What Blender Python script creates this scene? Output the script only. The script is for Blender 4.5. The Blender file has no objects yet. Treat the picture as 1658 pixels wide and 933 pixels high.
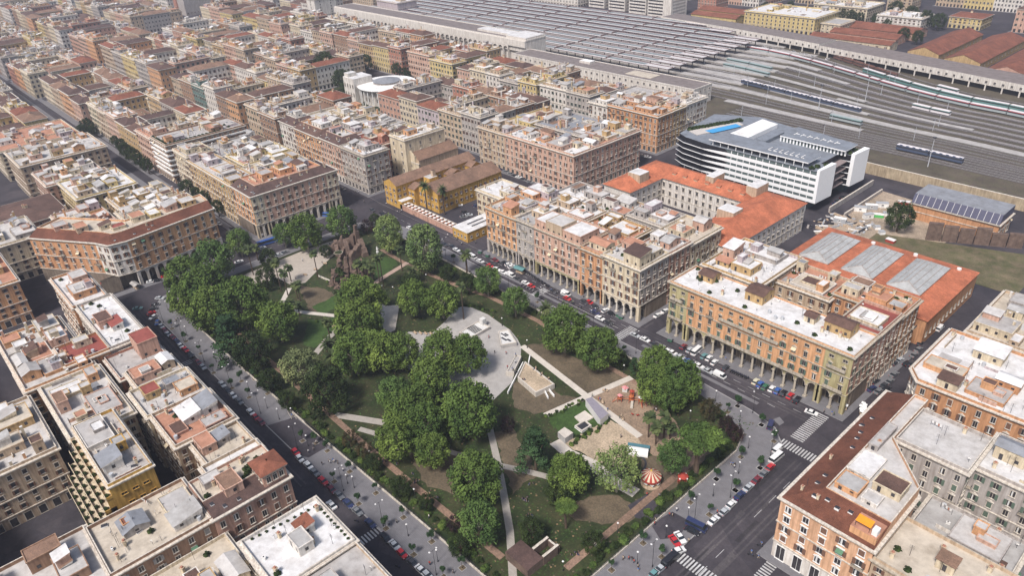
import bpy, math, random
from math import sin, cos, pi, radians, hypot, atan2, sqrt
from mathutils import Vector, Matrix
random.seed(7)
S = bpy.context.scene
COL = S.collection
# ---------------------------------------------------------------- camera
FPX, CX, CY, CAMZ = 1201.14, 829.0, 466.5, 170.0
RX, RY = (0.67480447, -0.34226519, 0.65382985), (0.73644148, 0.36978275, -0.56649331)
RZ = (-0.04788406, 0.86377964, 0.50158933)
cam = bpy.data.cameras.new("camera")
cam.sensor_width = 36.0
cam.lens = FPX / 1658.0 * 36.0
cam.clip_start, cam.clip_end = 1.0, 9000.0
cam_ob = bpy.data.objects.new("camera", cam)
cam_ob.matrix_world = Matrix((RX + (0,), RY + (0,), RZ + (CAMZ,), (0, 0, 0, 1)))
COL.objects.link(cam_ob)
S.camera = cam_ob
S.render.resolution_x, S.render.resolution_y = 1024, 577
# ---------------------------------------------------------------- world, sun, exposure
SUN_EL, SUN_AZ = radians(53), radians(-76)      # direction towards the sun: mostly -Y, a little +X
sdir = Vector((cos(SUN_EL) * cos(SUN_AZ), cos(SUN_EL) * sin(SUN_AZ), sin(SUN_EL)))
W = bpy.data.worlds.new("World"); S.world = W; W.use_nodes = True
nt = W.node_tree; bg = nt.nodes["Background"]
sky = nt.nodes.new("ShaderNodeTexSky"); sky.sky_type = 'NISHITA'; sky.sun_disc = False
sky.sun_elevation = SUN_EL; sky.sun_rotation = pi / 2 - SUN_AZ
sky.dust_density = 3.0; sky.air_density = 1.0; sky.ozone_density = 0.6
nt.links.new(sky.outputs[0], bg.inputs[0]); bg.inputs[1].default_value = 0.115
sun = bpy.data.lights.new("sun", 'SUN'); sun.energy = 3.5; sun.angle = radians(12); sun.color = (1.0, 0.955, 0.935)
sun_ob = bpy.data.objects.new("sun", sun)
sun_ob.rotation_euler = (-sdir).to_track_quat('-Z', 'Y').to_euler()
COL.objects.link(sun_ob)
S.view_settings.view_transform = 'Standard'; S.view_settings.look = 'None'
S.view_settings.gamma = 1.0; S.view_settings.exposure = 0.28
S.cycles.volume_bounces = 0; S.cycles.max_bounces = 4; S.cycles.diffuse_bounces = 2
S.cycles.glossy_bounces = 2; S.cycles.volume_step_rate = 10

# ---------------------------------------------------------------- helpers
def gp(px, py, z=0.0):
    """world point at height z seen at photo pixel (px, py)"""
    a, b = (px - CX) / FPX, -(py - CY) / FPX
    d = [r[0] * a + r[1] * b - r[2] for r in (RX, RY, RZ)]
    t = (z - CAMZ) / d[2]
    return (d[0] * t, d[1] * t)
def K(ox, oy, s):
    return lambda x, y: (ox + x / s, oy + y / s)
def pxm(x, y, z):
    """photo pixels per metre at a world point"""
    v = (x, y, z - CAMZ)
    return FPX / -(RX[2] * v[0] + RY[2] * v[1] + RZ[2] * v[2])

def rgb(h):
    return tuple(h)
MATS = {}
def M(name, col, var=0.12, scale=0.6, rough=0.9, kind='', col2=None, metal=0.0, spec=0.3, s2=None, fac=0.5):
    """procedural material: colour mottled by noise; kinds add grain of their own"""
    if name in MATS: return MATS[name]
    m = bpy.data.materials.new(name); m.use_nodes = True; MATS[name] = m
    n, l = m.node_tree.nodes, m.node_tree.links
    b = n["Principled BSDF"]; b.inputs["Roughness"].default_value = rough; b.inputs["Metallic"].default_value = metal
    b.inputs["Specular IOR Level"].default_value = spec
    if kind == 'flat':
        b.inputs["Base Color"].default_value = (*col, 1); return m
    tc = n.new("ShaderNodeTexCoord"); mp = n.new("ShaderNodeMapping"); l.new(tc.outputs["Object"], mp.inputs[0])
    nz = n.new("ShaderNodeTexNoise"); nz.inputs["Scale"].default_value = scale; nz.inputs["Detail"].default_value = 6
    nz.inputs["Roughness"].default_value = 0.65
    l.new(mp.outputs[0], nz.inputs["Vector"])
    r = n.new("ShaderNodeValToRGB")
    r.color_ramp.elements[0].position = 0.3; r.color_ramp.elements[1].position = 0.7
    c2 = col2 or tuple(min(1, c * (1 + var)) for c in col)
    c1 = tuple(c * (1 - var) for c in col)
    if col2: c1 = col
    r.color_ramp.elements[0].color = (*c1, 1); r.color_ramp.elements[1].color = (*c2, 1)
    l.new(nz.outputs["Fac"], r.inputs[0])
    out = r.outputs[0]
    def mul(fac_socket, lo, hi, p0=0.35, p1=0.65):
        nonlocal out
        rr = n.new("ShaderNodeValToRGB"); rr.color_ramp.elements[0].position = p0; rr.color_ramp.elements[1].position = p1
        rr.color_ramp.elements[0].color = (*lo, 1); rr.color_ramp.elements[1].color = (*hi, 1)
        l.new(fac_socket, rr.inputs[0])
        mx = n.new("ShaderNodeMix"); mx.data_type = 'RGBA'; mx.blend_type = 'MULTIPLY'; mx.inputs[0].default_value = 1
        l.new(out, mx.inputs[6]); l.new(rr.outputs[0], mx.inputs[7]); out = mx.outputs[2]
    def bump(sock, st, dist=0.1):
        bp = n.new("ShaderNodeBump"); bp.inputs["Strength"].default_value = st; bp.inputs["Distance"].default_value = dist
        l.new(sock, bp.inputs["Height"]); l.new(bp.outputs[0], b.inputs["Normal"])
    if kind == 'wall':
        m2 = n.new("ShaderNodeMapping"); m2.inputs["Scale"].default_value = (1.3, 1.3, 0.12); l.new(tc.outputs["Object"], m2.inputs[0])
        z2 = n.new("ShaderNodeTexNoise"); z2.inputs["Scale"].default_value = 1.1; z2.inputs["Detail"].default_value = 4
        l.new(m2.outputs[0], z2.inputs["Vector"]); mul(z2.outputs["Fac"], (0.70, 0.67, 0.65), (1.06, 1.06, 1.06))
    if kind == 'roof':
        z2 = n.new("ShaderNodeTexNoise"); z2.inputs["Scale"].default_value = 0.22; z2.inputs["Detail"].default_value = 8; z2.inputs["Roughness"].default_value = 0.75
        l.new(tc.outputs["Object"], z2.inputs["Vector"]); mul(z2.outputs["Fac"], (0.74, 0.72, 0.70), (1.04, 1.04, 1.04), 0.34, 0.58)
        z3 = n.new("ShaderNodeTexVoronoi"); z3.inputs["Scale"].default_value = 0.35; l.new(tc.outputs["Object"], z3.inputs["Vector"])
        mul(z3.outputs["Distance"], (0.86, 0.85, 0.84), (1, 1, 1), 0.0, 0.35)
    if kind == 'tile':
        z2 = n.new("ShaderNodeTexNoise"); z2.inputs["Scale"].default_value = 3.5; z2.inputs["Detail"].default_value = 5; z2.inputs["Roughness"].default_value = 0.8
        l.new(tc.outputs["Object"], z2.inputs["Vector"]); mul(z2.outputs["Fac"], (0.62, 0.6, 0.6), (1.35, 1.3, 1.25), 0.3, 0.7)
        z5 = n.new("ShaderNodeTexNoise"); z5.inputs["Scale"].default_value = .13; z5.inputs["Detail"].default_value = 8; z5.inputs["Roughness"].default_value = .7
        l.new(tc.outputs["Object"], z5.inputs["Vector"]); mul(z5.outputs["Fac"], (.72, .74, .76), (1.14, 1.14, 1.16), .38, .62)
        wv = n.new("ShaderNodeTexWave"); wv.inputs["Scale"].default_value = 1.1; wv.inputs["Distortion"].default_value = 1.0
        l.new(tc.outputs["Object"], wv.inputs["Vector"]); bump(wv.outputs["Fac"], 0.5, 0.12)
    if kind == 'paving':
        br = n.new("ShaderNodeTexBrick"); br.inputs["Scale"].default_value = 0.5; br.inputs["Mortar Size"].default_value = 0.012
        br.inputs["Color1"].default_value = (1, 1, 1, 1); br.inputs["Color2"].default_value = (0.86, 0.85, 0.84, 1); br.inputs["Mortar"].default_value = (0.6, 0.58, 0.56, 1)
        l.new(tc.outputs["Object"], br.inputs["Vector"])
        mx = n.new("ShaderNodeMix"); mx.data_type = 'RGBA'; mx.blend_type = 'MULTIPLY'; mx.inputs[0].default_value = 0.6
        l.new(out, mx.inputs[6]); l.new(br.outputs["Color"], mx.inputs[7]); out = mx.outputs[2]
    if kind in ('road', 'soil'):
        z2 = n.new("ShaderNodeTexNoise"); z2.inputs["Scale"].default_value = 0.06; z2.inputs["Detail"].default_value = 9; z2.inputs["Roughness"].default_value = 0.7
        l.new(tc.outputs["Object"], z2.inputs["Vector"])
        mul(z2.outputs["Fac"], (0.7, 0.7, 0.72) if kind == 'road' else (0.72, 0.72, 0.7), (1.25, 1.22, 1.2))
        z4 = n.new("ShaderNodeTexNoise"); z4.inputs["Scale"].default_value = 1.6; z4.inputs["Detail"].default_value = 7; z4.inputs["Roughness"].default_value = .8; l.new(tc.outputs["Object"], z4.inputs["Vector"])
        mul(z4.outputs["Fac"], (.8, .8, .8) if kind == 'road' else (.6, .62, .6), (1.12, 1.1, 1.1) if kind == 'road' else (1.35, 1.3, 1.25), .36, .64)
        if kind == 'road':
            vo = n.new("ShaderNodeTexVoronoi"); vo.inputs["Scale"].default_value = .11; l.new(tc.outputs["Object"], vo.inputs["Vector"]); sp_ = n.new("ShaderNodeSeparateColor"); l.new(vo.outputs["Color"], sp_.inputs[0]); mul(sp_.outputs[0], (.82, .82, .84), (1.16, 1.14, 1.12), .1, .9)
        z3 = n.new("ShaderNodeTexNoise"); z3.inputs["Scale"].default_value = 6; l.new(tc.outputs["Object"], z3.inputs["Vector"]); bump(z3.outputs["Fac"], 0.3, 0.05)
    if kind == 'leaf':
        z2 = n.new("ShaderNodeTexNoise"); z2.inputs["Scale"].default_value = 0.45; l.new(tc.outputs["Object"], z2.inputs["Vector"])
        mul(z2.outputs["Fac"], (0.55, 0.62, 0.55), (1.45, 1.32, 1.1))
        oi = n.new("ShaderNodeObjectInfo"); mul(oi.outputs["Random"], (0.8, 0.84, 0.82), (1.18, 1.1, 1.0), 0.0, 1.0)
        b.inputs["Subsurface Weight"].default_value = 0.0
    if kind == 'brick':
        br = n.new("ShaderNodeTexBrick"); br.inputs["Scale"].default_value = 1.6
        br.inputs["Color1"].default_value = (1, 1, 1, 1); br.inputs["Color2"].default_value = (0.75, 0.7, 0.66, 1); br.inputs["Mortar"].default_value = (0.8, 0.76, 0.72, 1)
        l.new(tc.outputs["Object"], br.inputs["Vector"])
        mx = n.new("ShaderNodeMix"); mx.data_type = 'RGBA'; mx.blend_type = 'MULTIPLY'; mx.inputs[0].default_value = 0.7
        l.new(out, mx.inputs[6]); l.new(br.outputs["Color"], mx.inputs[7]); out = mx.outputs[2]
        bump(nz.outputs["Fac"], 0.6, 0.2)
    l.new(out, b.inputs["Base Color"])
    return m

WALLC = {  # plaster colours of the houses
 'ochre': (0.50, 0.345, 0.17), 'pink': (0.56, 0.36, 0.27), 'cream': (0.62, 0.53, 0.38), 'orange': (0.53, 0.28, 0.145), 'brown': (0.33, 0.205, 0.135),
 'grey': (0.41, 0.375, 0.345), 'white': (0.68, 0.64, 0.58), 'yellow': (0.60, 0.47, 0.21), 'rose': (0.52, 0.315, 0.235), 'tan': (0.50, 0.385, 0.27),
 'red': (0.42, 0.20, 0.14), 'lilac': (0.48, 0.41, 0.42), 'peach': (0.66, 0.40, 0.245), 'teal': (0.13, 0.20, 0.18), 'olive': (0.42, 0.37, 0.20), 'mustard': (0.56, 0.34, 0.085), 'apricot': (0.62, 0.345, 0.18)}
def wall(c): return M('plaster_' + c, WALLC[c], 0.1, 0.8, kind='wall')
ROOFC = {'terrace': (0.49, 0.47, 0.445), 'pale': (0.63, 0.62, 0.605), 'greyroof': (0.38, 0.37, 0.355), 'terracotta': (0.43, 0.22, 0.145), 'redroof': (0.26, 0.075, 0.06), 'sand': (0.50, 0.44, 0.355), 'lead': (0.24, 0.25, 0.27), 'beige': (0.40, 0.38, 0.36)}
TILEC = {'rustbrown': (0.145, 0.058, 0.036), 'browntile': (0.125, 0.076, 0.060), 'redtile': (0.22, 0.085, 0.052), 'orangetile': (0.46, 0.155, 0.08), 'darktile': (0.10, 0.064, 0.055), 'dulltile': (0.23, 0.145, 0.10)}
def roofm(c):
    if c in TILEC: return M(c, TILEC[c], 0.2, 0.7, kind='tile')
    return M('roof_' + c, ROOFC[c], 0.1, 0.5, kind='roof')
STONE = M('pale_stone', (0.60, 0.55, 0.47), 0.1, 0.8, kind='wall')
TRAV = M('weathered_travertine', (0.44, 0.39, 0.31), 0.12, 0.9, kind='wall')
GLASS = M('dark_window_glass', (0.045, 0.042, 0.045), 0.4, 0.3, rough=0.15, spec=0.5)
SHUT_B = M('brown_shutter_paint', (0.17, 0.095, 0.065), 0.2, 3)
SHUT_G = M('green_shutter_paint', (0.10, 0.14, 0.105), 0.2, 3)
SHUT_Y = M('grey_shutter_paint', (0.27, 0.255, 0.24), 0.2, 3)
LACE = M('white_curtain', (0.6, 0.6, 0.58), 0.1, 3)
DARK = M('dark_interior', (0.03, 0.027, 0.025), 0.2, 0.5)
WHITE = M('white_paint', (0.78, 0.77, 0.74), 0.06, 0.6, kind='roof')
IRON = M('dark_iron', (0.035, 0.035, 0.04), 0.2, 2, rough=0.6)

JOIN = [None]
class Spot:
    def __init__(s, loc): s.location = Vector(loc)
class MB:
    """collects faces with material slots and links them as ONE mesh object"""
    def __init__(s): s.v = []; s.f = []; s.m = []; s.ms = []
    def mi(s, m):
        if m not in s.ms: s.ms.append(m)
        return s.ms.index(m)
    def face(s, pts, m):
        i = len(s.v); s.v.extend(pts); s.f.append(tuple(range(i, i + len(pts)))); s.m.append(s.mi(m))
    def box(s, x0, x1, y0, y1, z0, z1, m, top=None, bottom=False):
        a = [(x0, y0), (x1, y0), (x1, y1), (x0, y1)]
        s.prism(a, z0, z1, m, top or m, bottom)
    def prism(s, p, z0, z1, m, top=None, bottom=False):
        n = len(p)
        for i in range(n):
            a, b = p[i], p[(i + 1) % n]
            s.face([(a[0], a[1], z0), (b[0], b[1], z0), (b[0], b[1], z1), (a[0], a[1], z1)], m)
        if top is not False: s.face([(q[0], q[1], z1) for q in p], top or m)
        if bottom: s.face([(q[0], q[1], z0) for q in reversed(p)], m)
    def obox(s, c, ang, lx, ly, z0, z1, m, top=None):
        ca, sa = cos(ang), sin(ang)
        p = [(c[0] + ca * x - sa * y, c[1] + sa * x + ca * y) for x, y in ((-lx, -ly), (lx, -ly), (lx, ly), (-lx, ly))]
        s.prism(p, z0, z1, m, top)
    def cyl(s, x, y, r0, z0, r1, z1, m, n=8, top=True):
        for i in range(n):
            a, b = 2 * pi * i / n, 2 * pi * (i + 1) / n
            s.face([(x + r0 * cos(a), y + r0 * sin(a), z0), (x + r0 * cos(b), y + r0 * sin(b), z0), (x + r1 * cos(b), y + r1 * sin(b), z1), (x + r1 * cos(a), y + r1 * sin(a), z1)], m)
        if top: s.face([(x + r1 * cos(2 * pi * i / n), y + r1 * sin(2 * pi * i / n), z1) for i in range(n)], m)
    def tube(s, p, q, r, m, n=6, r2=None):
        p, q = Vector(p), Vector(q); d = (q - p).normalized(); r2 = r if r2 is None else r2
        u = d.orthogonal().normalized(); w = d.cross(u)
        A = [p + (u * cos(2 * pi * i / n) + w * sin(2 * pi * i / n)) * r for i in range(n)]
        B = [q + (u * cos(2 * pi * i / n) + w * sin(2 * pi * i / n)) * r2 for i in range(n)]
        for i in range(n):
            j = (i + 1) % n; s.face([tuple(A[i]), tuple(A[j]), tuple(B[j]), tuple(B[i])], m)
        s.face([tuple(x) for x in B], m)
    def ring(s, po, pi_, z0, z1, m, top=None):
        """closed band between outline po (outside) and pi_ (inside)"""
        n = len(po)
        for i in range(n):
            j = (i + 1) % n; a, b, c, d = po[i], po[j], pi_[j], pi_[i]
            s.face([(*a, z0), (*b, z0), (*b, z1), (*a, z1)], m)
            s.face([(*a, z1), (*b, z1), (*c, z1), (*d, z1)], top or m)
            s.face([(*c, z0), (*d, z0), (*d, z1), (*c, z1)], m)
            s.face([(*d, z0), (*c, z0), (*b, z0), (*a, z0)], m)
    def mesh(s, name):
        me = bpy.data.meshes.new(name); me.from_pydata(s.v, [], s.f)
        for m in s.ms: me.materials.append(m)
        me.polygons.foreach_set("material_index", s.m); me.update(); return me
    def build(s, name, parent=None, loc=(0, 0, 0), kind=None, label=None):
        if JOIN[0] is not None:
            j = JOIN[0]; ox, oy = (parent.location.x, parent.location.y) if parent else (0, 0); k = len(j.v)
            j.v.extend((x + ox + loc[0], y + oy + loc[1], z + loc[2]) for x, y, z in s.v); j.f.extend(tuple(i + k for i in f) for f in s.f); mp = [j.mi(m) for m in s.ms]; j.m.extend(mp[i] for i in s.m); return None
        return put(name, s.mesh(name), parent, loc, kind=kind, label=label)
def put(name, me, parent=None, loc=(0, 0, 0), rz=0.0, kind=None, label=None, sc=None):
    if JOIN[0] is not None: return None
    o = bpy.data.objects.new(name, me); COL.objects.link(o); o.location = loc
    if rz: o.rotation_euler = (0, 0, rz)
    if sc: o.scale = sc if isinstance(sc, tuple) else (sc, sc, sc)
    if parent: o.parent = parent
    if kind: o['kind'] = kind
    if label: o['label'] = label
    return o
def thing(name, label, cat, loc, rz=0.0, group=None, me=None, sc=None):
    if JOIN[0] is not None: return Spot(loc)
    o = put(name, me, None, loc, rz, sc=sc); o['label'] = label; o['category'] = cat
    if group: o['group'] = group
    return o
def struct(name, mb, loc=(0, 0, 0)): return mb.build(name, None, loc, kind='structure')
ORD = ['first', 'second', 'third', 'fourth', 'fifth', 'sixth', 'seventh', 'eighth', 'ninth', 'tenth', 'eleventh', 'twelfth', 'thirteenth', 'fourteenth', 'fifteenth', 'sixteenth', 'seventeenth', 'eighteenth', 'nineteenth', 'twentieth']
def nth(i):
    if i < 20: return ORD[i]
    t = ['twenty', 'thirty', 'forty', 'fifty', 'sixty', 'seventy', 'eighty', 'ninety'][(i + 1) // 10 - 2]
    return t + '-' + ORD[(i + 1) % 10 - 1] if (i + 1) % 10 else t[:-1] + 'ieth'

def offset(p, d):
    """polygon p (counter-clockwise) with edge i moved inwards by d[i]"""
    n = len(p); d = d if isinstance(d, (list, tuple)) else [d] * n
    L = []
    for i in range(n):
        a, b = p[i], p[(i + 1) % n]; dx, dy = b[0] - a[0], b[1] - a[1]; l = hypot(dx, dy) or 1e-6; dx /= l; dy /= l
        L.append((a[0] - dy * d[i], a[1] + dx * d[i], dx, dy))
    out = []
    for i in range(n):
        x1, y1, ax, ay = L[i - 1]; x2, y2, bx, by = L[i]; den = ax * by - ay * bx
        if abs(den) < 1e-5: out.append((x2, y2)); continue
        t = ((x2 - x1) * by - (y2 - y1) * bx) / den
        out.append((x1 + ax * t, y1 + ay * t))
    return out
def rect(x0, x1, y0, y1): return [(x0, y0), (x1, y0), (x1, y1), (x0, y1)]

# window of a facade: x along the wall, -y outwards, z up from the sill
WIN = {}
def win_mesh(w, h, kind='plain', shut=None, frame=STONE, ajar=0):
    k = (round(w, 2), round(h, 2), kind, shut.name if shut else '', frame.name, ajar)
    if k in WIN: return WIN[k]
    b = MB(); f = 0.16
    b.face([(-w / 2, -0.03, 0), (w / 2, -0.03, 0), (w / 2, -0.03, h), (-w / 2, -0.03, h)], GLASS)
    b.box(-0.04, 0.04, -0.07, -0.03, 0, h, LACE if ajar == 2 else frame)
    if ajar == 1:  # one light curtain leaf
        b.face([(-w * .28, -0.05, 0.1), (w * .02, -0.05, 0.1), (w * .02, -0.05, h - .1), (-w * .28, -0.05, h - .1)], LACE)
    b.box(-w / 2 - f, -w / 2, -0.14, 0, 0, h, frame); b.box(w / 2, w / 2 + f, -0.14, 0, 0, h, frame)
    b.box(-w / 2 - f, w / 2 + f, -0.14, 0, h, h + f, frame)
    b.box(-w / 2 - f - .08, w / 2 + f + .08, -0.28, 0, -0.16, 0, frame, bottom=True)
    if kind == 'hood': b.box(-w / 2 - .35, w / 2 + .35, -0.4, 0, h + .35, h + .52, frame, bottom=True)
    if kind == 'pediment':
        x, z = w / 2 + .4, h + .3
        for a in (((-x, 0, z), (x, 0, z), (x, -.38, z), (-x, -.38, z)), ((-x, -.38, z), (x, -.38, z), (0, -.38, z + .65)), ((x, -.38, z), (x, 0, z), (0, 0, z + .65), (0, -.38, z + .65)), ((-x, 0, z), (-x, -.38, z), (0, -.38, z + .65), (0, 0, z + .65))):
            b.face(list(a), frame)
    if kind == 'arch':
        n = 8; r0, r1 = w / 2, w / 2 + f
        for i in range(n):
            a, c = pi * i / n, pi * (i + 1) / n
            b.face([(r0 * cos(a), -.03, h + r0 * sin(a)), (r0 * cos(c), -.03, h + r0 * sin(c)), (0, -.03, h)], GLASS)
            b.face([(r0 * cos(a), -.14, h + r0 * sin(a)), (r1 * cos(a), -.14, h + r1 * sin(a)), (r1 * cos(c), -.14, h + r1 * sin(c)), (r0 * cos(c), -.14, h + r0 * sin(c))], frame)
    if shut:
        sw = w * .5
        if ajar == 3: b.box(-w / 2 + .03, w / 2 - .03, -0.1, -0.05, 0.03, h - .03, shut)
        else:
            b.box(-w / 2 - f - sw, -w / 2 - .02, -0.22, -0.16, 0.02, h - .02, shut)
            b.box(w / 2 + .02, w / 2 + f + sw, -0.22, -0.16, 0.02, h - .02, shut)
    WIN[k] = b.mesh('window'); return WIN[k]
def far_window(b, P, d, nrm, x, z, w, h, shut, frame, rich):
    """one window added to a joined mesh, on the wall line P + d*x"""
    def pt(u, o, zz): return (P[0] + d[0] * u + nrm[0] * o, P[1] + d[1] * u + nrm[1] * o, zz)
    if rich:
        for (u0, u1, z0, z1) in ((x - w / 2 - .18, x - w / 2, z, z + h), (x + w / 2, x + w / 2 + .18, z, z + h), (x - w / 2 - .25, x + w / 2 + .25, z + h, z + h + .25), (x - w / 2 - .25, x + w / 2 + .25, z - .2, z)):
            b.face([pt(u0, .12, z0), pt(u1, .12, z0), pt(u1, .12, z1), pt(u0, .12, z1)], frame)
            b.face([pt(u0, .12, z1), pt(u1, .12, z1), pt(u1, 0, z1), pt(u0, 0, z1)], frame)
    b.face([pt(x - w / 2, .04, z), pt(x + w / 2, .04, z), pt(x + w / 2, .04, z + h), pt(x - w / 2, .04, z + h)], GLASS)
    if shut:
        for s in (-1, 1):
            u0, u1 = sorted((x + s * (w / 2), x + s * (w / 2 + w * .48)))
            b.face([pt(u0, .15, z), pt(u1, .15, z), pt(u1, .15, z + h), pt(u0, .15, z + h)], shut)

ARCH = {}
def arch_mesh(w, H, m, col, round_col=True, flat=False, depth=1.1):
    """one bay of a portico: half piers or columns at both ends, arch (or beam) between; x along, -y out"""
    k = (round(w, 2), round(H, 2), m.name, col.name, round_col, flat)
    if k in ARCH: return ARCH[k]
    b = MB(); pw = 0.55; r = w / 2 - pw; sp = H - r - 1.0
    if flat: sp = H - 1.3
    for s in (-1, 1):
        x = s * (w / 2)
        if not round_col: b.box(min(x, x - s * pw), max(x, x - s * pw), -0.15, depth, 0, sp, col)
    if round_col:
        b.box(-w / 2 - .6, -w / 2 + .6, -.2, depth + .1, 0, .7, col); b.cyl(-w / 2, depth / 2 - .05, .48, .7, .42, sp - .4, col, 10, False); b.box(-w / 2 - .6, -w / 2 + .6, -.15, depth, sp - .4, sp, col, bottom=True)
    if flat: b.box(-w / 2, w / 2, 0, depth, sp, H, m, bottom=True)
    else:
        n = 8; R = r
        pts = [(-R * cos(pi * i / n), sp + R * sin(pi * i / n)) for i in range(n + 1)]
        pts = [(-w / 2, sp)] + pts + [(w / 2, sp)] if round_col else [(-w / 2, sp)] + pts + [(w / 2, sp)]
        for i in range(len(pts) - 1):
            (x0, z0), (x1, z1) = pts[i], pts[i + 1]
            b.face([(x0, 0, z0), (x1, 0, z1), (x1, 0, H), (x0, 0, H)], m)
            b.face([(x0, depth, z0), (x1, depth, z1), (x1, 0, z1), (x0, 0, z0)], m)
        for i in range(1, n + 1):   # raised archivolt
            a, c = pi * (i - 1) / n, pi * i / n
            q = lambda R_, t: (-R_ * cos(t), -.1, sp + R_ * sin(t))
            b.face([q(R, a), q(R, c), q(R + .35, c), q(R + .35, a)], col)
    ARCH[k] = b.mesh('arch'); return ARCH[k]

def seen(n_):
    """does a wall with outward normal n_ face the side the pictures are taken from"""
    return n_[0] * 0.75 - n_[1] * 0.66 > 0.08
def shrub_mesh():
    b = MB(); rnd = random.Random(3)
    for _ in range(60):
        a, e, r = rnd.uniform(0, 6.28), rnd.uniform(0, 1.5), rnd.uniform(.6, 1)
        c = Vector((r * cos(a) * cos(e), r * sin(a) * cos(e), .2 + r * sin(e) * .8)); u = Vector((rnd.gauss(0, 1), rnd.gauss(0, 1), rnd.gauss(0, 1))).normalized() * .25; v = c.cross(u).normalized() * .25
        b.face([tuple(c - u - v), tuple(c + u - v), tuple(c + u + v), tuple(c - u + v)], LEAFD)
    return b.mesh('terrace_plant')
LEAFD = M('dark_leaf', (0.030, 0.050, 0.016), 0.35, 1.2, kind='leaf', spec=0.2)
SMALL = {}
def small(kind):
    if kind in SMALL: return SMALL[kind]
    b = MB()
    if kind == 'chimney':
        b.box(-.45, .45, -.35, .35, 0, 1.7, wall('cream')); b.box(-.6, .6, -.5, .5, 1.7, 1.85, wall('tan'), bottom=True); b.box(-.3, .3, -.25, .25, 1.85, 2.2, wall('red'))
    elif kind == 'satellite_dish':
        b.tube((0, 0, 0), (0, 0, 1.3), .05, IRON, 4); n = 10
        for i in range(n):
            a, c = 2 * pi * i / n, 2 * pi * (i + 1) / n
            b.face([(0, .12, 1.5), (.38 * cos(a), -.03, 1.5 + .38 * sin(a)), (.38 * cos(c), -.03, 1.5 + .38 * sin(c))], WHITE)
        b.tube((0, 0, 1.3), (0, -.45, 1.45), .03, IRON, 4)
    elif kind == 'aerial':
        b.tube((0, 0, 0), (0, 0, 3.6), .05, IRON, 4)
        for z in (2.6, 3.0, 3.4): b.tube((-.6, 0, z), (.6, 0, z), .03, IRON, 4)
    elif kind == 'water_tank':
        b.cyl(0, 0, .6, 0, .6, 1.3, M('galvanised_tank', (.45, .46, .47), .1, 2, rough=.5), 10)
    elif kind == 'terrace_plant': SMALL[kind] = shrub_mesh(); return SMALL[kind]
    elif kind == 'balcony':
        b.box(-1.5, 1.5, -1.1, 0, -.12, .02, TRAV, bottom=True)
        for i in range(13): b.box(-1.47 + i * .24, -1.43 + i * .24, -1.08, -1.04, 0, .95, IRON)
        for x in (-1.45, 1.45):
            for y in (-.35, -.7): b.box(x - .02, x + .02, y - .02, y + .02, 0, .95, IRON)
        b.box(-1.5, 1.5, -1.1, -1.04, .92, 1.0, IRON)
    elif kind.startswith('awning'):
        m_ = M(kind, (.10, .2, .12) if 'green' in kind else (.6, .5, .34), .05, 1); b.face([(-.9, -1.1, 0), (.9, -1.1, 0), (.9, -.1, .7), (-.9, -.1, .7)], m_); b.face([(-.9, -1.1, -.2), (.9, -1.1, -.2), (.9, -1.1, 0), (-.9, -1.1, 0)], m_)
    elif kind == 'air_conditioner':
        b.box(-.5, .5, -.25, .25, .1, .85, WHITE); b.cyl(-.1, 0, .2, .85, .2, .9, IRON, 8)
    elif kind == 'washing_line':
        for x in (-1.6, 1.6): b.tube((x, 0, 0), (x, 0, 1.8), .04, IRON, 4)
        for i, m_ in enumerate((WHITE, SHUT_Y, WHITE, wall('red'), WHITE)): b.face([(-1.4 + i * .56, 0, .8), (-.95 + i * .56, 0, .8), (-.95 + i * .56, 0, 1.7), (-1.4 + i * .56, 0, 1.7)], m_)
    elif kind == 'skylight':
        b.box(-.6, .6, -.8, .8, 0, .4, WHITE, GLASS)
    elif kind == 'parasol':
        b.tube((0, 0, 0), (0, 0, 2.4), .05, IRON, 4); b.cyl(0, 0, 1.5, 2.1, .05, 2.7, WHITE, 8, False)
    SMALL[kind] = b.mesh(kind); return SMALL[kind]

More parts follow.
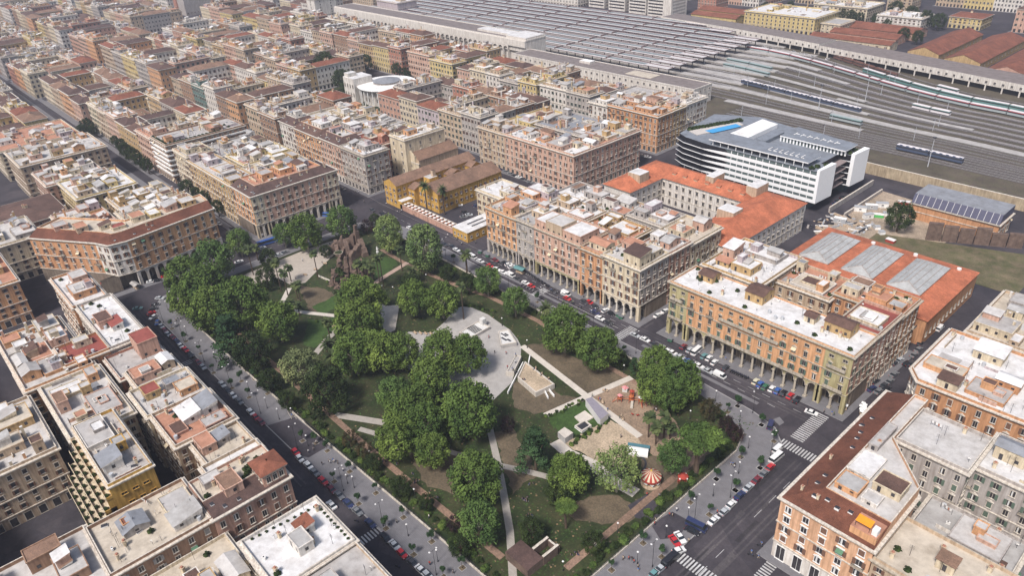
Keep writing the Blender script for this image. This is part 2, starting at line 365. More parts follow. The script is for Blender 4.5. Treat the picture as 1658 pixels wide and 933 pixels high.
ROOMC = ['cream', 'tan', 'pink', 'white', 'grey', 'ochre', 'white', 'cream', 'lilac', 'apricot']
ROOMR = ['pale', 'terrace', 'greyroof', 'greyroof', 'terracotta', 'lead', 'browntile', 'pale', 'beige', 'dulltile', 'terrace', 'beige']
def room(b, x0, x1, y0, y1, z0, z1, wm, rm, style=0, wins=True):
    """a rooftop room: flat with a rim, lean-to or gable, with a door and small windows"""
    if style == 0:
        b.prism(rect(x0, x1, y0, y1), z0, z1, wm, rm)
        b.ring(rect(x0 - .15, x1 + .15, y0 - .15, y1 + .15), rect(x0 + .12, x1 - .12, y0 + .12, y1 - .12), z1 - .1, z1 + .25, wm)
    else:
        b.prism(rect(x0, x1, y0, y1), z0, z1, wm, False)
        e = .35; X0, X1, Y0, Y1 = x0 - e, x1 + e, y0 - e, y1 + e; up = min(1.3, (y1 - y0) * .22)
        if style == 1:
            b.face([(X0, Y0, z1), (X1, Y0, z1), (X1, Y1, z1 + up), (X0, Y1, z1 + up)], rm)
            b.face([(X0, Y0, z1 - .12), (X1, Y0, z1 - .12), (X1, Y0, z1), (X0, Y0, z1)], rm)
            b.face([(X1, y0, z1 - .1), (X1, y1, z1 - .1), (X1, Y1, z1 + up), (X1, Y0, z1)], wm)
        else:
            ym = (y0 + y1) / 2
            b.face([(X0, Y0, z1), (X1, Y0, z1), (X1, ym, z1 + up), (X0, ym, z1 + up)], rm)
            b.face([(X0, ym, z1 + up), (X1, ym, z1 + up), (X1, Y1, z1), (X0, Y1, z1)], rm)
            b.face([(x1, y0, z1), (x1, y1, z1), (x1, ym, z1 + up - .05)], wm); b.face([(x0, y1, z1), (x0, y0, z1), (x0, ym, z1 + up - .05)], wm)
    if wins:
        n = max(1, int((x1 - x0) / 3))
        for i in range(n):
            x = x0 + (i + .5) * (x1 - x0) / n
            far_window(b, (x0, y0), (1, 0), (0, -1), x - x0, z0 + (.1 if i == 0 else .9), .9, min(z1 - z0 - .5, 2.0 if i == 0 else 1.1), None, WHITE, False)
        n = max(1, int((y1 - y0) / 3.5))
        for i in range(n):
            far_window(b, (x1, y0), (0, 1), (1, 0), (i + .5) * (y1 - y0) / n, z0 + .9, .9, min(z1 - z0 - 1.2, 1.1), None, WHITE, False)

def inside(p, poly, marg=0.5):
    for i in range(len(poly)):
        a, b = poly[i], poly[(i + 1) % len(poly)]; dx, dy = b[0] - a[0], b[1] - a[1]; l = hypot(dx, dy) or 1
        if ((p[0] - a[0]) * -dy + (p[1] - a[1]) * dx) / l < marg: return False
    return True

def building(name, label, cat, poly, h, wallc='tan', floors=5, bay=4.2, roof='flat', roofc='terrace', tile='browntile', strip=None, rise=2.6,
             arcade=(), ha=7.5, base=4.6, winobj=False, shut=SHUT_B, frame=STONE, rooms=4, seed=0, group=None, trim=STONE, wallover=None,
             windows=True, basecol=None, flatbays=(), rooms_only=None, kinds=None, near=None, attic=False, parapet=0.9, extras=True, roundcol=True, winedges=None, gravel=None, rich=True, wsc=1.0):
    rnd = random.Random(seed * 7 + 1)
    cx = sum(p[0] for p in poly) / len(poly); cy = sum(p[1] for p in poly) / len(poly)
    P = [(x - cx, y - cy) for x, y in poly]; n = len(P)
    root = thing(name, label, cat, (cx, cy, 0), group=group)
    wm = wall(wallc) if isinstance(wallc, str) else wallc
    bc = wall(basecol) if isinstance(basecol, str) else (basecol or wm)
    # walls
    b = MB(); zb = ha if arcade else 0
    for i in range(n):
        a, c = P[i], P[(i + 1) % n]; mm = wall(wallover[i]) if wallover and i in wallover else wm
        if zb == 0 and base:
            b.face([(*a, 0), (*c, 0), (*c, base), (*a, base)], bc); b.face([(*a, base), (*c, base), (*c, h), (*a, h)], mm)
        else: b.face([(*a, zb), (*c, zb), (*c, h), (*a, h)], mm)
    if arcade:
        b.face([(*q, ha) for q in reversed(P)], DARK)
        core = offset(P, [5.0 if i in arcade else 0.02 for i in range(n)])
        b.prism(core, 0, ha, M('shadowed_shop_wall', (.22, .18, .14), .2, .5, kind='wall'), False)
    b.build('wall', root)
    for i in arcade:
        a, c = P[i], P[(i + 1) % n]; dx, dy = c[0] - a[0], c[1] - a[1]; L = hypot(dx, dy); ang = atan2(dy, dx); k = max(1, round(L / bay)); w = L / k
        for j in range(k):
            fl = (i, j) in flatbays or flatbays == 'all'
            me = arch_mesh(w, ha, bc, trim, roundcol, fl); t = (j + .5) / k
            put('arch', me, root, (a[0] + dx * t, a[1] + dy * t, 0), ang)
        for q_ in ((a[0] - dy / L * .55 + dx / L * .4, a[1] + dx / L * .55 + dy / L * .4), (c[0] - dy / L * .55 - dx / L * .4, c[1] + dx / L * .55 - dy / L * .4)): e = MB(); e.obox(q_, ang, .75, .7, 0, ha, bc); e.build('corner_pier', root)
        # shop fronts behind the arches
        nx, ny = dy / L, -dx / L; s_ = MB()
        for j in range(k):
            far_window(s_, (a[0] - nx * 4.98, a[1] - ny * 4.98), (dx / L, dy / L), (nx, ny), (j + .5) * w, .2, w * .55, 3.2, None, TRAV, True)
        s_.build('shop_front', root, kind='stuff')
    # mouldings and cornice
    t = MB(); fh = (h - 1.2 - (ha if arcade else base)) / max(1, floors)
    z_f = [(ha if arcade else base) + fh * j for j in range(floors)]
    if rich:
        for zz in ([z_f[0]] + ([z_f[2]] if floors > 3 else [])): t.ring(offset(P, -.28), offset(P, .05), zz - .35, zz - .05, trim)
        t.build('stringcourse', root)
    t = MB(); co = .85 if rich else .6
    t.ring(offset(P, -co), offset(P, .3), h - .35, h, trim); t.ring(offset(P, -co * .55), offset(P, .05), h - .75, h - .35, trim)
    t.build('cornice', root)
    # roof
    rz = h; inner = offset(P, .3)
    r = MB(); rm = roofm(roofc)
    if roof == 'flat':
        r.face([(*q, h - .25 + .02) for q in offset(P, .28)], rm); r.ring(offset(P, .02), offset(P, .34), h - .3, h + parapet, wm, trim); rz = h - .2; inner = offset(P, .5)
    elif roof == 'strip':
        ds = [(6.0 if (strip is None or i in strip) else .05) for i in range(n)] if not isinstance(strip, dict) else [strip.get(i, .05) for i in range(n)]
        q = offset(P, ds); tm = roofm(tile)
        for i in range(n):
            j = (i + 1) % n
            r.face([(*P[i], h + .02), (*P[j], h + .02), (*q[j], h + rise), (*q[i], h + rise)], tm if ds[i] > 1 else wm)
        r.face([(*k, h + rise - .6) for k in q], rm); r.ring(offset(q, -.02), offset(q, .3), h + rise - .7, h + rise + .35, wm, trim); rz = h + rise - .58; inner = offset(q, .5)
    elif roof == 'hip':
        w_ = min(hypot(P[1][0] - P[0][0], P[1][1] - P[0][1]), hypot(P[2][0] - P[1][0], P[2][1] - P[1][1])) / 2 - .05
        q = offset(P, w_); tm = roofm(tile); po = offset(P, -.6)
        for i in range(n):
            j = (i + 1) % n; r.face([(*po[i], h + .03), (*po[j], h + .03), (*q[j], h + rise), (*q[i], h + rise)], tm)
        r.face([(*k, h + rise) for k in q], tm); rooms = 0
        if extras:
            for _ in range(2 + int(w_ / 4)):
                f = rnd.uniform(.2, .8); mx, my = q[0][0] * (1 - f) + q[2][0] * f, q[0][1] * (1 - f) + q[2][1] * f
                put('chimney', small('chimney'), root, (mx + rnd.uniform(-1, 1), my + rnd.uniform(-1, 1), h + rise - .4))
    r.build('roof', root)
    if roof == 'strip' and winobj:
        for i in range(n):
            if ds[i] < 3: continue
            a, c = P[i], P[(i + 1) % n]; L = hypot(c[0] - a[0], c[1] - a[1]); ang = atan2(c[1] - a[1], c[0] - a[0])
            for j in range(int(L / 3.4)):
                t = rnd.uniform(.06, .94); u = ds[i] * rnd.uniform(.25, .75); px_, py_ = a[0] + (c[0] - a[0]) * t - sin(ang) * u, a[1] + (c[1] - a[1]) * t + cos(ang) * u
                if inside((px_, py_), P, 1.5): k_ = rnd.choice(('skylight', 'skylight', 'chimney', 'aerial')); put(k_, small(k_), root, (px_, py_, h + rise * u / ds[i] - .1), ang, sc=.8)
    # windows
    if windows:
        wb = MB()
        for i in range(n):
            a, c = P[i], P[(i + 1) % n]; dx, dy = c[0] - a[0], c[1] - a[1]; L = hypot(dx, dy)
            if L < 2.5: continue
            d = (dx / L, dy / L); nr = (d[1], -d[0])
            if winedges is not None:
                if i not in winedges: continue
            elif not seen(nr): continue
            k = max(1, round(L / bay)); ang = atan2(dy, dx)
            for fl in range(-1 if not arcade else 0, floors):
                for j in range(k):
                    x = (j + .5) * L / k
                    if fl < 0:
                        zz, ww, hh, kd = .3, bay * .5, base - 1.6, 'plain'; sh = None
                    else:
                        zz = z_f[fl] + fh * .24; ww, hh = 1.15 * wsc, min(2.15, fh * .56); kd = (kinds or ['hood', 'plain', 'pediment', 'plain', 'plain'])[fl % 5]; sh = shut
                        if attic and fl == floors - 1: hh = 1.1; kd = 'plain'; ww = 1.5; sh = None; zz = z_f[fl] + fh * .4
                    if winobj:
                        aj = rnd.choice((0, 0, 1, 2, 3, 3)) if sh else 0; s2 = sh if (sh and rnd.random() < .6) else None
                        put('window', win_mesh(ww, hh, kd, s2, frame, aj), root, (a[0] + d[0] * x, a[1] + d[1] * x, zz), ang)
                        if rnd.random() < .07 and fl > 0 and L > 8: put('balcony', small('balcony'), root, (a[0] + d[0] * x, a[1] + d[1] * x, zz - .25), ang)
                        elif rnd.random() < .03 and L > 8: put('window_awning', small(rnd.choice(('awning_green', 'awning_cream'))), root, (a[0] + d[0] * x, a[1] + d[1] * x, zz + hh * .62), ang)
                    else: far_window(wb, a, d, nr, x, zz, ww, hh, sh if rnd.random() < .6 else None, frame, rich)
        if not winobj: wb.build('window', root, kind='stuff')
    # rooftop rooms and small things
    xs = [p[0] for p in inner]; ys = [p[1] for p in inner]
    if rooms_only is not None:
        for (x0, x1, y0, y1, hh, wc, rc, st) in rooms_only:
            q = MB(); room(q, x0 - cx, x1 - cx, y0 - cy, y1 - cy, rz, rz + hh, wall(wc), roofm(rc), st); q.build('rooftop_room', root)
        rooms = 0
    made = []; jb = MB()
    tries = 0
    while len(made) < rooms and tries < rooms * 12:
        tries += 1; w_, l_ = rnd.uniform(3, 9.5), rnd.uniform(3, 8); big = len(made) < max(1, rooms // 3) and tries < rooms * 5
        if big: w_, l_ = rnd.uniform(7, 15), rnd.uniform(6, 11)
        x, y = rnd.uniform(min(xs), max(xs)), rnd.uniform(min(ys), max(ys))
        R = (x, x + w_, y, y + l_)
        if not all(inside(q, inner, .1) for q in rect(*R)): continue
        if any(R[0] < m_[1] + .2 and R[1] > m_[0] - .2 and R[2] < m_[3] + .2 and R[3] > m_[2] - .2 for m_ in made): continue
        made.append(R); wc = rnd.choice(ROOMC) if rnd.random() < .6 else (wallc if isinstance(wallc, str) else 'cream'); rc = rnd.choice(ROOMR); hh = rnd.choice((2.2, 2.6, 2.9, 3.1, 4.2)); st = rnd.choice((0, 0, 0, 1, 2))
        if big: st = 0; hh = rnd.choice((1.1, 1.6, 2.8, 3.0)); rc = rnd.choice(('pale', 'terrace', 'beige', 'terrace', 'terracotta', 'sand', 'pale'))

        q = MB() if winobj else jb
        room(q, *R, rz, rz + hh, wall(wc), roofm(rc), st, hh > 2)
        if big and st == 0:  # a smaller room, a ledge wall and a light well on the raised terrace
            u, v = R[0] + .5, R[2] + .5; zt = rz + hh
            for _ in range(rnd.choice((1, 2, 2))):
                ww, ll = rnd.uniform(2.2, w_ * .5), rnd.uniform(2.2, l_ * .55); uu, vv = rnd.uniform(u, R[1] - ww - .4), rnd.uniform(v, R[3] - ll - .4)
                if not winobj or True: room(q, uu, uu + ww, vv, vv + ll, zt, zt + rnd.choice((.5, 1.0, 2.3, 2.6)), wall(rnd.choice(ROOMC)), roofm(rnd.choice(ROOMR)), rnd.choice((0, 0, 1)), False)
        if winobj: q.build('rooftop_room', root)
    # low walls that divide the terrace
    for _ in range(rooms):
        x, y = rnd.uniform(min(xs), max(xs)), rnd.uniform(min(ys), max(ys)); l_ = rnd.uniform(4, 11)
        R = (x, x + l_, y, y + .25) if rnd.random() < .5 else (x, x + .25, y, y + l_)
        if all(inside(q, inner, .0) for q in rect(*R)): jb.box(*R, rz, rz + rnd.uniform(.7, 1.4), wall(rnd.choice(ROOMC)), STONE)
    # differently surfaced patches of terrace
    for k_ in range(rooms // 2):
        w_, l_ = rnd.uniform(4, 9), rnd.uniform(4, 8); x, y = rnd.uniform(min(xs), max(xs)), rnd.uniform(min(ys), max(ys))
        if all(inside(q, inner, 0) for q in rect(x, x + w_, y, y + l_)): jb.box(x, x + w_, y, y + l_, rz, rz + .05 + .012 * k_, roofm(rnd.choice(ROOMR)))
    if jb.f: jb.build('terrace_walls' if winobj else 'rooftop_rooms', root, kind='stuff')
    if extras and (winobj or rooms > 0) and roof != 'hip':
        if winobj:
            for _ in range(int(rooms * 3.5) + 6 * len(rooms_only or ()) + int((max(xs) - min(xs)) * (max(ys) - min(ys)) / 40)):
                x, y = rnd.uniform(min(xs), max(xs)), rnd.uniform(min(ys), max(ys))
                if inside((x, y), inner, .8) and not any(m_[0] - .6 < x < m_[1] + .6 and m_[2] - .6 < y < m_[3] + .6 for m_ in made):
                    k_ = rnd.choice(('chimney', 'chimney', 'chimney', 'satellite_dish', 'satellite_dish', 'aerial', 'aerial', 'aerial', 'terrace_plant', 'terrace_plant', 'water_tank', 'air_conditioner', 'air_conditioner', 'washing_line', 'skylight', 'aerial')); put(k_, small(k_), root, (x, y, rz), rnd.uniform(-.4, .4))
        else:
            jb = MB()
            for _ in range(rooms * 2):
                x, y = rnd.uniform(min(xs), max(xs)), rnd.uniform(min(ys), max(ys))
                if inside((x, y), inner, .6):
                    jb.box(x - .4, x + .4, y - .4, y + .4, rz, rz + rnd.uniform(1, 2.4) + (3 if rnd.random() < .3 else 0), wall(rnd.choice(ROOMC)), roofm('pale'))
            if jb.f: jb.build('chimneys', root, kind='stuff')
    return root
# ---------------------------------------------------------------- ground, roads
ASPH = M('asphalt', (0.050, 0.046, 0.053), 0.16, 0.5, kind='road')
ASPH2 = M('worn_asphalt', (0.056, 0.052, 0.060), 0.16, 0.5, kind='road')
PAVE = M('grey_basalt_paving', (0.17, 0.165, 0.172), 0.12, 0.35, kind='paving')
KERB = M('kerb_stone', (0.30, 0.29, 0.28), 0.1, 1)
PAINT = M('white_road_paint', (0.46, 0.46, 0.45), 0.3, 1.5, kind='roof')
SOIL = M('bare_soil', (0.115, 0.092, 0.062), 0.2, 0.25, kind='soil')
GRASS = M('park_grass', (0.018, 0.037, 0.009), 0.3, 0.12, kind='soil', col2=(0.048, 0.046, 0.021))
LAWN = M('green_lawn', (0.040, 0.078, 0.018), 0.25, 0.5, kind='soil')
SAND = M('packed_sand', (0.42, 0.34, 0.25), 0.1, 0.3, kind='soil')
CREAM = M('cream_paving', (0.56, 0.51, 0.44), 0.1, 0.4, kind='paving')
BALLAST = M('brown_ballast', (0.088, 0.069, 0.061), 0.25, 0.22, kind='soil', col2=(0.105, 0.098, 0.062))
b = MB(); b.face([(-4500, -1500, 0), (1500, -1500, 0), (1500, 4500, 0), (-4500, 4500, 0)], ASPH); struct('ground', b)
def sheet(name, pts, z, m, thick=0.0, side=None):
    b = MB()
    if thick: b.prism(pts, z - thick, z, side or m, m)
    else: b.face([(x, y, z) for x, y in pts], m)
    return struct(name, b)
def ragged(p, j=.7, step=1.6):
    rnd = random.Random(len(p)); out = []
    for i in range(len(p)):
        a, c = p[i], p[(i + 1) % len(p)]; n_ = max(1, int(hypot(c[0] - a[0], c[1] - a[1]) / step))
        out += [(a[0] + (c[0] - a[0]) * k / n_ + rnd.uniform(-j, j), a[1] + (c[1] - a[1]) * k / n_ + rnd.uniform(-j, j)) for k in range(n_)]
    return out
def ccw(p):
    a = sum(p[i][0] * p[(i + 1) % len(p)][1] - p[(i + 1) % len(p)][0] * p[i][1] for i in range(len(p)))
    return p if a > 0 else p[::-1]
Q = .9865
CW = {'ochre': 'ochre', 'pink': 'pink', 'cream': 'cream', 'orange': 'orange', 'brown': 'brown', 'grey': 'grey', 'white': 'white', 'yellow': 'yellow', 'rose': 'dusky rose', 'tan': 'tan', 'red': 'brick red', 'lilac': 'lilac grey', 'olive': 'olive', 'mustard': 'mustard', 'apricot': 'apricot', 'teal': 'green sheeted', 'peach': 'peach'}
RW = {'flat': 'flat-roofed', 'strip': 'tile-edged', 'hip': 'tile-roofed'}
FARC = ['tan', 'pink', 'ochre', 'cream', 'brown', 'grey', 'rose', 'cream', 'apricot', 'white', 'grey', 'white', 'yellow', 'tan', 'red', 'cream', 'white']
NH = [0]
def house(phr, spot, x0, x1, y0, y1, h, col=None, seed=0, roof=None, far=False, we=None, **kw):
    rnd = random.Random(seed); col = col or rnd.choice(FARC)
    roof = roof or rnd.choice(('flat', 'flat', 'flat', 'flat', 'strip', 'hip' if far else 'strip', 'hip' if min(x1 - x0, y1 - y0) < 16 else 'flat'))
    rc = rnd.choice(('pale', 'terrace', 'pale', 'terrace', 'sand', 'beige', 'terracotta')); tile = rnd.choice(('browntile', 'browntile', 'dulltile', 'dulltile', 'redtile', 'darktile'))
    NH[0] += 1
    lab = f"{CW[col]} {RW[roof]} house, {spot} of {phr}"
    args = dict(wallc=col, floors=max(2, int((h - 5) / 4.2)), bay=rnd.choice((3.6, 4, 4.4)), roof=roof, roofc=rc, tile=tile, rooms=int((x1 - x0) * (y1 - y0) / (52 if not far else 75)), seed=seed,
                shut=rnd.choice((SHUT_B, SHUT_G, SHUT_Y, None)), rich=not far, winedges=we, rise=rnd.uniform(2, 3.2), group='old town houses round their courtyards')
    args.update(kw)
    return building('town_house', lab, 'house', rect(x0, x1, y0, y1), h, **args)
DIST = MB()
def block(phr, x0, x1, y0, y1, h=24, front=None, side=None, seed=0, far=False, dep=15, q=True, roofs=None):
    if q: x0, x1, y0, y1 = x0 * Q, x1 * Q, y0 * Q, y1 * Q
    rnd = random.Random(seed + 100); f = 1.3 if far else 1
    if far: JOIN[0] = DIST
    b = MB(); b.prism(rect(x0 - 2.5, x1 + 2.5, y0 - 2.5, y1 + 2.5), -.1, .13, KERB, PAVE); b.build('pavement', kind='structure')
    def cuts(a, c, k):
        k = max(1, k); w = [rnd.uniform(.8, 1.25) for _ in range(k)]; s = sum(w); out = [a]
        for v in w: out.append(out[-1] + (c - a) * v / s)
        return out
    W_ = x1 - x0; D = y1 - y0
    n = len(front) if front else max(1, round(W_ / (22 * f)))
    dep = min(dep, D * .42); two = D > 30
    xs = cuts(x0, x1, n); k = seed * 31
    for i in range(n):
        far2 = far; s_ = k + i
        house(phr, f"{nth(i)} along front", xs[i], xs[i + 1], y0, y0 + dep, h + rnd.uniform(-2.6, 2.6), front[i] if front else None, s_, far=far2, we=(0, 1) if i == n - 1 else (0,), roof=roofs[i] if roofs else None)
    if two:
        n2 = max(1, round(W_ / (24 * f))); xs2 = cuts(x0, x1, n2)
        for i in range(n2):
            house(phr, f"{nth(i)} along rear", xs2[i], xs2[i + 1], y1 - dep, y1, h + rnd.uniform(-3, 3), (side[-1] if side and i == n2 - 1 else None), k + 50 + i, far=far, we=(0, 1) if i == n2 - 1 else (0,))
        m_ = y1 - dep - y0 - dep; ns = len(side) - 1 if side and len(side) > 1 else max(1, round(m_ / (24 * f))); ys = cuts(y0 + dep, y1 - dep, ns)
        for i in range(ns):
            house(phr, f"{nth(i)} up right side", x1 - dep, x1, ys[i], ys[i + 1], h + rnd.uniform(-2.5, 2.5), side[i] if side and len(side) > 1 else (side[0] if side else None), k + 70 + i, far=far, we=(1,))
        house(phr, "up left side", x0, x0 + dep, y0 + dep, y1 - dep, h + rnd.uniform(-2, 2), None, k + 80, far=far, we=(1,))
        if W_ > 60:
            xm = (x0 + x1) / 2 + rnd.uniform(-8, 8)
            house(phr, "across the courtyard", xm - 6, xm + 6, y0 + dep, y1 - dep, h - rnd.uniform(1, 5), None, k + 90, far=far, we=(1,))
            if not far and m_ > 24: house(phr, "low in the courtyard", x0 + dep + 3, xm - 9, y0 + dep + 6, y1 - dep - 6, h - rnd.uniform(8, 13), None, k + 91, roof='hip', far=far, we=(0, 1), rise=1.6, rooms=0)
    JOIN[0] = None

# ---------------------------------------------------------------- landmark houses round the square
def cols(*xs): return xs
def pq(px, py, z=24): return gp(px, py, z)
def rp(k, a, c, e, z):
    A, C_, E = gp(*k(*a), z), gp(*k(*c), z), gp(*k(*e), z)
    return (A[0], (C_[0] + E[0]) / 2, (A[1] + C_[1]) / 2, E[1])
kA, kB, kC, kD = K(1050, 420, 5.833), K(1280, 450, 5.622), K(829, 233, 4.006), K(760, 290, 6.665)
# arcaded palace to the right
y0, y1, x0, x1 = 210.5, 262.5, -148.5, -75
R1 = [(x0, y0), (x0 + 8.5, y0), (x1 - 9.5, y0), (x1, y0), (x1, y0 + 17), (x0, y0 + 17)]
rr = []
for k, a, c, e, hh, wc in ((kA, (475, 130), (608, 175), (690, 125), 2.6, 'ochre'), (kA, (915, 290), (1095, 358), (1185, 275), 3.6, 'ochre'), (kB, (125, 335), (215, 368), (282, 332), 2.4, 'cream'), (kB, (310, 385), (560, 475), (630, 405), 3.6, 'ochre')):
    q = rp(k, a, c, e, 24 + hh); rr.append((*q, hh, wc, 'browntile', 2))
building('arcaded_palace', 'long apricot palace with olive corner bays and wide white roof terrace above columns', 'palace', R1, 24, 'apricot', floors=4, bay=4.3, roof='flat', roofc='pale', winobj=True,
         arcade=(0, 1, 2), ha=8.2, basecol='olive', trim=TRAV, wallover={0: 'olive', 2: 'olive', 3: 'rose'}, shut=SHUT_G, rooms_only=rr, seed=3, attic=True, flatbays=tuple((1, j) for j in range(4, 9)), frame=TRAV, parapet=.5)
building('palace_rear_wing', 'rose wing with wine red flat roof behind the apricot palace', 'palace', rect(-89, x1, y0 + 17.05, y0 + 36), 23.6, 'rose', floors=5, bay=3.9, roofc='redroof', winobj=True, trim=TRAV, seed=4, rooms=1, winedges=(1,))
building('palace_rear_wing', 'terracotta roofed orange house joined to the apricot palace and market hall', 'palace', rect(-100, x1, y0 + 36.05, y1), 22.5, 'orange', floors=5, bay=3.9, roofc='terracotta', winobj=True, trim=TRAV, seed=5, rooms=5, winedges=(0, 1,))
building('palace_rear_wing', 'yellow courtyard house with white terraces behind the apricot palace', 'palace', rect(x0, -122, y0 + 21.05, y1), 23.2, 'ochre', floors=5, bay=4, roofc='pale', winobj=True, seed=6, rooms=6, winedges=(0, 1))
building('palace_rear_wing', 'tan house with orange terraces between the courtyard and market hall', 'palace', rect(-121.9, -100.1, y0 + 33, y1), 20.5, 'tan', floors=4, bay=4, roofc='terracotta', winobj=True, seed=7, rooms=5, winedges=(0, 1))
R1o = [o for o in COL.objects if o.name == 'arcaded_palace'][0]
for (u0, u1, z, w) in ((-17, 22, 8.4, 1.5), (-13, 11, 17.0, 1.2), (-35.5, -30, 17, 1.1), (29, 35.5, 17, 1.1), (-36, -29.5, 8.6, 1.2), (29, 35.8, 8.6, 1.2)):
    m = MB(); yy = -(R1o.location.y - y0); m.box(u0, u1, yy - w, yy - .1, z, z + .3, TRAV, bottom=True); m.box(u0, u1, yy - w, yy - w + .2, z + .3, z + 1.2, TRAV); m.build('long_balcony', R1o)
# five houses of the middle arcaded row
fx = [gp(px, 335 + .409 * (px - 784), 24.5)[0] for px in (784.5, 834.3, 863.5, 938.5, 976, 1037)]
ym = 208.5
spec = [('orange and cream arcaded house at the convent end of the row', 'apricot', 'sand', (0, 1), SHUT_B, {}, 7.6, 5), ('narrow grey arcaded house with planted roof terraces', 'grey', 'greyroof', (0,), SHUT_Y, {}, 7.6, 3),
        ('brown pink arcaded house crowned by raised attic blocks and long colonnade balcony', 'pink', 'pale', (0,), SHUT_B, {}, 7.6, 4), ('deep orange arcaded house between the pink and cream ones', 'orange', 'terracotta', (0,), SHUT_B, {}, 7.6, 3),
        ('cream corner arcaded house with white belvedere on its roof', 'cream', 'terrace', (0, 1), SHUT_B, {}, 7.6, 5)]
for i, (lb, wc, rc, we, sh, kw, ha, nr) in enumerate(spec):
    rooms_only = None
    if i == 2:
        zt = 28.3; rooms_only = [(fx[2] + .3, fx[2] + 7.5, ym + .8, ym + 12, 3.9, 'pink', 'pale', 0), (fx[2] + 7.6, fx[2] + 17.5, ym + .4, ym + 10, 5.4, 'tan', 'terrace', 0), (fx[2] + 17.6, fx[3] - .3, ym + .8, ym + 13, 3.9, 'pink', 'pale', 0)]
    if i == 4: rooms_only = [(fx[5] - 9.5, fx[5] - 1, ym + 1, ym + 8, 5.2, 'cream', 'darktile', 1), (fx[4] + 1, fx[5] - 11, ym + 11, ym + 17, 2.6, 'pink', 'terracotta', 0), (fx[5] - 8, fx[5] - 2, ym + 10, ym + 17, 3, 'cream', 'terrace', 0)]
    building('arcaded_house', lb, 'house', rect(fx[i], fx[i + 1] - .02, ym, ym + 19 + (i % 2)), 24.4 + (0, .3, .1, -.5, .4)[i], wc, floors=4 if i != 1 else 4, bay=3.9, roof='flat', roofc=rc, winobj=True, arcade=(0,), ha=ha, trim=TRAV if i != 4 else STONE,
             basecol='olive' if i == 2 else ('grey' if i < 2 else None), shut=sh, seed=20 + i, rooms=nr, rooms_only=rooms_only, winedges=we, flatbays=tuple((0, j) for j in range(9)) if i == 2 else (), frame=STONE, wallover={1: 'grey'} if i == 4 else None, kinds=['pediment', 'plain', 'hood', 'plain'] if i in (0, 4) else None, group='arcaded houses in one row')
xm0, xm1 = fx[0], fx[5]
rear = [(xm0, xm0 + 21, ym + 19.5, ym + 34, 'grey', 'greyroof', 'slate grey roofed house behind the convent end of the arcade'), (xm0 + 21.1, xm0 + 46, ym + 21, ym + 36, 'tan', 'pale', 'tan house with whitewashed terraces in the middle of the arcade block'),
        (xm0 + 46.1, xm0 + 72, ym + 21, ym + 37, 'ochre', 'terracotta', 'ochre courtyard house with brick coloured terrace sheds behind the deep orange house'), (xm1 - 15, xm1, ym + 19.2, ym + 34, 'rose', 'beige', 'dusky pink side street house next to the cream corner'),
        (xm1 - 19, xm1, ym + 34.1, ym + 57, 'cream', 'sand', 'cream side street house with sand coloured flat roof beside orange barracks roof'), (xm0 + 9, xm0 + 36, ym + 37, ym + 57, 'grey', 'pale', 'grey walled block with broad white flat roof and vents facing the pink palace'),
        (xm0 + 36.1, xm0 + 55, ym + 38, ym + 57, 'tan', 'terrace', 'low tan annex with white skylit roof by the barracks'), (xm0 + 55.1, xm1 - 19.1, ym + 40, ym + 57, 'grey', 'terrace', 'grey annex crowded with white roof plant by the barracks')]
for i, (a, c, e, f, wc, rc, lb) in enumerate(rear):
    building('rear_house', lb, 'house', rect(a, c, e, f), 24.6 - (i % 3) * 1.4 - (3 if i == 6 else 0), wc, floors=5, bay=4, roofc=rc, winobj=True, seed=40 + i, rooms=6 if i not in (4, 5) else 2, winedges=(1,) if i in (3, 4) else (0, 1), shut=SHUT_B if i < 5 else None, rich=i in (3, 4))
b = MB(); b.prism(rect(xm0 - 2, xm1 + 3, ym - 3.2, ym + 59), -.1, .13, KERB, PAVE); struct('pavement', b)
b = MB(); b.prism([(x0 - 3, y0 - 3.2), (x1 + 2, y0 - 3.2), (x1 + 3, y1 + 1), (x0 - 3, y1 + 1)], -.1, .13, KERB, PAVE); struct('pavement', b)

# corner block, clipped (far left)
L = [(-396, 39.6), (-365, 60.5), (-357, 64), (-355.5, 72), (-361, 116), (-378, 117), (-374, 78), (-404, 56)]
building('corner_palace', 'orange arcaded palace with cream clipped corner and brown skylit roof slope', 'palace', L, 24, 'apricot', floors=4, bay=4.4, roof='strip', strip={0: 5.5, 1: 5.5, 2: 5.5, 3: 5.5}, roofc='sand', tile='rustbrown', rise=2.6, winobj=True, arcade=(3,), ha=7.8,
         wallover={1: 'white', 2: 'white', 0: 'orange', 3: 'apricot'}, basecol='white', seed=9, rooms=0, rooms_only=[(-376, -368, 80, 86, 2.6, 'cream', 'terracotta', 0), (-375, -367.5, 88, 93, 1.6, 'yellow', 'pale', 0), (-376, -369, 96, 102, 2.8, 'pink', 'greyroof', 1), (-376, -368, 104, 111, 2.4, 'ochre', 'terrace', 0), (-371, -366, 70, 76, 1.4, 'cream', 'redroof', 0), (-384, -376, 57, 62, 2.6, 'tan', 'terracotta', 0), (-394, -387, 50, 56, 2.2, 'pink', 'beige', 0), (-375, -371, 66, 71, 2.4, 'cream', 'browntile', 1)], winedges=(0, 1, 2, 3), roundcol=False, trim=STONE)
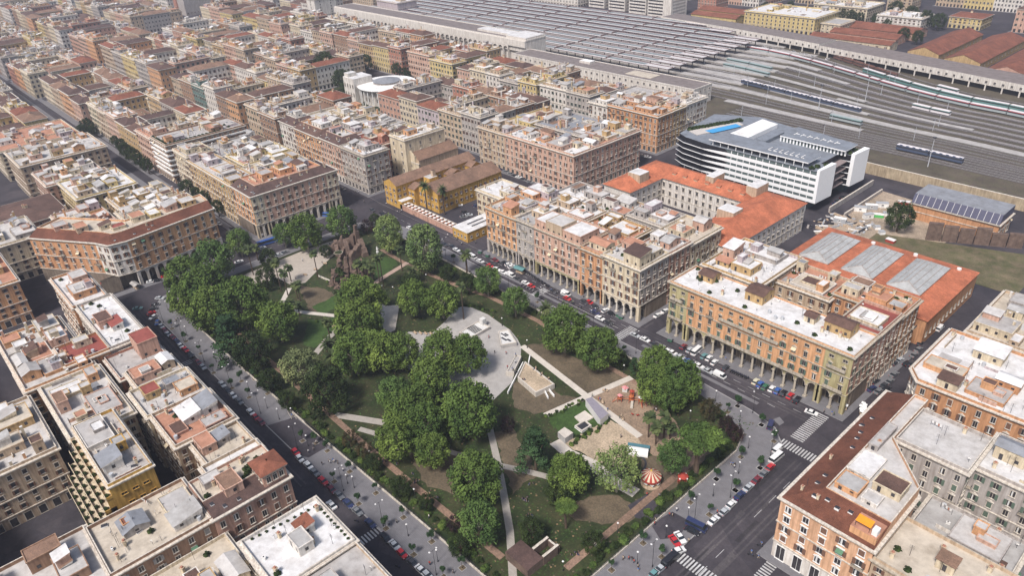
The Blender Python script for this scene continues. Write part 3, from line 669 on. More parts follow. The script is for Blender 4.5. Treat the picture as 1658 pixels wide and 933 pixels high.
# its rear houses
for i, (a, c, e, f, hh, wc, rc, lb) in enumerate([(-400, -381, 80, 116, 22, 'cream', 'sand', 'cream house with tan terraces behind the clipped corner palace'), (-430, -400.1, 84, 114, 20, 'ochre', 'pale', 'ochre house with white terrace farther behind the clipped corner palace'),
        (-430, -381, 56, 79, 19, 'pink', 'terracotta', 'pink house with salmon terraces inside the clipped corner block'), (-478, -441, 72, 104, 20, 'yellow', 'pale', 'pale yellow green apartment block standing alone with blank side wall'), (-512, -480, 66, 98, 19, 'rose', 'terrace', 'dusky rose block behind the pale yellow apartment block'),
        (-480, -441, 34, 66, 15, 'rose', 'browntile', 'low dull brick house below the pale yellow apartment block'), (-438, -406, 8, 46, 20, 'cream', 'terrace', 'cream house joined to the left wing of the clipped palace'), (-402, -360, -6, 26, 20, 'apricot', 'terracotta', 'apricot house across the lane from the clipped palace wing'), (-560, -520, 62, 112, 22, 'tan', 'terrace', 'tan apartment block past the tree lined street bend'), (-620, -570, 60, 110, 20, 'cream', 'terracotta', 'cream block with terracotta roof farther along the tree lined street')]):
    building('town_house', lb, 'house', rect(a, c, e, f), hh, wc, floors=5, bay=4.2, roofc=rc if rc in ROOFC else 'terrace', roof='hip' if rc == 'browntile' else 'flat', winobj=False, seed=60 + i, rooms=9, rich=True)

# W2 pink corner palace: front palace + block behind
x0, x1, y0, y1 = -466, -360, 135.5, 187
building('corner_palace', 'salmon pink arcaded palace with cream corners and dark brown roof facing the park', 'palace', [(x1 - 24, y0), (x1, y0), (x1, y0 + 7), (x1, y1 - 7), (x1, y1), (x1 - 24, y1)], 24, 'apricot', floors=4, bay=4.1, roof='strip', strip=(0, 1, 2, 3, 4), roofc='terracotta', tile='darktile', winobj=True,
         arcade=(1, 2, 3), ha=7.8, wallover={1: 'cream', 3: 'cream', 2: 'pink'}, basecol='cream', seed=10, rooms=5, winedges=(0, 1, 2, 3), roundcol=False)
building('town_house', 'long tan house of ochre bays along the tree lined street, pale roof', 'house', rect(x0 + 22, x1 - 24.05, y0, y0 + 16), 23.6, 'ochre', floors=5, bay=3.9, roofc='terrace', winobj=True, seed=11, rooms=6, winedges=(0,))
building('town_house', 'cream end house with green roof garden opposite the striped brown apartment house', 'house', rect(x0, x0 + 21.9, y0, y0 + 17), 25.5, 'cream', floors=5, bay=3.9, roofc='greyroof', winobj=True, seed=12, rooms=3, winedges=(0, 1))
for i, (a, c, e, f, hh, wc, rc, lb) in enumerate([(x0, x0 + 30, y0 + 18, y1, 22, 'grey', 'greyroof', 'grey rear house with small dark terraces behind the roof garden'), (x0 + 31, x0 + 56, y0 + 20, y1, 23, 'yellow', 'pale', 'yellow courtyard house with white terraces behind the long tan house'), (x0 + 57, x1 - 24.1, y0 + 18, y1, 22, 'cream', 'pale', 'cream rear house with dazzling white terrace behind the salmon palace')]):
    building('rear_house', lb, 'house', rect(a, c, e, f), hh, wc, floors=5, bay=4, roofc=rc, winobj=False, seed=70 + i, rooms=8, winedges=(0, 1))
b = MB(); b.prism(rect(x0 - 2.5, x1 + 3, y0 - 3, y1 + 3), -.1, .13, KERB, PAVE); struct('pavement', b)
# W1
x0, x1, y0, y1 = -471, -367, 209, 267
x1 = -366
building('corner_palace', 'grey stone corner palace with pale terrace opposite the yellow convent', 'palace', rect(x1 - 27, x1, y0, y0 + 17), 24, 'grey', floors=5, bay=3.9, roofc='pale', winobj=True, seed=13, rooms=5, winedges=(0, 1), trim=TRAV)
building('town_house', 'pink and white house with dark tiled roof beside the grey corner palace', 'house', rect(x1 - 52, x1 - 27.05, y0, y0 + 16), 24.3, 'pink', floors=5, bay=3.8, roof='strip', strip=(0, 1), tile='darktile', roofc='terrace', winobj=True, seed=14, rooms=3, winedges=(0,), basecol='white')
building('town_house', 'salmon house with arcaded base third along from the grey corner palace', 'house', rect(x1 - 85, x1 - 52.05, y0, y0 + 16), 23.8, 'apricot', floors=5, bay=3.8, roof='strip', strip=(0, 1), tile='browntile', roofc='greyroof', winobj=True, seed=15, rooms=4, winedges=(0,))
building('town_house', 'white end house of the salmon row', 'house', rect(x0, x1 - 85.05, y0, y0 + 16), 24.5, 'white', floors=5, bay=3.8, roof='strip', strip=(0, 1), tile='darktile', roofc='terrace', winobj=True, seed=16, rooms=3, winedges=(0, 1))
building('rear_house', 'tall blank walled beige house with few windows beside the convent', 'house', rect(x1 - 13, x1 + 3, 236, 266), 27, 'cream', floors=4, bay=7.5, roofc='pale', winobj=True, seed=17, rooms=3, winedges=(0, 1), shut=None, rich=False)
for i, (a, c, e, f, hh, wc, rc, lb) in enumerate([(x1 - 40, x1 - 14, 227, 246, 22, 'red', 'redroof', 'brick red house left of the tall blank beige wall'), (x1 - 40, x1 - 14, 247, 267, 20, 'yellow', 'pale', 'yellow house with white terrace behind the brick red house'), (x1 - 70, x1 - 41, 228, 267, 21.5, 'grey', 'greyroof', 'grey roofed rear house crowded with small sheds behind the salmon row'),
        (x0, x1 - 72, 227, 267, 23, 'cream', 'terrace', 'broad cream rear house behind the white end house')]):
    building('rear_house', lb, 'house', rect(a, c, e, f), hh, wc, floors=5, bay=4, roofc=rc, winobj=False, seed=80 + i, rooms=9, winedges=(0, 1))
b = MB(); b.prism(rect(x0 - 2.5, x1 + 3, y0 - 3, y1 + 3), -.1, .13, KERB, PAVE); struct('pavement', b)
# N1
x0, x1, y0, y1 = -356, -273, 287.5, 346
for i, (a, c, e, f, hh, wc, rc, we, lb) in enumerate([(x0, x0 + 25, y0, y0 + 18, 24, 'tan', 'beige', (0,), 'brown stone left third of the pink palace behind the convent'), (x0 + 25.05, x1, y0, y0 + 18, 24.2, 'pink', 'pale', (0, 1), 'rosy pink corner palace behind the convent yard'),
        (x1 - 18, x1, y0 + 18.05, y1, 24, 'rose', 'terracotta', (1,), 'dark rose side wing with terracotta roof corner behind the pink palace'), (x0, x0 + 24, y0 + 18.1, y1, 22, 'yellow', 'sand', (1,), 'ochre rear wing on the grey block side of pink palace'), (x0 + 24.1, x1 - 18.1, y0 + 27, y1, 24, 'grey', 'lead', (0, 1), 'grey rear house with metal roofs inside the pink palace block')]):
    building('palace', lb, 'palace', rect(a, c, e, f), hh, wc, floors=5, bay=4, roofc=rc, winobj=i < 3, seed=90 + i, rooms=7, winedges=we, shut=SHUT_B)
b = MB(); b.prism(rect(x0 - 2.5, x1 + 3, y0 - 3, y1 + 3), -.1, .13, KERB, PAVE); struct('pavement', b)
# N2, with its orange corner
x0, x1, y0, y1 = -340, -281, 373, 424
for i, (a, c, e, f, hh, wc, rc, we, lb) in enumerate([(x0, x0 + 17, y0, y0 + 16, 23, 'white', 'greyroof', (0,), 'white house with balconies left of the orange corner palace'), (x0 + 17.05, x1, y0, y0 + 16, 24, 'orange', 'greyroof', (0, 1), 'bright orange corner palace with cream quoins near the railway'),
        (x1 - 16, x1, y0 + 16.05, y0 + 30, 24.2, 'ochre', 'pale', (1,), 'amber middle house between orange corner palace and white railway end house'), (x1 - 16, x1, y0 + 30.1, y1 + 2, 25, 'white', 'pale', (1,), 'white end house facing the railway beside the curved hotel'),
        (x0, x1 - 16.1, y0 + 17, y1, 23, 'grey', 'beige', (0, 1), 'grey rear house with white stair tower by the station wing')]):
    building('palace', lb, 'palace', rect(a, c, e, f), hh, wc, floors=5, bay=3.8, roofc=rc, winobj=i < 4, seed=100 + i, rooms=6, winedges=we, shut=SHUT_B)
b = MB(); b.prism(rect(x0 - 2.5, x1 + 3, y0 - 3, y1 + 3), -.1, .13, KERB, PAVE); struct('pavement', b)

# ---- blocks of ordinary houses
block('block between orange palace and station', -400, -350, 385, 430, 22, ['white', 'grey'], ['grey', 'tan'], 1)
block('block with the yellow corner', -504, -408, 389, 438, 22, ['pink', 'cream', 'white', 'grey', 'yellow'], ['yellow', 'brown'], 2)
block('grey block beside the pink palace', -493, -371, 302, 367, 23, ['rose', 'cream', 'lilac', 'tan', 'grey'], ['grey', 'brown', 'brown'], 3)
block('red and yellow block near station', -577, -512, 390, 445, 24, ['pink', 'yellow'], ['yellow', 'ochre'], 4)
block('tall brick red corner block', -708, -589, 391, 450, 24, ['brown', 'pink', 'ochre', 'yellow', 'red'], ['red', 'ochre'], 5)
block('cream block before the long arcade', -808, -717, 394, 455, 22, ['cream', 'white', 'tan', 'pink'], None, 6)
block('narrow pink brown block', -533, -486, 213, 275, 23, ['tan', 'brown'], ['tan', 'brown'], 7)
block('white and scaffolded block', -692, -557, 217, 280, 23, ['tan', 'brown', 'teal', 'white', 'brown', 'apricot'], ['apricot', 'grey'], 8)
block('striped apartment house block', -653, -512, 137, 192, 22, ['cream', 'tan', 'pink', 'ochre', 'ochre', 'pink'], ['tan', 'red'], 9)
sa_ = building('striped_apartments', 'brown apartment house striped with white balcony bands and green roof hedge', 'apartment house', rect(-504.8, -478, 135.5, 188), 25, 'brown', floors=6, bay=3.6, roofc='dulltile' if False else 'beige', seed=500, rooms=4, winobj=True, winedges=(0, 1), shut=None, rich=False)
for k_ in range(6):
    m = MB(); m.ring(offset(rect(-13.4, 13.4, -26.25, 26.25), -1.0), offset(rect(-13.4, 13.4, -26.25, 26.25), .05), 5.2 + k_ * 3.2, 6.1 + k_ * 3.2, WHITE); m.build('balcony_band', sa_)
for k_ in range(14): put('roof_shrub', small('terrace_plant'), sa_, (12, -25 + k_ * 2.6, 24.8), k_, sc=1.4); put('roof_shrub', small('terrace_plant'), sa_, (-12 + k_ * 1.8, -25, 24.8), k_, sc=1.3)
block('arched church street block', -790, -670, 135, 190, 21, ['cream', 'tan', 'apricot', 'pink'], None, 10)
block('block left of scaffolded block', -891, -720, 217, 280, 23, ['tan', 'grey', 'yellow', 'grey', 'apricot'], None, 11)
block('block before the round hall garden', -700, -612, 300, 365, 22, ['brown', 'tan', 'rose', 'ochre'], None, 12)
block('far block left of garden', -820, -722, 300, 365, 22, None, None, 13)
block('outermost block in hall row', -940, -840, 300, 365, 22, None, None, 14, far=True)
block('outermost block in scaffold row', -1010, -912, 217, 280, 22, None, None, 15, far=True)
block('block past the church street', -900, -808, 130, 190, 21, None, None, 16, far=True)
block('farthest block on church street', -1030, -920, 130, 190, 21, None, None, 17, far=True)
block('block far beyond the arcade end', -930, -830, 394, 455, 22, None, None, 18, far=True)
block('grey domed street block', -760, -640, 40, 105, 20, None, None, 19)
block('block beside the frame edge street', -900, -780, 40, 110, 20, None, None, 20, far=True)
block('low block behind clipped palace', -560, -450, -40, 26, 18, None, None, 21)
block('low block beyond low block', -690, -580, -40, 26, 18, None, None, 22, far=True)
nm = ['hazy block by the horizon', 'second hazy block', 'third hazy block', 'fourth hazy block']
rows = [(-1160, -1050), (-1290, -1180), (-1420, -1310), (-1550, -1440), (-1690, -1570)]
rn = ['church street', 'scaffold row', 'hall row', 'arcade row', 'square beyond arcade', 'hill row', 'high hill row']
k = 23
for j, (ya, yb) in enumerate([(130, 190), (217, 280), (300, 365), (394, 455)]):
    for i, (xa, xb) in enumerate(rows):
        if xa < -1500 and j == 0: pass
        if j == 3 and i == 0: xa, xb = -1060, -960
        block(f"{nth(i)} hazy block of {rn[j]}", xa, xb, ya, yb, 21, None, None, k, far=True); k += 1
for i, (xa, xb) in enumerate([(-1000, -920), (-1110, -1020), (-1230, -1130), (-1350, -1250), (-1480, -1370), (-1620, -1500)]):
    block(f"{nth(i)} hazy block beyond the forecourt", xa, xb, 480, 545, 22, None, None, k, far=True); k += 1
for i, (xa, xb) in enumerate([(-1130, -1020), (-1270, -1160), (-1400, -1300)]):
    block(f"{nth(i)} hazy block of forecourt rear", xa, xb, 575, 640, 20, None, None, k, far=True); k += 1
for i, (xa, xb) in enumerate([(-1040, -940), (-1180, -1070), (-1310, -1200)]):
    block(f"{nth(i)} hazy block on frame edge street", xa, xb, 30, 105, 20, None, None, k, far=True); k += 1
print('houses', NH[0])
# ---------------------------------------------------------------- houses along the near-left street (pavement edge y = 53)
def H(lb, a, c, e, f, h, wc, rc='terrace', we=(0, 1), rooms=4, seed=0, **kw):
    kw.setdefault('floors', 5); kw.setdefault('bay', 3.9); kw.setdefault('winobj', True)
    return building('street_house', lb, 'house', rect(a, c, e, f), h, wc, roofc=rc, winedges=we, rooms=rooms, seed=seed, **kw)
H('cream roofed house with orange parapet edge at the far end of near-left street', -345, -311, 36, 49, 22, 'orange', 'pale', seed=201, rooms=2, trim=STONE)
H('grey walled wing with long whitewashed flat roof and red tiled stair hut', -310.9, -268, 37, 50.5, 22, 'grey', 'pale', seed=202, rooms=2, rooms_only=[(-293, -285, 39, 44, 3.2, 'rose', 'browntile', 0), (-287, -280, 42, 46, 2.2, 'white', 'redroof', 1)])
H('orange wing with wine red flat roof and white skylight box', -283, -267.5, 22, 36.9, 22.3, 'orange', 'redroof', seed=203, rooms=1, we=(0, 1), basecol='brown', rooms_only=[(-281, -277, 28, 33, 2.6, 'cream', 'terrace', 0)])
H('brick loggia house with red flat roof raised above the near-left street', -267.4, -249, 34, 51.5, 19.5, 'red', 'beige', seed=204, rooms=1, rooms_only=[(-266.5, -257, 44, 51, 6.5, 'rose', 'redroof', 0)])
H('small beige flat roofed house with stepped parapet beside the brick loggia', -248.9, -236, 36, 51.5, 21.5, 'tan', 'beige', seed=205, rooms=2)
H('terraced house with bright red roofed hut and white parasols', -235.9, -218, 33, 52.5, 21.6, 'cream', 'terrace', seed=206, rooms=4, rooms_only=[(-233, -227, 36, 41, 2.6, 'ochre', 'redroof', 0), (-227, -221, 45, 51, 2.4, 'apricot', 'sand', 0), (-232, -228, 43, 48, 2.2, 'grey', 'lead', 0)])
H('house with pale green and slate lean-to roofs over a terracotta terrace', -217.9, -197, 34, 53, 21.8, 'tan', 'terracotta', seed=207, rooms=2, basecol='ochre', rooms_only=[(-213, -205, 40, 45.5, 2.4, 'white', 'pale', 1), (-213, -205, 45.6, 51, 3.0, 'white', 'lead', 1), (-203, -198, 44, 51, 1.4, 'rose', 'beige', 0), (-208, -202, 36, 40, .9, 'rose', 'browntile', 0)])
H('tan roofed house with glass canopy beside the white terrace strip', -196.9, -183.5, 38, 53, 20.5, 'tan', 'sand', seed=208, rooms=1, rooms_only=[(-196, -189, 39, 43.5, 2.8, 'pink', 'terracotta', 0), (-195, -190, 44, 48, 2.2, 'grey', 'lead', 1)])
H('narrow house with dazzling white roof before the brick corner house', -183.4, -177, 36, 53, 21.2, 'tan', 'pale', seed=209, rooms=0)
CB = building('corner_house', 'red brick corner house with loggia tower, roof garden and dark brown tile edge', 'house', rect(-176.9, -160.5, 30.3, 52.5), 22.5, 'rose', floors=4, bay=3.6, roof='strip', strip=(1,), tile='darktile', rise=1.6, roofc='sand', winobj=True, winedges=(0, 1), seed=210, rooms=0, kinds=['arch', 'plain', 'plain', 'plain'],
         rooms_only=[(-171, -164, 36, 41, 2.8, 'pink', 'dulltile', 0), (-175, -171.2, 33, 38, 2.0, 'grey', 'terrace', 0)])
building('corner_house', 'brown plastered house with cream terrace of potted plants and slate hip roof', 'house', rect(-182, -161.2, 4.5, 30.2), 22, 'brown', floors=5, bay=4.2, roofc='sand', winobj=True, winedges=(0, 1), seed=211, rooms=0, shut=SHUT_Y, basecol='tan',
         rooms_only=[(-177, -170, 22, 29, 2.2, 'cream', 'beige', 0), (-177, -171, 11, 17.5, 1.8, 'grey', 'lead', 2), (-169.8, -164, 21.5, 29, 2.2, 'white', 'greyroof', 1), (-176, -173.5, 12, 14.5, 2.6, 'orange', 'redtile', 0)])
building('corner_house', 'dark brown house at the lower picture edge, next to the cream terrace house', 'house', rect(-184, -161.4, -26, 4.4), 21.5, 'brown', floors=5, bay=4.2, roofc='terrace', winobj=True, winedges=(1,), seed=212, rooms=5, shut=SHUT_Y)
# loggia tower on the corner house
t = MB(); cx_, cy_ = -168.7, 41.4
tw = rect(-168.5 - cx_, -161.2 - cx_, 45.5 - cy_, 52.3 - cy_); z0 = 22.7
t.prism(tw, z0, z0 + 4.2, wall('rose'), False); po = offset(tw, -.7)
pk = offset(tw, 3.2)
for i in range(4): t.face([(*po[i], z0 + 4.3), (*po[(i + 1) % 4], z0 + 4.3), (*pk[(i + 1) % 4], z0 + 5.6), (*pk[i], z0 + 5.6)], roofm('redtile'))
t.ring(offset(tw, -.4), offset(tw, .1), z0 + 3.7, z0 + 4.25, STONE)
lt = t.build('belvedere', CB)
for i, (px_, py_, an) in enumerate([(tw[0][0] + 1.5, tw[0][1], 0), (tw[0][0] + 3.65, tw[0][1], 0), (tw[0][0] + 5.8, tw[0][1], 0), (tw[1][0], tw[1][1] + 1.5, pi / 2), (tw[1][0], tw[1][1] + 3.4, pi / 2), (tw[1][0], tw[1][1] + 5.3, pi / 2)]):
    put('window', win_mesh(1.1, 1.9, 'arch', None, STONE), lt, (px_, py_, z0 + .9), an)
for x, y in ((-4, 2.5), (-3, 3.5), (-2, 2.2), (-4.5, 4), (-1, 1)): put('terrace_plant', small('terrace_plant'), CB, (x + 1.8, y + .5, 23.6))
# orange house with stepped green balconies
OB = building('balcony_block', 'mustard orange end wall block with stepped plant-filled balconies', 'apartment block', rect(-224, -189, 13.5, 25.5), 26, 'mustard', floors=5, bay=3.0, roofc='beige', winobj=True, winedges=(), seed=213, rooms=5, rich=False, shut=None)
for fl in range(5):
    m = MB(); w0 = -17.5; d = 1.6 + (4 - fl) * 1.5; m.box(w0, 17.5, -6 - d, -6, 5.5 + fl * 4, 5.8 + fl * 4, wall('cream')); m.box(w0, 17.5, -6 - d - .15, -6 - d, 5.8 + fl * 4, 6.8 + fl * 4, wall('cream')); m.box(17.3, 17.5, -6 - d, -6, 2, 6.8 + fl * 4, wall('mustard'))
    bl = m.build('balcony', OB)
    for j in range(9): put('balcony_plant', small('terrace_plant'), bl, (w0 + 2 + j * 3.9, -6 - d + .5, 5.9 + fl * 4), j, sc=.8)
for j in range(3):
    for fl in range(5): put('window', win_mesh(1.5, .8, 'plain', None, wall('mustard')), OB, (17.5, -3 + j * 3 + (fl % 2), 6 + fl * 3.8), pi / 2)
H('broad grey flat roofed building behind the mustard balcony block', -262, -225, 12, 31, 21, 'cream', 'terrace', seed=214, rooms=8)
H('dusky tan house at the picture edge behind the grey flat roofed building', -310, -264, 8, 30, 21, 'apricot', 'terrace', seed=215, rooms=14, winobj=False)
H('stone coloured house facing the mustard block across the dark yard', -262, -226, -16, 8, 20, 'tan', 'terrace', seed=216, rooms=9, winobj=False)
# white terrace house at the lower edge
WT = H('white house with broad bleached roof terrace lined by flower pots', -148, -127.6, 32, 53.5, 22.4, 'white', 'pale', seed=220, rooms=0, shut=None, parapet=.7, rooms_only=[(-139, -133, 41, 45, 3.0, 'white', 'greyroof', 0), (-142, -138, 44, 48, 2.6, 'white', 'redtile', 1)])
for i in range(10): put('flower_pot', small('terrace_plant'), WT, (-9.2 + i * .2, -8 + i * 1.9, 22.3), i, sc=.45); put('flower_pot', small('terrace_plant'), WT, (-7 + i * 1.7, 9.8, 22.3), i, sc=.45)
H('house with plain taupe flat roof next to the white terrace house', -127.5, -95, 38, 53.5, 21.6, 'tan', 'beige', seed=221, rooms=0, rooms_only=[(-123, -118, 40, 44, 3.0, 'grey', 'greyroof', 0)])
H('low cream house with ribbed roof under the white terrace house', -160, -127.6, 8, 31.8, 16, 'cream', 'sand', seed=222, rooms=5)
H('cream flat roofed house at the lower middle picture edge', -127.5, -92, 12, 37.8, 19, 'white', 'pale', seed=223, rooms=4)
b = MB(); b.prism(rect(-345, -160, 34, 55), -.1, .13, KERB, PAVE); struct('pavement', b)
b = MB(); b.prism(rect(-150, -90, 30, 56), -.1, .13, KERB, PAVE); struct('pavement', b)

# ---------------------------------------------------------------- lower right corner block
BR = building('corner_palace', 'peach corner palace with white base, rusty brown roof and orange awning', 'palace', [(-60.5, 141.5), (-36.2, 141.5), (-36.2, 166), (-49, 180), (-49, 203), (-60.5, 203)], 22, 'peach', floors=4, bay=4.7, wsc=1.3, roof='strip', strip={0: 8, 5: 7.5}, tile='rustbrown', rise=3.0, roofc='terrace',
         winobj=True, winedges=(0,), seed=230, rooms=0, rooms_only=[(-52, -46, 152, 158, 1.6, 'apricot', 'greyroof', 0), (-45, -38, 158, 164, 2.4, 'cream', 'browntile', 0), (-52.5, -46.5, 160, 170, .8, 'white', 'pale', 0), (-52.5, -50, 172, 184, 1.8, 'grey', 'beige', 0), (-45, -41, 152, 156, 1.2, 'white', 'terrace', 0)], basecol='white', kinds=['pediment', 'plain', 'hood', 'plain'], trim=STONE, frame=WHITE, attic=False, base=6.5, ha=6.5)
mx_, my_ = BR.location.x, BR.location.y
for i in range(4): m = MB(); m.box(-.6, .6, -.5, .5, 0, .7, WHITE, GLASS); m.build('skylight', BR, (-54 + i * 3 - mx_, 146 + (i % 2) - my_, 23.6))
m = MB(); m.box(-43 - mx_, -36.6 - mx_, 142.6 - my_, 148.5 - my_, 22.3, 24.6, wall('apricot'), roofm('terracotta')); tr = m.build('roof_terrace', BR)
m = MB(); AWN = M('orange_awning', (0.75, 0.27, 0.02), .08, 1); m.face([(-42.4 - mx_, 143.2 - my_, 26.3), (-38.6 - mx_, 143.2 - my_, 26.3), (-38.6 - mx_, 145.4 - my_, 26.9), (-42.4 - mx_, 145.4 - my_, 26.9)], AWN)
for x in (-42.2, -38.8): m.tube((x - mx_, 143.3 - my_, 24.6), (x - mx_, 143.3 - my_, 26.3), .06, IRON, 4)
m.build('awning', tr)
m = MB(); m.box(-38.2 - mx_, -36.9 - mx_, 143.2 - my_, 145 - my_, 24.6, 26.4, WHITE, WHITE); m.build('terrace_hut', tr)
H('grey house with wide pale flat roof and dark courtyard windows', -48.8, -30, 181, 199, 24, 'grey', 'terrace', seed=231, rooms=0, shut=SHUT_G)
H('tan roofed corner house with small yellow stair hut at right picture edge', -36, -4, 141.8, 160, 19, 'tan', 'sand', seed=232, rooms=0, trim=TRAV, rooms_only=[(-25, -21, 150, 153, 3, 'cream', 'dulltile', 1)])
H('low rear house with plain concrete roof between the grey and tan houses', -36, -12, 160.2, 180, 12, 'grey', 'greyroof', seed=233, rooms=2)
H('grey apartment wing with pale roof facing the brick orange palace', -29.9, -2, 186, 204, 23, 'grey', 'pale', seed=234, rooms=2, we=(0,), shut=SHUT_G)
H('low corner house with green hedged roof terrace by the market street', -61, -49.2, 203.3, 212, 9, 'cream', 'terrace', seed=235, rooms=1, floors=1)
building('corner_palace', 'brick orange palace with white rounded corner behind the market street', 'palace', [(-60, 219), (-56, 214), (-20, 215), (-20, 250), (-60, 250)], 22.5, 'orange', floors=4, bay=4.0, roofc='pale', winobj=True, winedges=(0, 1), wallover={0: 'white'}, seed=236, rooms=7, trim=STONE, base=5.5)
H('far right house with pale roof beyond the brick orange palace', -19.8, 10, 215, 248, 22, 'tan', 'terrace', seed=237, rooms=7, we=(0,), winobj=False)
H('right edge house with grey roof above the concrete yard', -2, 26, 150, 176, 20, 'cream', 'greyroof', seed=238, rooms=6, we=(0,), winobj=False)
H('right edge house beyond the grey apartment wing', -1.8, 26, 184, 206, 21, 'pink', 'terrace', seed=239, rooms=6, we=(0,), winobj=False)
H('bottom right house below the tan roofed corner house', -30, 6, 120, 139, 18, 'cream', 'terrace', seed=240, rooms=5, we=(0,), winobj=False)
b = MB(); b.prism(rect(-63.5, 30, 139, 208), -.1, .13, KERB, PAVE); struct('pavement', b)
b = MB(); b.prism(rect(-63, 12, 211.5, 252), -.1, .125, KERB, PAVE); struct('pavement', b)

# ---------------------------------------------------------------- convent
def gable_wing(root, nm, x0, x1, y0, y1, h, rise, wm, rm, axis='y', wins=(), ov=.6, floors=2, bay=3.6, winobj=True):
    m = MB(); m.prism(rect(x0, x1, y0, y1), 0, h, wm, False)
    if axis == 'y':
        c = (x0 + x1) / 2; m.face([(x0, y0, h), (x1, y0, h), (c, y0, h + rise)], wm); m.face([(x1, y1, h), (x0, y1, h), (c, y1, h + rise)], wm)
    else:
        c = (y0 + y1) / 2; m.face([(x1, y0, h), (x1, y1, h), (x1, c, h + rise)], wm); m.face([(x0, y1, h), (x0, y0, h), (x0, c, h + rise)], wm)
    m.build('wall', root); m = MB(); X0, X1, Y0, Y1 = x0 - ov, x1 + ov, y0 - ov * .5, y1 + ov * .5; z = h + .05
    if axis == 'y':
        m.face([(X0, Y1, z), (X0, Y0, z), (c, Y0, h + rise + .1), (c, Y1, h + rise + .1)], rm); m.face([(X1, Y0, z), (X1, Y1, z), (c, Y1, h + rise + .1), (c, Y0, h + rise + .1)], rm)
    else:
        m.face([(X0, y0 - ov, z), (X1, y0 - ov, z), (X1, c, h + rise + .1), (X0, c, h + rise + .1)], rm); m.face([(X1, y1 + ov, z), (X0, y1 + ov, z), (X0, c, h + rise + .1), (X1, c, h + rise + .1)], rm)
    m.build('roof', root)
    for (ax, ay, L, an) in ((x0, y0, x1 - x0, 0), (x1, y0, y1 - y0, pi / 2)):
        if (an == 0 and 0 not in wins) or (an and 1 not in wins): continue
        k = max(1, round(L / bay))
        for f in range(floors):
            for j in range(k): put('window', win_mesh(1.0, 1.6, 'plain', SHUT_B, STONE, (j + f) % 4), root, (ax + cos(an) * (j + .5) * L / k, ay + sin(an) * (j + .5) * L / k, 2 + f * (h - 3) / floors + .8), an)
MUST = wall('mustard'); DT = roofm('dulltile')
cv = thing('convent', 'mustard yellow convent with long brown tiled gable roofs around small courts', 'convent', (-330, 235, 0), group=None)
gable_wing(cv, 'w', -18, -6, -26, 32, 13.5, 3.2, MUST, DT, 'y', (0, 1), floors=3)
gable_wing(cv, 'e', 0.02, 18, -15, 32, 11.5, 3.9, MUST, DT, 'y', (0, 1), floors=2)
gable_wing(cv, 'l', -6.02, 0, -18, -9, 10.5, 2.2, MUST, DT, 'x', (0,), floors=2)
gable_wing(cv, 'm', -6.02, 0, 8, 18, 11, 2.4, MUST, DT, 'x', (0,), floors=2)
gable_wing(cv, 'n', -6.02, 0, 24, 31.9, 11.8, 2.4, MUST, DT, 'x', (0,), floors=2)
m = MB(); m.box(-4, 1.5, -8, -2, 0, 14.5, MUST, roofm('terrace')); m.box(-1.4, .6, -4.5, -2.5, 14.5, 18, wall('tan'), roofm('browntile')); m.build('bell_turret', cv)
m = MB(); m.box(-6, -2, -26, -18.2, 0, 5, MUST, roofm('pale')); m.build('porch', cv)
ch = thing('church', 'cream fronted church with curled gable and brown tiled nave between convent and beige wall', 'church', (-365, 248, 0))
gable_wing(ch, 'n', -7, 9, -8, 22, 15, 4, wall('tan'), DT, 'y', (1,), floors=1, bay=6)
m = MB(); m.box(-7.6, 9.6, -8.9, -8.05, 0, 13, wall('cream')); m.box(-4.5, 6.5, -8.9, -8.05, 13, 17.5, wall('cream'))
for i in range(6): a = pi * i / 6; c = pi * (i + 1) / 6; m.face([(1 - 5.5 * cos(a), -8.9, 17.5 + 2.6 * sin(a)), (1 - 5.5 * cos(c), -8.9, 17.5 + 2.6 * sin(c)), (1, -8.9, 17.5)], wall('cream'))
m.ring(rect(-7.8, 9.8, -9.2, -8), rect(-7.5, 9.5, -8.8, -8.1), 12.7, 13.2, STONE); m.build('facade', ch)
put('window', win_mesh(2, 3, 'arch', None, STONE), ch, (1, -8.9, 8.5)); put('door', win_mesh(2.4, 4.2, 'pediment', SHUT_B, STONE, 3), ch, (1, -8.9, 0.2))
b = MB(); b.prism([(-372, 207.5), (-352, 206), (-262, 206.5), (-262, 268), (-372, 271)], -.1, .12, KERB, ASPH2); struct('convent_yard', b)
lw = thing('yard_building', 'low ochre building with white skylit roof at the corner of the convent car park', 'outbuilding', (-278, 219, 0))
m = MB(); m.box(-6, 6, -11.5, 10, 0, 5.5, MUST); m.build('wall', lw); m = MB(); m.box(-6.2, 6.2, -11.7, 10.2, 5.5, 5.8, wall('cream'), roofm('pale')); m.box(-2.4, -1.2, -5, 6, 5.8, 6, WHITE, GLASS); m.box(1.2, 2.4, -5, 6, 5.8, 6, WHITE, GLASS); m.build('roof', lw)
for i in range(4): put('window', win_mesh(1, 1.4, 'plain', None, STONE), lw, (-4.2 + i * 2.8, -11.5, 2))
for i in range(5): put('window', win_mesh(1, 1.4, 'plain', None, STONE), lw, (6, -9 + i * 4, 2), pi / 2)
H('cream house with wide white roof between the convent car park and the arcades', -294, -269, 233, 252, 15.5, 'cream', 'pale', seed=250, rooms=1, floors=3, base=3.5)
tw_ = thing('terrace_wall', 'long rendered boundary wall topped by restaurant terrace along the street before the convent', 'wall', (-308, 210.2, 0))
m = MB(); m.box(-26, 24, -1.2, -.8, 0, 3.4, wall('rose'), STONE); m.box(-26, 24, 3.8, 4.2, 0, 3.2, wall('tan'), STONE); m.build('wall', tw_); m = MB(); m.box(-25.9, 23.9, -.8, 3.8, 2.0, 2.3, roofm('terracotta')); m.build('terrace_floor', tw_)
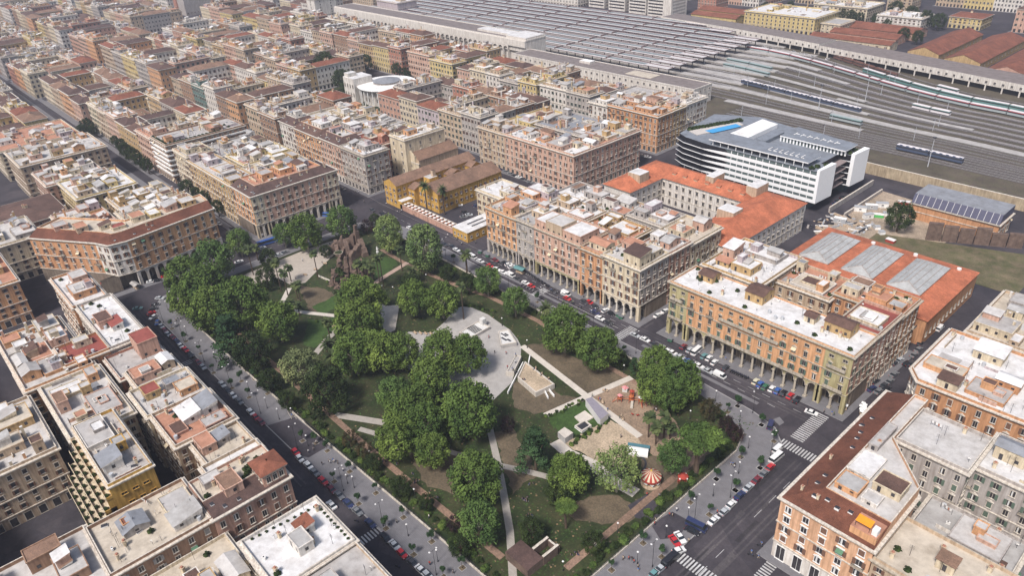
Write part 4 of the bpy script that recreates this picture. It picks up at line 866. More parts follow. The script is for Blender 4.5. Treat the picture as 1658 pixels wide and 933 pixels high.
for i in range(14):
    for j in range(2):
        o = thing('parasol', f"white square parasol {'near the street' if j == 0 else 'near the yard'}, {nth(i)} from the convent end of terrace", 'parasol', (-331 + i * 3.4, 210.6 + j * 2.1, 2.3), .2 * i, 'white parasols on the restaurant terrace', me=small('parasol'), sc=.62)

# ---------------------------------------------------------------- orange roofed barracks
bk = thing('barracks', 'cream stone barracks wings with bright orange tiled roofs beside the white hotel', 'barracks', (-200, 298, 0))
CT = wall('white'); OT = roofm('orangetile')
def hipwing(root, x0, x1, y0, y1, h, rise, wm, rm, wins=(0, 1), floors=3, bay=4.4, ends=(1, 1, 1, 1)):
    P = rect(x0, x1, y0, y1); m = MB(); m.prism(P, 0, h, wm, False); m.build('wall', root); m = MB(); m.ring(offset(P, -.5), offset(P, .1), h - .5, h, STONE); m.ring(offset(P, -.2), offset(P, .1), h * .34, h * .34 + .3, STONE); m.build('cornice', root)
    wd = min(x1 - x0, y1 - y0) / 2 - .03; po = offset(P, -.8); q = offset(P, [wd if e else -.8 for e in ends]); m = MB()
    for i in range(4): m.face([(*po[i], h + .02), (*po[(i + 1) % 4], h + .02), (*q[(i + 1) % 4], h + rise), (*q[i], h + rise)], rm)
    m.build('roof', root)
    for (ax, ay, L, an, e) in ((x0, y0, x1 - x0, 0, 0), (x1, y0, y1 - y0, pi / 2, 1)):
        if e not in wins: continue
        k = max(1, round(L / bay))
        for f in range(floors):
            for j in range(k): put('window', win_mesh(1.3, 2.2, 'arch' if f == 0 else 'hood', None, STONE, (j % 3 == 0) * 2), root, (ax + cos(an) * (j + .5) * L / k, ay + sin(an) * (j + .5) * L / k, 1.4 + f * (h - 1.5) / floors), an)
hipwing(bk, 21, 44, -34, 32, 15.5, 4.2, CT, OT)
hipwing(bk, -48, 20.95, 14, 32, 15.3, 4.0, CT, OT, wins=(0,))
hipwing(bk, -48, -30, -13, 13.95, 15.1, 4.0, CT, OT, wins=(1,))
for x, y, w_, l_ in ((-6, 19, 5, 10), (17, 21, 6, 11), (22, -12, 9, 8), (-40, -3, 8, 8)):
    m = MB(); m.box(x, x + w_, y, y + l_, 12, 21, wall('tan'), roofm('pale')); m.build('stair_tower', bk)
for i in range(7): m = MB(); m.box(-1.1, 1.1, -.7, .7, 0, .9, wall('tan'), DARK); m.face([(-1.3, -.9, .9), (1.3, -.9, .9), (1.3, .9, 1.4), (-1.3, .9, 1.4)], OT); m.build('dormer', bk, (-25 + i * 7, 18, 17))
b = MB(); b.prism(rect(-160, -100, 262, 330), -.1, .1, KERB, ASPH2); struct('market_yard', b)
# ---------------------------------------------------------------- market hall with glazed ridges
mk = thing('market_hall', 'wide orange roofed market hall with three long grey skylight ridges', 'market hall', (-106, 293, 0))
P = rect(-32, 33, -24, 27); m = MB(); m.prism(P, 0, 11.5, wall('orange'), False); m.build('wall', mk); q = offset(P, 9); po = offset(P, -.5); m = MB()
for i in range(4): m.face([(*po[i], 11.5), (*po[(i + 1) % 4], 11.5), (*q[(i + 1) % 4], 13.4), (*q[i], 13.4)], OT)
m.face([(*k, 13.4) for k in q], OT); m.build('roof', mk)
SKY = M('grey_skylight_glass', (0.38, 0.385, 0.375), .1, .8, rough=.5, kind='roof')
for i, x in enumerate((-20, -1, 18)):
    m = MB(); a, c = -11, 19
    m.box(x - 6.5, x + 6.5, a, c, 13.0, 13.7, wall('grey'), False); z0, z1 = 13.7, 16.0
    m.face([(x - 6.7, a, z0), (x, a + 4, z1), (x, c - 4, z1), (x - 6.7, c, z0)], SKY); m.face([(x + 6.7, a, z0), (x + 6.7, c, z0), (x, c - 4, z1), (x, a + 4, z1)], SKY); m.face([(x - 6.7, a, z0), (x + 6.7, a, z0), (x, a + 4, z1)], SKY); m.face([(x - 6.7, c, z0), (x, c - 4, z1), (x + 6.7, c, z0)], SKY)
    sk = m.build('skylight', mk)
    g = MB()
    for u in (.33, .66, 1):
        for s in (-1, 1): g.tube((x + s * 6.7 * u, a + 4 * (1 - u) + .3, z1 - (z1 - z0) * u + .12), (x + s * 6.7 * u, c - 4 * (1 - u) - .3, z1 - (z1 - z0) * u + .12), .16, wall('grey'), 4)
    g.tube((x, a + 4, z1 + .1), (x, c - 4, z1 + .1), .2, wall('grey'), 4)
    for s in (-1, 1): g.tube((x + s * 6.7, a, z0), (x, a + 4, z1), .18, wall('grey'), 4)
    g.build('glazing_bars', sk, kind='stuff')
for x, y in ((-9, 22), (9, 23), (27, 22)): m = MB(); m.cyl(0, 0, .9, 0, .9, 1.2, WHITE, 10); m.build('roof_vent', mk, (x, y, 12.2))
for j in range(12): put('window', win_mesh(1.2, 2, 'arch', None, STONE), mk, (33, -21 + j * 4, 3), pi / 2)
building('market_office', 'tan flat roofed block at the right edge beside the market hall', 'block', rect(-58, -20, 262, 300), 17, 'tan', floors=3, bay=4, roofc='sand', seed=251, winedges=(0, 1), rooms=9)

# ---------------------------------------------------------------- white hotel
ht = thing('hotel', 'long white hotel with dark striped curved end, roof pool and slate roof decks', 'hotel', (-208, 380, 0))
HP = [(-48, -21), (-40, -25), (-22, -27.5), (45, -27.5), (46.5, -13), (41, -12), (41, 5), (47.5, 6), (49, 20), (-26, 38), (-54, 25)]
WH = M('white_hotel_cladding', (0.80, 0.80, 0.79), .03, .5); GG = M('green_tinted_glass', (0.10, 0.135, 0.13), .2, 1.0, rough=.15, spec=.6); HS = M('slate_roof_deck', (0.20, 0.22, 0.25), .08, .6, kind='roof'); BLK = M('black_cladding', (0.02, .02, .024), .1, 1, rough=.4)
m = MB(); m.prism(offset(HP, 5), 0, 6.2, GG, False); m.prism(offset(HP, 1.6), 6.0, 22.5, BLK, HS, True); m.build('wall', ht)
for f in range(5):
    z = 6 + f * 3.35
    m = MB(); m.ring(offset(HP, 0), offset(HP, 1.8), z, z + .5, BLK if False else WH, BLK); m.build('white_band', ht)
m = MB()
for f in range(5):
    z = 6 + f * 3.35; hi = 1.15
    m.face([(-14, -27.55, z), (45.05, -27.55, z), (45.05, -27.55, z + 1.95), (-8, -27.55, z + 1.95)], WH); m.face([(-14, -27.55, z), (-8, -27.55, z + 1.95), (-24, -27.3, z + .75), (-28, -26.9, z)], WH)
    m.face([(-8, -27.3, z + 1.95), (45, -27.3, z + 1.95), (45, -27.3, z + 3.35), (-10, -27.3, z + 3.35)], GG)
for f in range(5):
    for j in range(13): x = -6 + j * 3.9; m.box(x, x + .35, -27.5, -27.3, 6 + f * 3.35 + 1.95, 9.35 + f * 3.35, WH)
m.build('white_window_bands', ht, kind='stuff')
for (a, c, e, f) in ((44.6, 47.2, -27.6, -12.5), (46.5, 49.5, 5.5, 20)):
    m = MB(); m.prism([(a, e), (c - 1, e), (c, f), (a, f)], 6, 24.2, WH); m.build('end_wall', ht)
for f in range(4): m = MB(); m.box(41, 45, -12, 5, 7.5 + f * 4, 7.9 + f * 4, M('hotel_floor_slab', (.25, .2, .19), .1, 1)); m.build('floor_slab', ht)
for j in range(14): m = MB(); m.cyl(0, 0, .4, 0, .4, 6, WH, 8); m.build('column', ht, (-40 + j * 6.2, -26.3 if j > 2 else -22, 0))
# roof structures
m = MB(); m.prism([(-22, -26), (38, -25), (38, -12), (-22, -10)], 25.3, 25.9, WH, HS, True); m.build('roof_deck', ht)
m = MB()
for x in range(-20, 39, 5): m.box(x, x + .3, -25, -24.7, 22.5, 25.3, WH); m.box(x, x + .3, -12, -11.7, 22.5, 25.3, WH)
m.box(-22, 34, -18, -13, 22.5, 25.3, GG); m.build('pavilion_glazing', ht)
m = MB(); m.prism([(5, 4), (44, 3), (44, 17), (5, 24)], 25.3, 25.9, WH, HS, True); m.build('roof_deck', ht)
m = MB()
for x in range(5, 44, 2): m.box(x, x + .9, 4.4, 4.6, 22.5, 25.3, WH)
m.box(6, 42, 5, 15, 22.5, 25.3, GG); m.build('pavilion_glazing', ht)
m = MB(); m.prism([(-20, -9), (-8, -9), (-8, 24), (-20, 27)], 22.5, 24.9, WH, WHITE); m.build('service_block', ht); m = MB(); m.prism([(-4, -6), (2, -6), (2, 14), (-4, 16)], 22.5, 24.6, HS, HS); m.build('plant_room', ht)
m = MB(); m.prism([(-44, -14), (-36, -17), (-26, 16), (-34, 20)], 22.5, 23, M('pool_deck', (.5, .46, .42), .1, 1)); m.build('pool_deck', ht)
m = MB(); m.prism([(-37, -8), (-31, -9), (-25, 12), (-30, 14)], 23, 23.15, M('blue_pool_water', (0.05, 0.32, 0.62), .05, 1, rough=.1)); m.build('swimming_pool', ht)
for i in range(16): put('roof_shrub', small('terrace_plant'), ht, (-45 + i * .9, -12 + i * 2.2, 22.6), i, sc=1.9)
for x, y in ((41, -20), (43, -15), (44, 9), (45, 14), (42, 16), (40, -24)): put('roof_shrub', small('terrace_plant'), ht, (x, y, 22.6), x, sc=1.6)
m = MB(); rnd = random.Random(5)
for i in range(7):
    x = 12 + i * 3.2; m.box(x, x + 2.2, -21, -20.6, 25.92, 26.1, WHITE); m.box(x, x + .35, -21, -16, 25.92, 26.1, WHITE); m.box(10 + i * 4, 12.4 + i * 4, 12, 12.4, 25.92, 26.1, WHITE); m.box(10 + i * 4, 10.4 + i * 4, 10, 14, 25.92, 26.1, WHITE)
m.build('roof_pipework', ht, kind='stuff')
sheet('hotel_ramp', [(-161, 356), (-150, 352), (-150, 420), (-164, 424)], .08, ASPH2)
rw = thing('ramp_wall', 'pale concrete ramp wall at the foot of the white hotel', 'wall', (-157, 385, 0)); m = MB(); m.box(-.4, .4, -25, 25, 0, 3, wall('grey'), STONE); m.box(8, 8.8, -25, 18, 0, 2, wall('grey'), STONE); m.build('wall', rw)

# ---------------------------------------------------------------- Building yard by the market
sheet('building_site', [(-150, 332), (-100, 332), (-100, 400), (-150, 405)], .06, M('site_soil', (.33, .27, .21), .2, .3, kind='soil'))
hc = {'white': WHITE, 'red': M('red_paint', (.33, .05, .035), .08, 1), 'grey': M('grey_sheet_metal', (.35, .36, .37), .1, 1), 'green': M('green_tarpaulin', (.1, .45, .12), .1, 1), 'yellow': M('yellow_paint', (.65, .45, .05), .1, 1)}
rnd = random.Random(11)
sites = [(-146, 372, 6, 2.5, 'white', 'site cabin'), (-143, 378, 6, 2.5, 'grey', 'site cabin'), (-139, 366, 5, 2.5, 'white', 'site cabin'), (-136, 371, 5, 2.4, 'green', 'tarpaulin stack'), (-133, 376, 5, 2.4, 'white', 'tarpaulin stack'), (-140, 384, 6, 2.5, 'white', 'site cabin'), (-124, 392, 7, 2.5, 'red', 'skip'), (-133, 395, 6, 2.5, 'red', 'skip'), (-130, 357, 2.5, 2.5, 'white', 'chemical tank'), (-126, 353, 2.5, 2.5, 'white', 'chemical tank'), (-119, 347, 4, 2.5, 'red', 'skip'), (-147, 352, 6, 2.5, 'grey', 'site cabin')]
for i, (x, y, lx, ly, c, nm_) in enumerate(sites):
    s = thing(nm_.replace(' ', '_'), f"{c} {nm_} on the building yard soil, {nth(i)} from the hotel ramp", nm_, (x, y, .06), rnd.uniform(-.2, 1.2), 'things lying in the building yard')
    m = MB(); hh = 2.5 if 'cabin' in nm_ else 1.5; m.box(-lx / 2, lx / 2, -ly / 2, ly / 2, 0, hh, hc[c]); m.build('body', s); m = MB(); m.box(-lx / 2 - .1, lx / 2 + .1, -ly / 2 - .1, ly / 2 + .1, hh, hh + .15, WHITE if c != 'white' else hc['grey']); m.build('lid', s)
    if 'cabin' in nm_: put('window', win_mesh(1, .9, 'plain', None, WHITE), s, (0, -ly / 2, 1))
m = MB()
for i in range(90): x, y = rnd.uniform(-156, -132), rnd.uniform(334, 362); m.obox((x, y), rnd.uniform(0, 3), rnd.uniform(.5, 3.2), rnd.uniform(.15, .7), .06, rnd.uniform(.2, .9), rnd.choice((wall('grey'), WHITE, wall('tan'), IRON, hc['grey'])))
o = m.build('building_debris', None, kind='stuff'); o['label'] = 'pipes, boards and rubble strewn between barracks and market roof'
sw = thing('retaining_wall', 'long weathered tan retaining wall between the railway and the building yard', 'wall', (-80, 425, 0)); m = MB(); m.box(-92, 130, -.6, .6, 0, 6.5, M('stained_tan_render', (.42, .34, .23), .2, .3, kind='wall'), STONE); m.build('wall', sw)
sheet('embankment', [(-172, 425.8), (200, 425.8), (200, 470), (-172, 470)], .05, BALLAST)
gb = building('glass_depot', 'brick building with slanted blue panel upper floor at the right picture edge', 'depot', rect(-124, -84, 380, 398), 8.5, 'orange', floors=1, bay=6, roofc='lead', winobj=True, winedges=(1,), seed=260, rooms=0, shut=None)
m = MB(); BL = M('blue_grey_panels', (.085, .085, .125), .1, .8, rough=.8)
m.face([(-20.5, -9.5, 8.7), (20, -9.5, 8.7), (20, -7, 13), (-20.5, -7, 13)], BL); m.face([(-20.5, 9, 8.7), (-20.5, -9.5, 8.7), (-20.5, -7, 13), (-20.5, 9, 13)], BL); m.face([(-20.5, -7, 13), (20, -7, 13), (20, 9, 13), (-20.5, 9, 13)], roofm('lead')); m.face([(20, -9.5, 8.7), (20, 9, 8.7), (20, 9, 13), (20, -7, 13)], BL); m.build('panel_storey', gb)
for i in range(14): m = MB(); m.tube((-19 + i * 2.9, -9.6, 8.7), (-19 + i * 2.9, -7.05, 13.05), .1, WHITE, 4); m.build('panel_rib', gb)
# brick ruin by the tree
BRK = M('old_roman_brick', (0.085, 0.060, 0.050), .25, .5, kind='brick', col2=(.22, .155, .12))
ru = thing('brick_ruin', 'long roofless red brick ruin wall on the grass behind the market hall', 'ruin', (-108, 360, 0))
for i, (x, hh) in enumerate(((0, 9), (6, 8), (12, 7.2), (18, 8.4), (24, 6.4), (30, 7))):
    m = MB(); m.prism([(x, x * .55), (x + 5.6, x * .55 + 3.1), (x + 5.0, x * .55 + 5.3), (x - .8, x * .55 + 2.2)], 0, hh, BRK); m.build('wall_segment', ru)
sheet('ruin_lawn', [(-128, 332), (-60, 332), (-60, 378), (-128, 352)], .1, M('dry_grass', (.17, .135, .09), .2, .2, kind='soil', col2=(.075, .085, .035)))


H('house at the lower left picture edge beside the stone coloured house', -262, -192, -62, -24, 20, 'tan', 'terrace', seed=241, rooms=12, winobj=False)
H('house beyond the lower left picture edge', -330, -268, -62, -14, 20, 'apricot', 'terrace', seed=242, rooms=12, winobj=False)
# ---------------------------------------------------------------- railway station
sheet('rail_yard_ground', [(-1000, 446), (300, 440), (300, 640), (-210, 650), (-430, 700), (-1000, 716)], .03, BALLAST)
WSTO = M('white_station_stone', (0.66, 0.62, 0.56), .06, .5, kind='wall'); BRR = M('dull_brown_roof', (.20, .17, .16), .12, .3, kind='roof')
sa = thing('station_wing', 'long white station wing with a giant arcade along its street side', 'station building', (-690, 497, 0))
m = MB(); m.prism(rect(-175, 168, -11, 15), 11, 21.5, WSTO, False); m.prism(rect(-175, 168, -9, 15), 0, 11, WSTO, False); m.build('wall', sa)
m = MB(); m.prism(rect(-175, 168, -11, 15), 21.5, 21.55, WSTO, BRR); m.ring(rect(-175.3, 168.3, -11.3, 15.3), rect(-174.5, 167.5, -10.5, 14.5), 21.2, 22.3, WSTO); m.build('roof', sa)
m = MB(); m.box(140, 167.5, -10.5, 14.5, 21.5, 24, WSTO, roofm('pale')); m.box(90, 138, -4, 8, 21.6, 23.6, WSTO, roofm('pale')); m.build('roof_hall', sa)
aw = 7.4
for i in range(42):
    x = -172 + i * 7.55
    m = None
    put('arch', arch_mesh(7.55, 13.5, WSTO, WSTO, False, False, 1.6), sa, (x + 3.7, -12.7, 2), 0)
m = MB(); m.box(-175, 168, -12.6, -11.05, 15.5, 21.4, WSTO); m.build('upper_wall', sa)
sb = thing('station_wing', 'lower white station wing with small square windows and brown flat roof', 'station building', (-420, 480, 0))
m = MB(); m.prism(rect(-102, 98, -10, 13), 0, 13, WSTO, False); m.build('wall', sb); m = MB(); m.prism(rect(-102, 98, -10, 13), 13, 13.05, WSTO, BRR); m.ring(rect(-102.2, 98.2, -10.2, 13.2), rect(-101.5, 97.5, -9.5, 12.5), 12.6, 13.6, WSTO); m.box(-30, -18, 2, 9, 13, 15, WSTO, WHITE); m.box(26, 52, -4, 9, 13.05, 13.3, roofm('sand')); m.build('roof', sb)
sq = win_mesh(1.7, 1.7, 'plain', None, WSTO)
for j in range(2):
    for i in range(32): put('window', sq, sb, (-98 + i * 6.2, -10, 9.3 - j * 4.6))
for i in range(4):
    for j in range(2): put('window', sq, sb, (98, -7 + i * 5.6, 9.3 - j * 4.6), pi / 2)
CON = M('pale_concrete_canopy', (.55, .52, .51), .1, .4, kind='roof'); GRC = M('grey_green_canopy_felt', (.20, .235, .24), .1, .3, kind='roof'); CUN = M('rusty_canopy_edge', (.15, .10, .095), .1, .5)
for i in range(11):
    y = 529 + i * 16.9; xe = -386.5 if i < 9 else -386.5 - (i - 8) * 40; xs = -905
    c = thing('platform_canopy', f"long pale platform canopy, {nth(i)} from the lower white station wing", 'platform canopy', (xe, y, 0), group='parallel canopies over the platforms')
    L_ = xe - xs; m = MB()
    for (u0, u1, w_, z, mt) in ((-26, 0, 5.6, 8.3, CON), (-L_, -26.2, 5.0, 7.8, None)):
        if mt: m.prism(rect(u0, u1, -w_, w_), z - .5, z, CUN, mt, True); m.box(u0, u1, 1.2, 1.8, z, z + .5, CUN)
        else:
            m.face([(u0, -5, z - .5), (u1, -5, z - .5), (u1, -5, z), (u0, -5, z)], CUN)
            for ya, yb, za, zb_, mt_ in ((-5, -3.2, z, z + .25, CON), (-3.2, 1.6, z + .25, z + .3, GRC), (1.6, 2.6, z + .3, z + .3, CON), (2.6, 5, z + .3, z + .5, CUN)): m.face([(u0, ya, za), (u1, ya, za), (u1, yb, zb_), (u0, yb, zb_)], mt_)
            m.face([(u0, 5, z + .5), (u1, 5, z + .5), (u1, 5, z), (u0, 5, z)], CUN)
            m.face([(u0, 5, z - .4), (u1, 5, z - .4), (u1, -5, z - .4), (u0, -5, z - .4)], CUN); m.face([(u1, -5, z - .5), (u1, 5, z - .4), (u1, 5, z + .5), (u1, -5, z)], CUN)
    m.build('roof', c)
    m = MB(); m.box(-L_, 60, -3.4, 3.4, 0, .9, roofm('beige'), roofm('beige')); m.build('platform', c)
    col_ = MB()
    for k in range(0, 14):
        me = small('canopy_column') if 'canopy_column' in SMALL else None
        if me is None:
            q = MB(); q.box(-.3, .3, -.3, .3, .9, 7.4, IRON); q.box(-.3, .3, -3.4, 3.4, 7.3, 7.6, IRON); SMALL['canopy_column'] = me = q.mesh('column')
        put('column', me, c, (-3 - k * 11, 0, 0))
    for k in range(6):
        me = SMALL.get('crossbar')
        if me is None: q = MB(); q.box(-.5, .5, -4.8, 4.9, 0, 1.15, CUN); SMALL['crossbar'] = me = q.mesh('roof_rib')
        put('roof_rib', me, c, (-70 - k * 66, 0, 7.9))
# tracks
RAIL = M('worn_steel_rail', (.56, .52, .50), .1, 2, rough=.4); SLP = M('sleeper_dust', (.050, .040, .037), .25, 1.6)
def poly_strip(mb, pts, half, z, m):
    n = len(pts); L_, R_ = [], []
    for i in range(n):
        a = pts[max(0, i - 1)]; c = pts[min(n - 1, i + 1)]; dx, dy = c[0] - a[0], c[1] - a[1]; l = hypot(dx, dy); L_.append((pts[i][0] - dy / l * half, pts[i][1] + dx / l * half)); R_.append((pts[i][0] + dy / l * half, pts[i][1] - dx / l * half))
    for i in range(n - 1): mb.face([(*R_[i], z), (*R_[i + 1], z), (*L_[i + 1], z), (*L_[i], z)], m)
def shift(pts, o):
    out = []
    for i in range(len(pts)):
        a = pts[max(0, i - 1)]; c = pts[min(len(pts) - 1, i + 1)]; dx, dy = c[0] - a[0], c[1] - a[1]; l = hypot(dx, dy); out.append((pts[i][0] - dy / l * o, pts[i][1] + dx / l * o))
    return out
def track_y(y0, x):
    """yard tracks fan out of the platforms and bend towards the lower right"""
    t = max(0, min(1, (x + 390) / 240)); s = t * t * (3 - 2 * t)
    f = (y0 - 500) / 190; ye = 492 + f * 118
    v = y0 + (ye - y0) * s
    if x > -150: v -= (x + 150) * (.06 + .14 * f)
    return v
TY = []
for i in range(11): TY += [529 + i * 16.9 - 6.3, 529 + i * 16.9 + 6.3] if i else [516, 523, 535]
TY += [506]
for i in range(10): TY.append(529 + i * 16.9 + 10.2)
LOW = [458, 464.5, 471, 478, 485, 491, 497]
XS = [-900, -395] + [-390 + 12 * i for i in range(1, 21)] + [-140 + 20 * i for i in range(15)]
for i, y in enumerate(LOW + sorted(TY)):
    pts = [(x, track_y(y, x)) for x in XS if y > 500 or x > -300]; m = MB(); poly_strip(m, pts, 1.45, .10 + .002 * i, SLP)
    for s in (-.75, .75): poly_strip(m, shift(pts, s), .15, .26 + .002 * i, RAIL)
    o = thing('railway_track', f"pair of steel rails on brown ballast, {nth(i)} track counted from the hotel side", 'track', (0, 0, 0), group='tracks of the rail yard', me=m.mesh('railway_track'))
# light service platforms between tracks
for i, (x0_, x1_, y_, w_) in enumerate([(-312, -203, 501, 3.0), (-331, 60, 534, 3.2), (-395, -250, 560, 2.2), (-300, -215, 552, 2.2), (-372, -230, 588, 2.4), (-360, -300, 640, 3.2), (-330, -262, 625, 2.4), (-250, -150, 575, 2)]):
    pts = [(x, track_y(y_, x)) for x in [x0_ + (x1_ - x0_) * k / 14 for k in range(15)]]; m = MB(); poly_strip(m, pts, w_, .75, roofm('beige')); poly_strip(m, shift(pts, -w_ - .02), .25, .5, KERB)
    for k in range(14):
        a, c = shift(pts, -w_)[k], shift(pts, -w_)[k + 1]; m.face([(*a, 0), (*c, 0), (*c, .75), (*a, .75)], KERB)
    thing('service_platform', f"low pale service platform strip between the tracks, {nth(i)} from the hotel side", 'platform', (0, 0, 0), group='service platforms of the yard', me=m.mesh('service_platform'))
# trains
TC = {'white': M('white_train_roof', (.66, .62, .62), .05, 1), 'red': M('red_train_stripe', (.42, .07, .08), .05, 1), 'blue': M('dark_blue_train', (.07, .09, .14), .05, 1, rough=.4), 'green': M('sea_green_train', (.12, .24, .22), .06, 1, rough=.4), 'grey': M('grey_train', (.34, .38, .38), .05, 1), 'brown': M('brown_wagon', (.16, .08, .06), .1, 1)}
def coach(kind, lx):
    k = ('coach', kind, lx)
    if k in SMALL: return SMALL[k]
    side, rf, st = {'white': ('grey', 'white', 'red'), 'blue': ('blue', 'white', 'blue'), 'green': ('green', 'white', 'green'), 'grey': ('grey', 'grey', 'green'), 'brown': ('brown', 'brown', 'brown'), 'cream': ('white', 'white', 'green')}[kind]
    m = MB(); m.box(-lx / 2, lx / 2, -1.4, 1.4, .5, 1.9, TC[side]); m.box(-lx / 2 + .02, lx / 2 - .02, -1.38, 1.38, 1.9, 2.7, GLASS); m.box(-lx / 2, lx / 2, -1.42, 1.42, 2.7, 3.2, TC[st]); m.prism(rect(-lx / 2, lx / 2, -1.4, 1.4), 3.2, 3.4, TC[side], TC[rf]); m.box(-lx / 2 + .6, lx / 2 - .6, -.9, .9, 3.4, 3.75, TC[rf])
    if kind in ('blue',):
        for i in range(5): m.box(-lx / 2 + 2 + i * lx / 5, -lx / 2 + 3.6 + i * lx / 5, -1.5, -1.2, 3.0, 3.8, TC['blue'])
    for s in (-1, 1): m.box(s * lx * .36 - 1.5, s * lx * .36 + 1.5, -1.1, 1.1, .15, .5, IRON)
    SMALL[k] = m.mesh('coach'); return SMALL[k]
def train(lab, kind, y_, x0_, n, lx=25, cat='train'):
    pts = []; x = x0_; first = (x, track_y(y_, x)); r = thing('train', lab, cat, (*first, .3))
    for i in range(n):
        xm_ = x + lx / 2; a, c = track_y(y_, x), track_y(y_, x + lx); put('coach', coach(kind, lx - 1), r, (xm_ - first[0], (a + c) / 2 - first[1], 0), atan2(c - a, lx)); x += lx * .985
T_ = [516, 523, 535] + sorted([529 + i * 16.9 + o_ for i in range(1, 11) for o_ in (-6.3, 6.3)] + [506]); T_ = sorted(T_)
train('long white and red train crossing the whole rail yard', 'white', T_[17], -392, 15)
train('blue passenger train with pale ribbed roofs in the middle of the yard', 'blue', T_[5], -330, 5, 22)
train('sea green express train under the far yard wall', 'green', T_[20], -272, 6)
train('grey double coach standing at the canopy ends', 'grey', T_[9], -372, 2)
train('grey green coaches behind the standing grey double coach', 'grey', T_[11], -380, 2)
train('lone pale grey railcar on a track near the hotel', 'grey', T_[1], -232, 1, 24, 'railcar')
train('white freight cars near green bushes in the yard', 'cream', T_[12], -200, 2, 14)
train('blue and white railcar behind the right end of the hotel', 'blue', 471, -172, 2, 20, 'railcar')
train('brown freight wagons parked below the far yard wall', 'brown', T_[21], -312, 6, 12)
train('silver tank wagon at the far right of the yard', 'cream', T_[22], -206, 1, 18)
rnd = random.Random(2)
for i, (px_, py_) in enumerate([(1325, 178), (1401, 162), (1502, 270), (1243, 150), (1280, 165), (1318, 140), (1350, 118), (1404, 120), (1447, 140), (1485, 168), (1188, 120), (1210, 140), (1390, 225), (1140, 105), (1160, 92), (1181, 82), (1510, 212), (1300, 100)] + [(1160 + 31 * q_ + 9 * (q_ % 3), 96 + 13 * ((q_ * 7) % 9) + q_ * 4) for q_ in range(13)]):
    x, y = gp(px_, py_, 0); big = i < 3
    h_ = 19 if big else 9; m = MB(); m.tube((0, 0, 0), (0, 0, h_), .32 if big else .18, M('galvanised_mast', (.45, .46, .48), .05, 1), 5, .12)
    if big: m.cyl(0, 0, 1.1, h_ - 1.3, 1.1, h_ - .8, IRON, 8)
    else: m.tube((0, 0, h_ - 1.5), (0, -4, h_ - 1.2), .09, IRON, 4); m.tube((0, 0, h_ - .3), (0, -4, h_ - 1.2), .06, IRON, 4)
    thing('light_mast' if big else 'catenary_mast', f"{'tall floodlight mast' if big else 'catenary mast with bracket arm'} in the rail yard, {nth(i if big else i - 3)} counted across", 'mast', (x, y, .03), group='floodlight masts' if big else 'catenary masts', me=m.mesh('mast'))
# far side of the yard
def farwall(lb, pts, h, dpth, win=True):
    n = len(pts); r = thing('station_wing', lb, 'station building', (*pts[0], 0)); P = [(x - pts[0][0], y - pts[0][1]) for x, y in pts]; back = [(x + 3, y + dpth) for x, y in P]; m = MB()
    for i in range(n - 1):
        m.face([(*P[i], 4.2), (*P[i + 1], 4.2), (*P[i + 1], h), (*P[i], h)], WSTO)
        m.face([(P[i][0], P[i][1] + 3, 0), (P[i + 1][0], P[i + 1][1] + 3, 0), (P[i + 1][0], P[i + 1][1] + 3, 4.2), (P[i][0], P[i][1] + 3, 4.2)], DARK)
    m.face([(*P[-1], 0), (*back[-1], 0), (*back[-1], h), (*P[-1], h)], WSTO); m.build('wall', r); m = MB()
    for i in range(n - 1): m.face([(*P[i], h + .02), (*P[i + 1], h + .02), (*back[i + 1], h + .02), (*back[i], h + .02)], BRR); m.face([(P[i][0], P[i][1] - .01, h - .3), (P[i + 1][0], P[i + 1][1] - .01, h - .3), (P[i + 1][0], P[i + 1][1], h + .5), (P[i][0], P[i][1], h + .5)], WSTO)
    m.build('roof', r)
    for i in range(n - 1):
        a, c = P[i], P[i + 1]; L_ = hypot(c[0] - a[0], c[1] - a[1]); k = int(L_ / 6.2)
        for j in range(k):
            t = (j + .5) / k; q = (a[0] + (c[0] - a[0]) * t, a[1] + (c[1] - a[1]) * t); put('window', sq, r, (*q, 5.6), atan2(c[1] - a[1], c[0] - a[0]))
            if j % 2: me = SMALL.get('pier'); 
            if j % 2:
                if me is None: w_ = MB(); w_.box(-.5, .5, -.1, .5, 0, 4.2, WSTO); me = SMALL['pier'] = w_.mesh('pier')
                put('pier', me, r, (*q, 0))
farwall('long white low station wing with square windows beyond the canopies', [(-531, 701), (-438, 691), (-385, 682), (-330, 673)], 9, 26)
farwall('second long white station wing curving along the far yard edge', [(-327, 668), (-270, 657), (-212, 646), (-150, 633), (-60, 612), (60, 582)], 9, 30)
building('classical_palace', 'cream yellow classical palace with white roof beyond the rail yard', 'palace', rect(-452, -372, 742, 792), 16.5, 'yellow', floors=3, bay=5, roofc='pale', winobj=False, seed=300, rooms=4, shut=None, wsc=1.2)
building('classical_annex', 'small cream annex right of the classical palace', 'annex', rect(-370, -350, 752, 782), 11, 'cream', floors=2, bay=5, roofc='greyroof', seed=301, rooms=0, shut=None)
def shed(lb, x0_, x1_, y0_, y1_, h, rise, wc, tl, ax='x', nm='railway_shed'):
    r = thing(nm, lb, 'shed', ((x0_ + x1_) / 2, (y0_ + y1_) / 2, 0)); w_, l_ = (x1_ - x0_) / 2, (y1_ - y0_) / 2; gable_wing(r, 's', -w_, w_, -l_, l_, h, rise, wall(wc), roofm(tl), ax, (0, 1), floors=1, bay=8)
shed('long low cream shed with brown gable roof right of the classical palace', -362, -284, 716, 732, 6, 2.5, 'cream', 'redtile')
shed('red roofed shed behind the long low cream shed', -355, -290, 742, 764, 6, 3, 'rose', 'redtile')
shed('wide red roofed shed amid trees beyond the yard', -350, -285, 772, 800, 6, 4, 'rose', 'redtile')
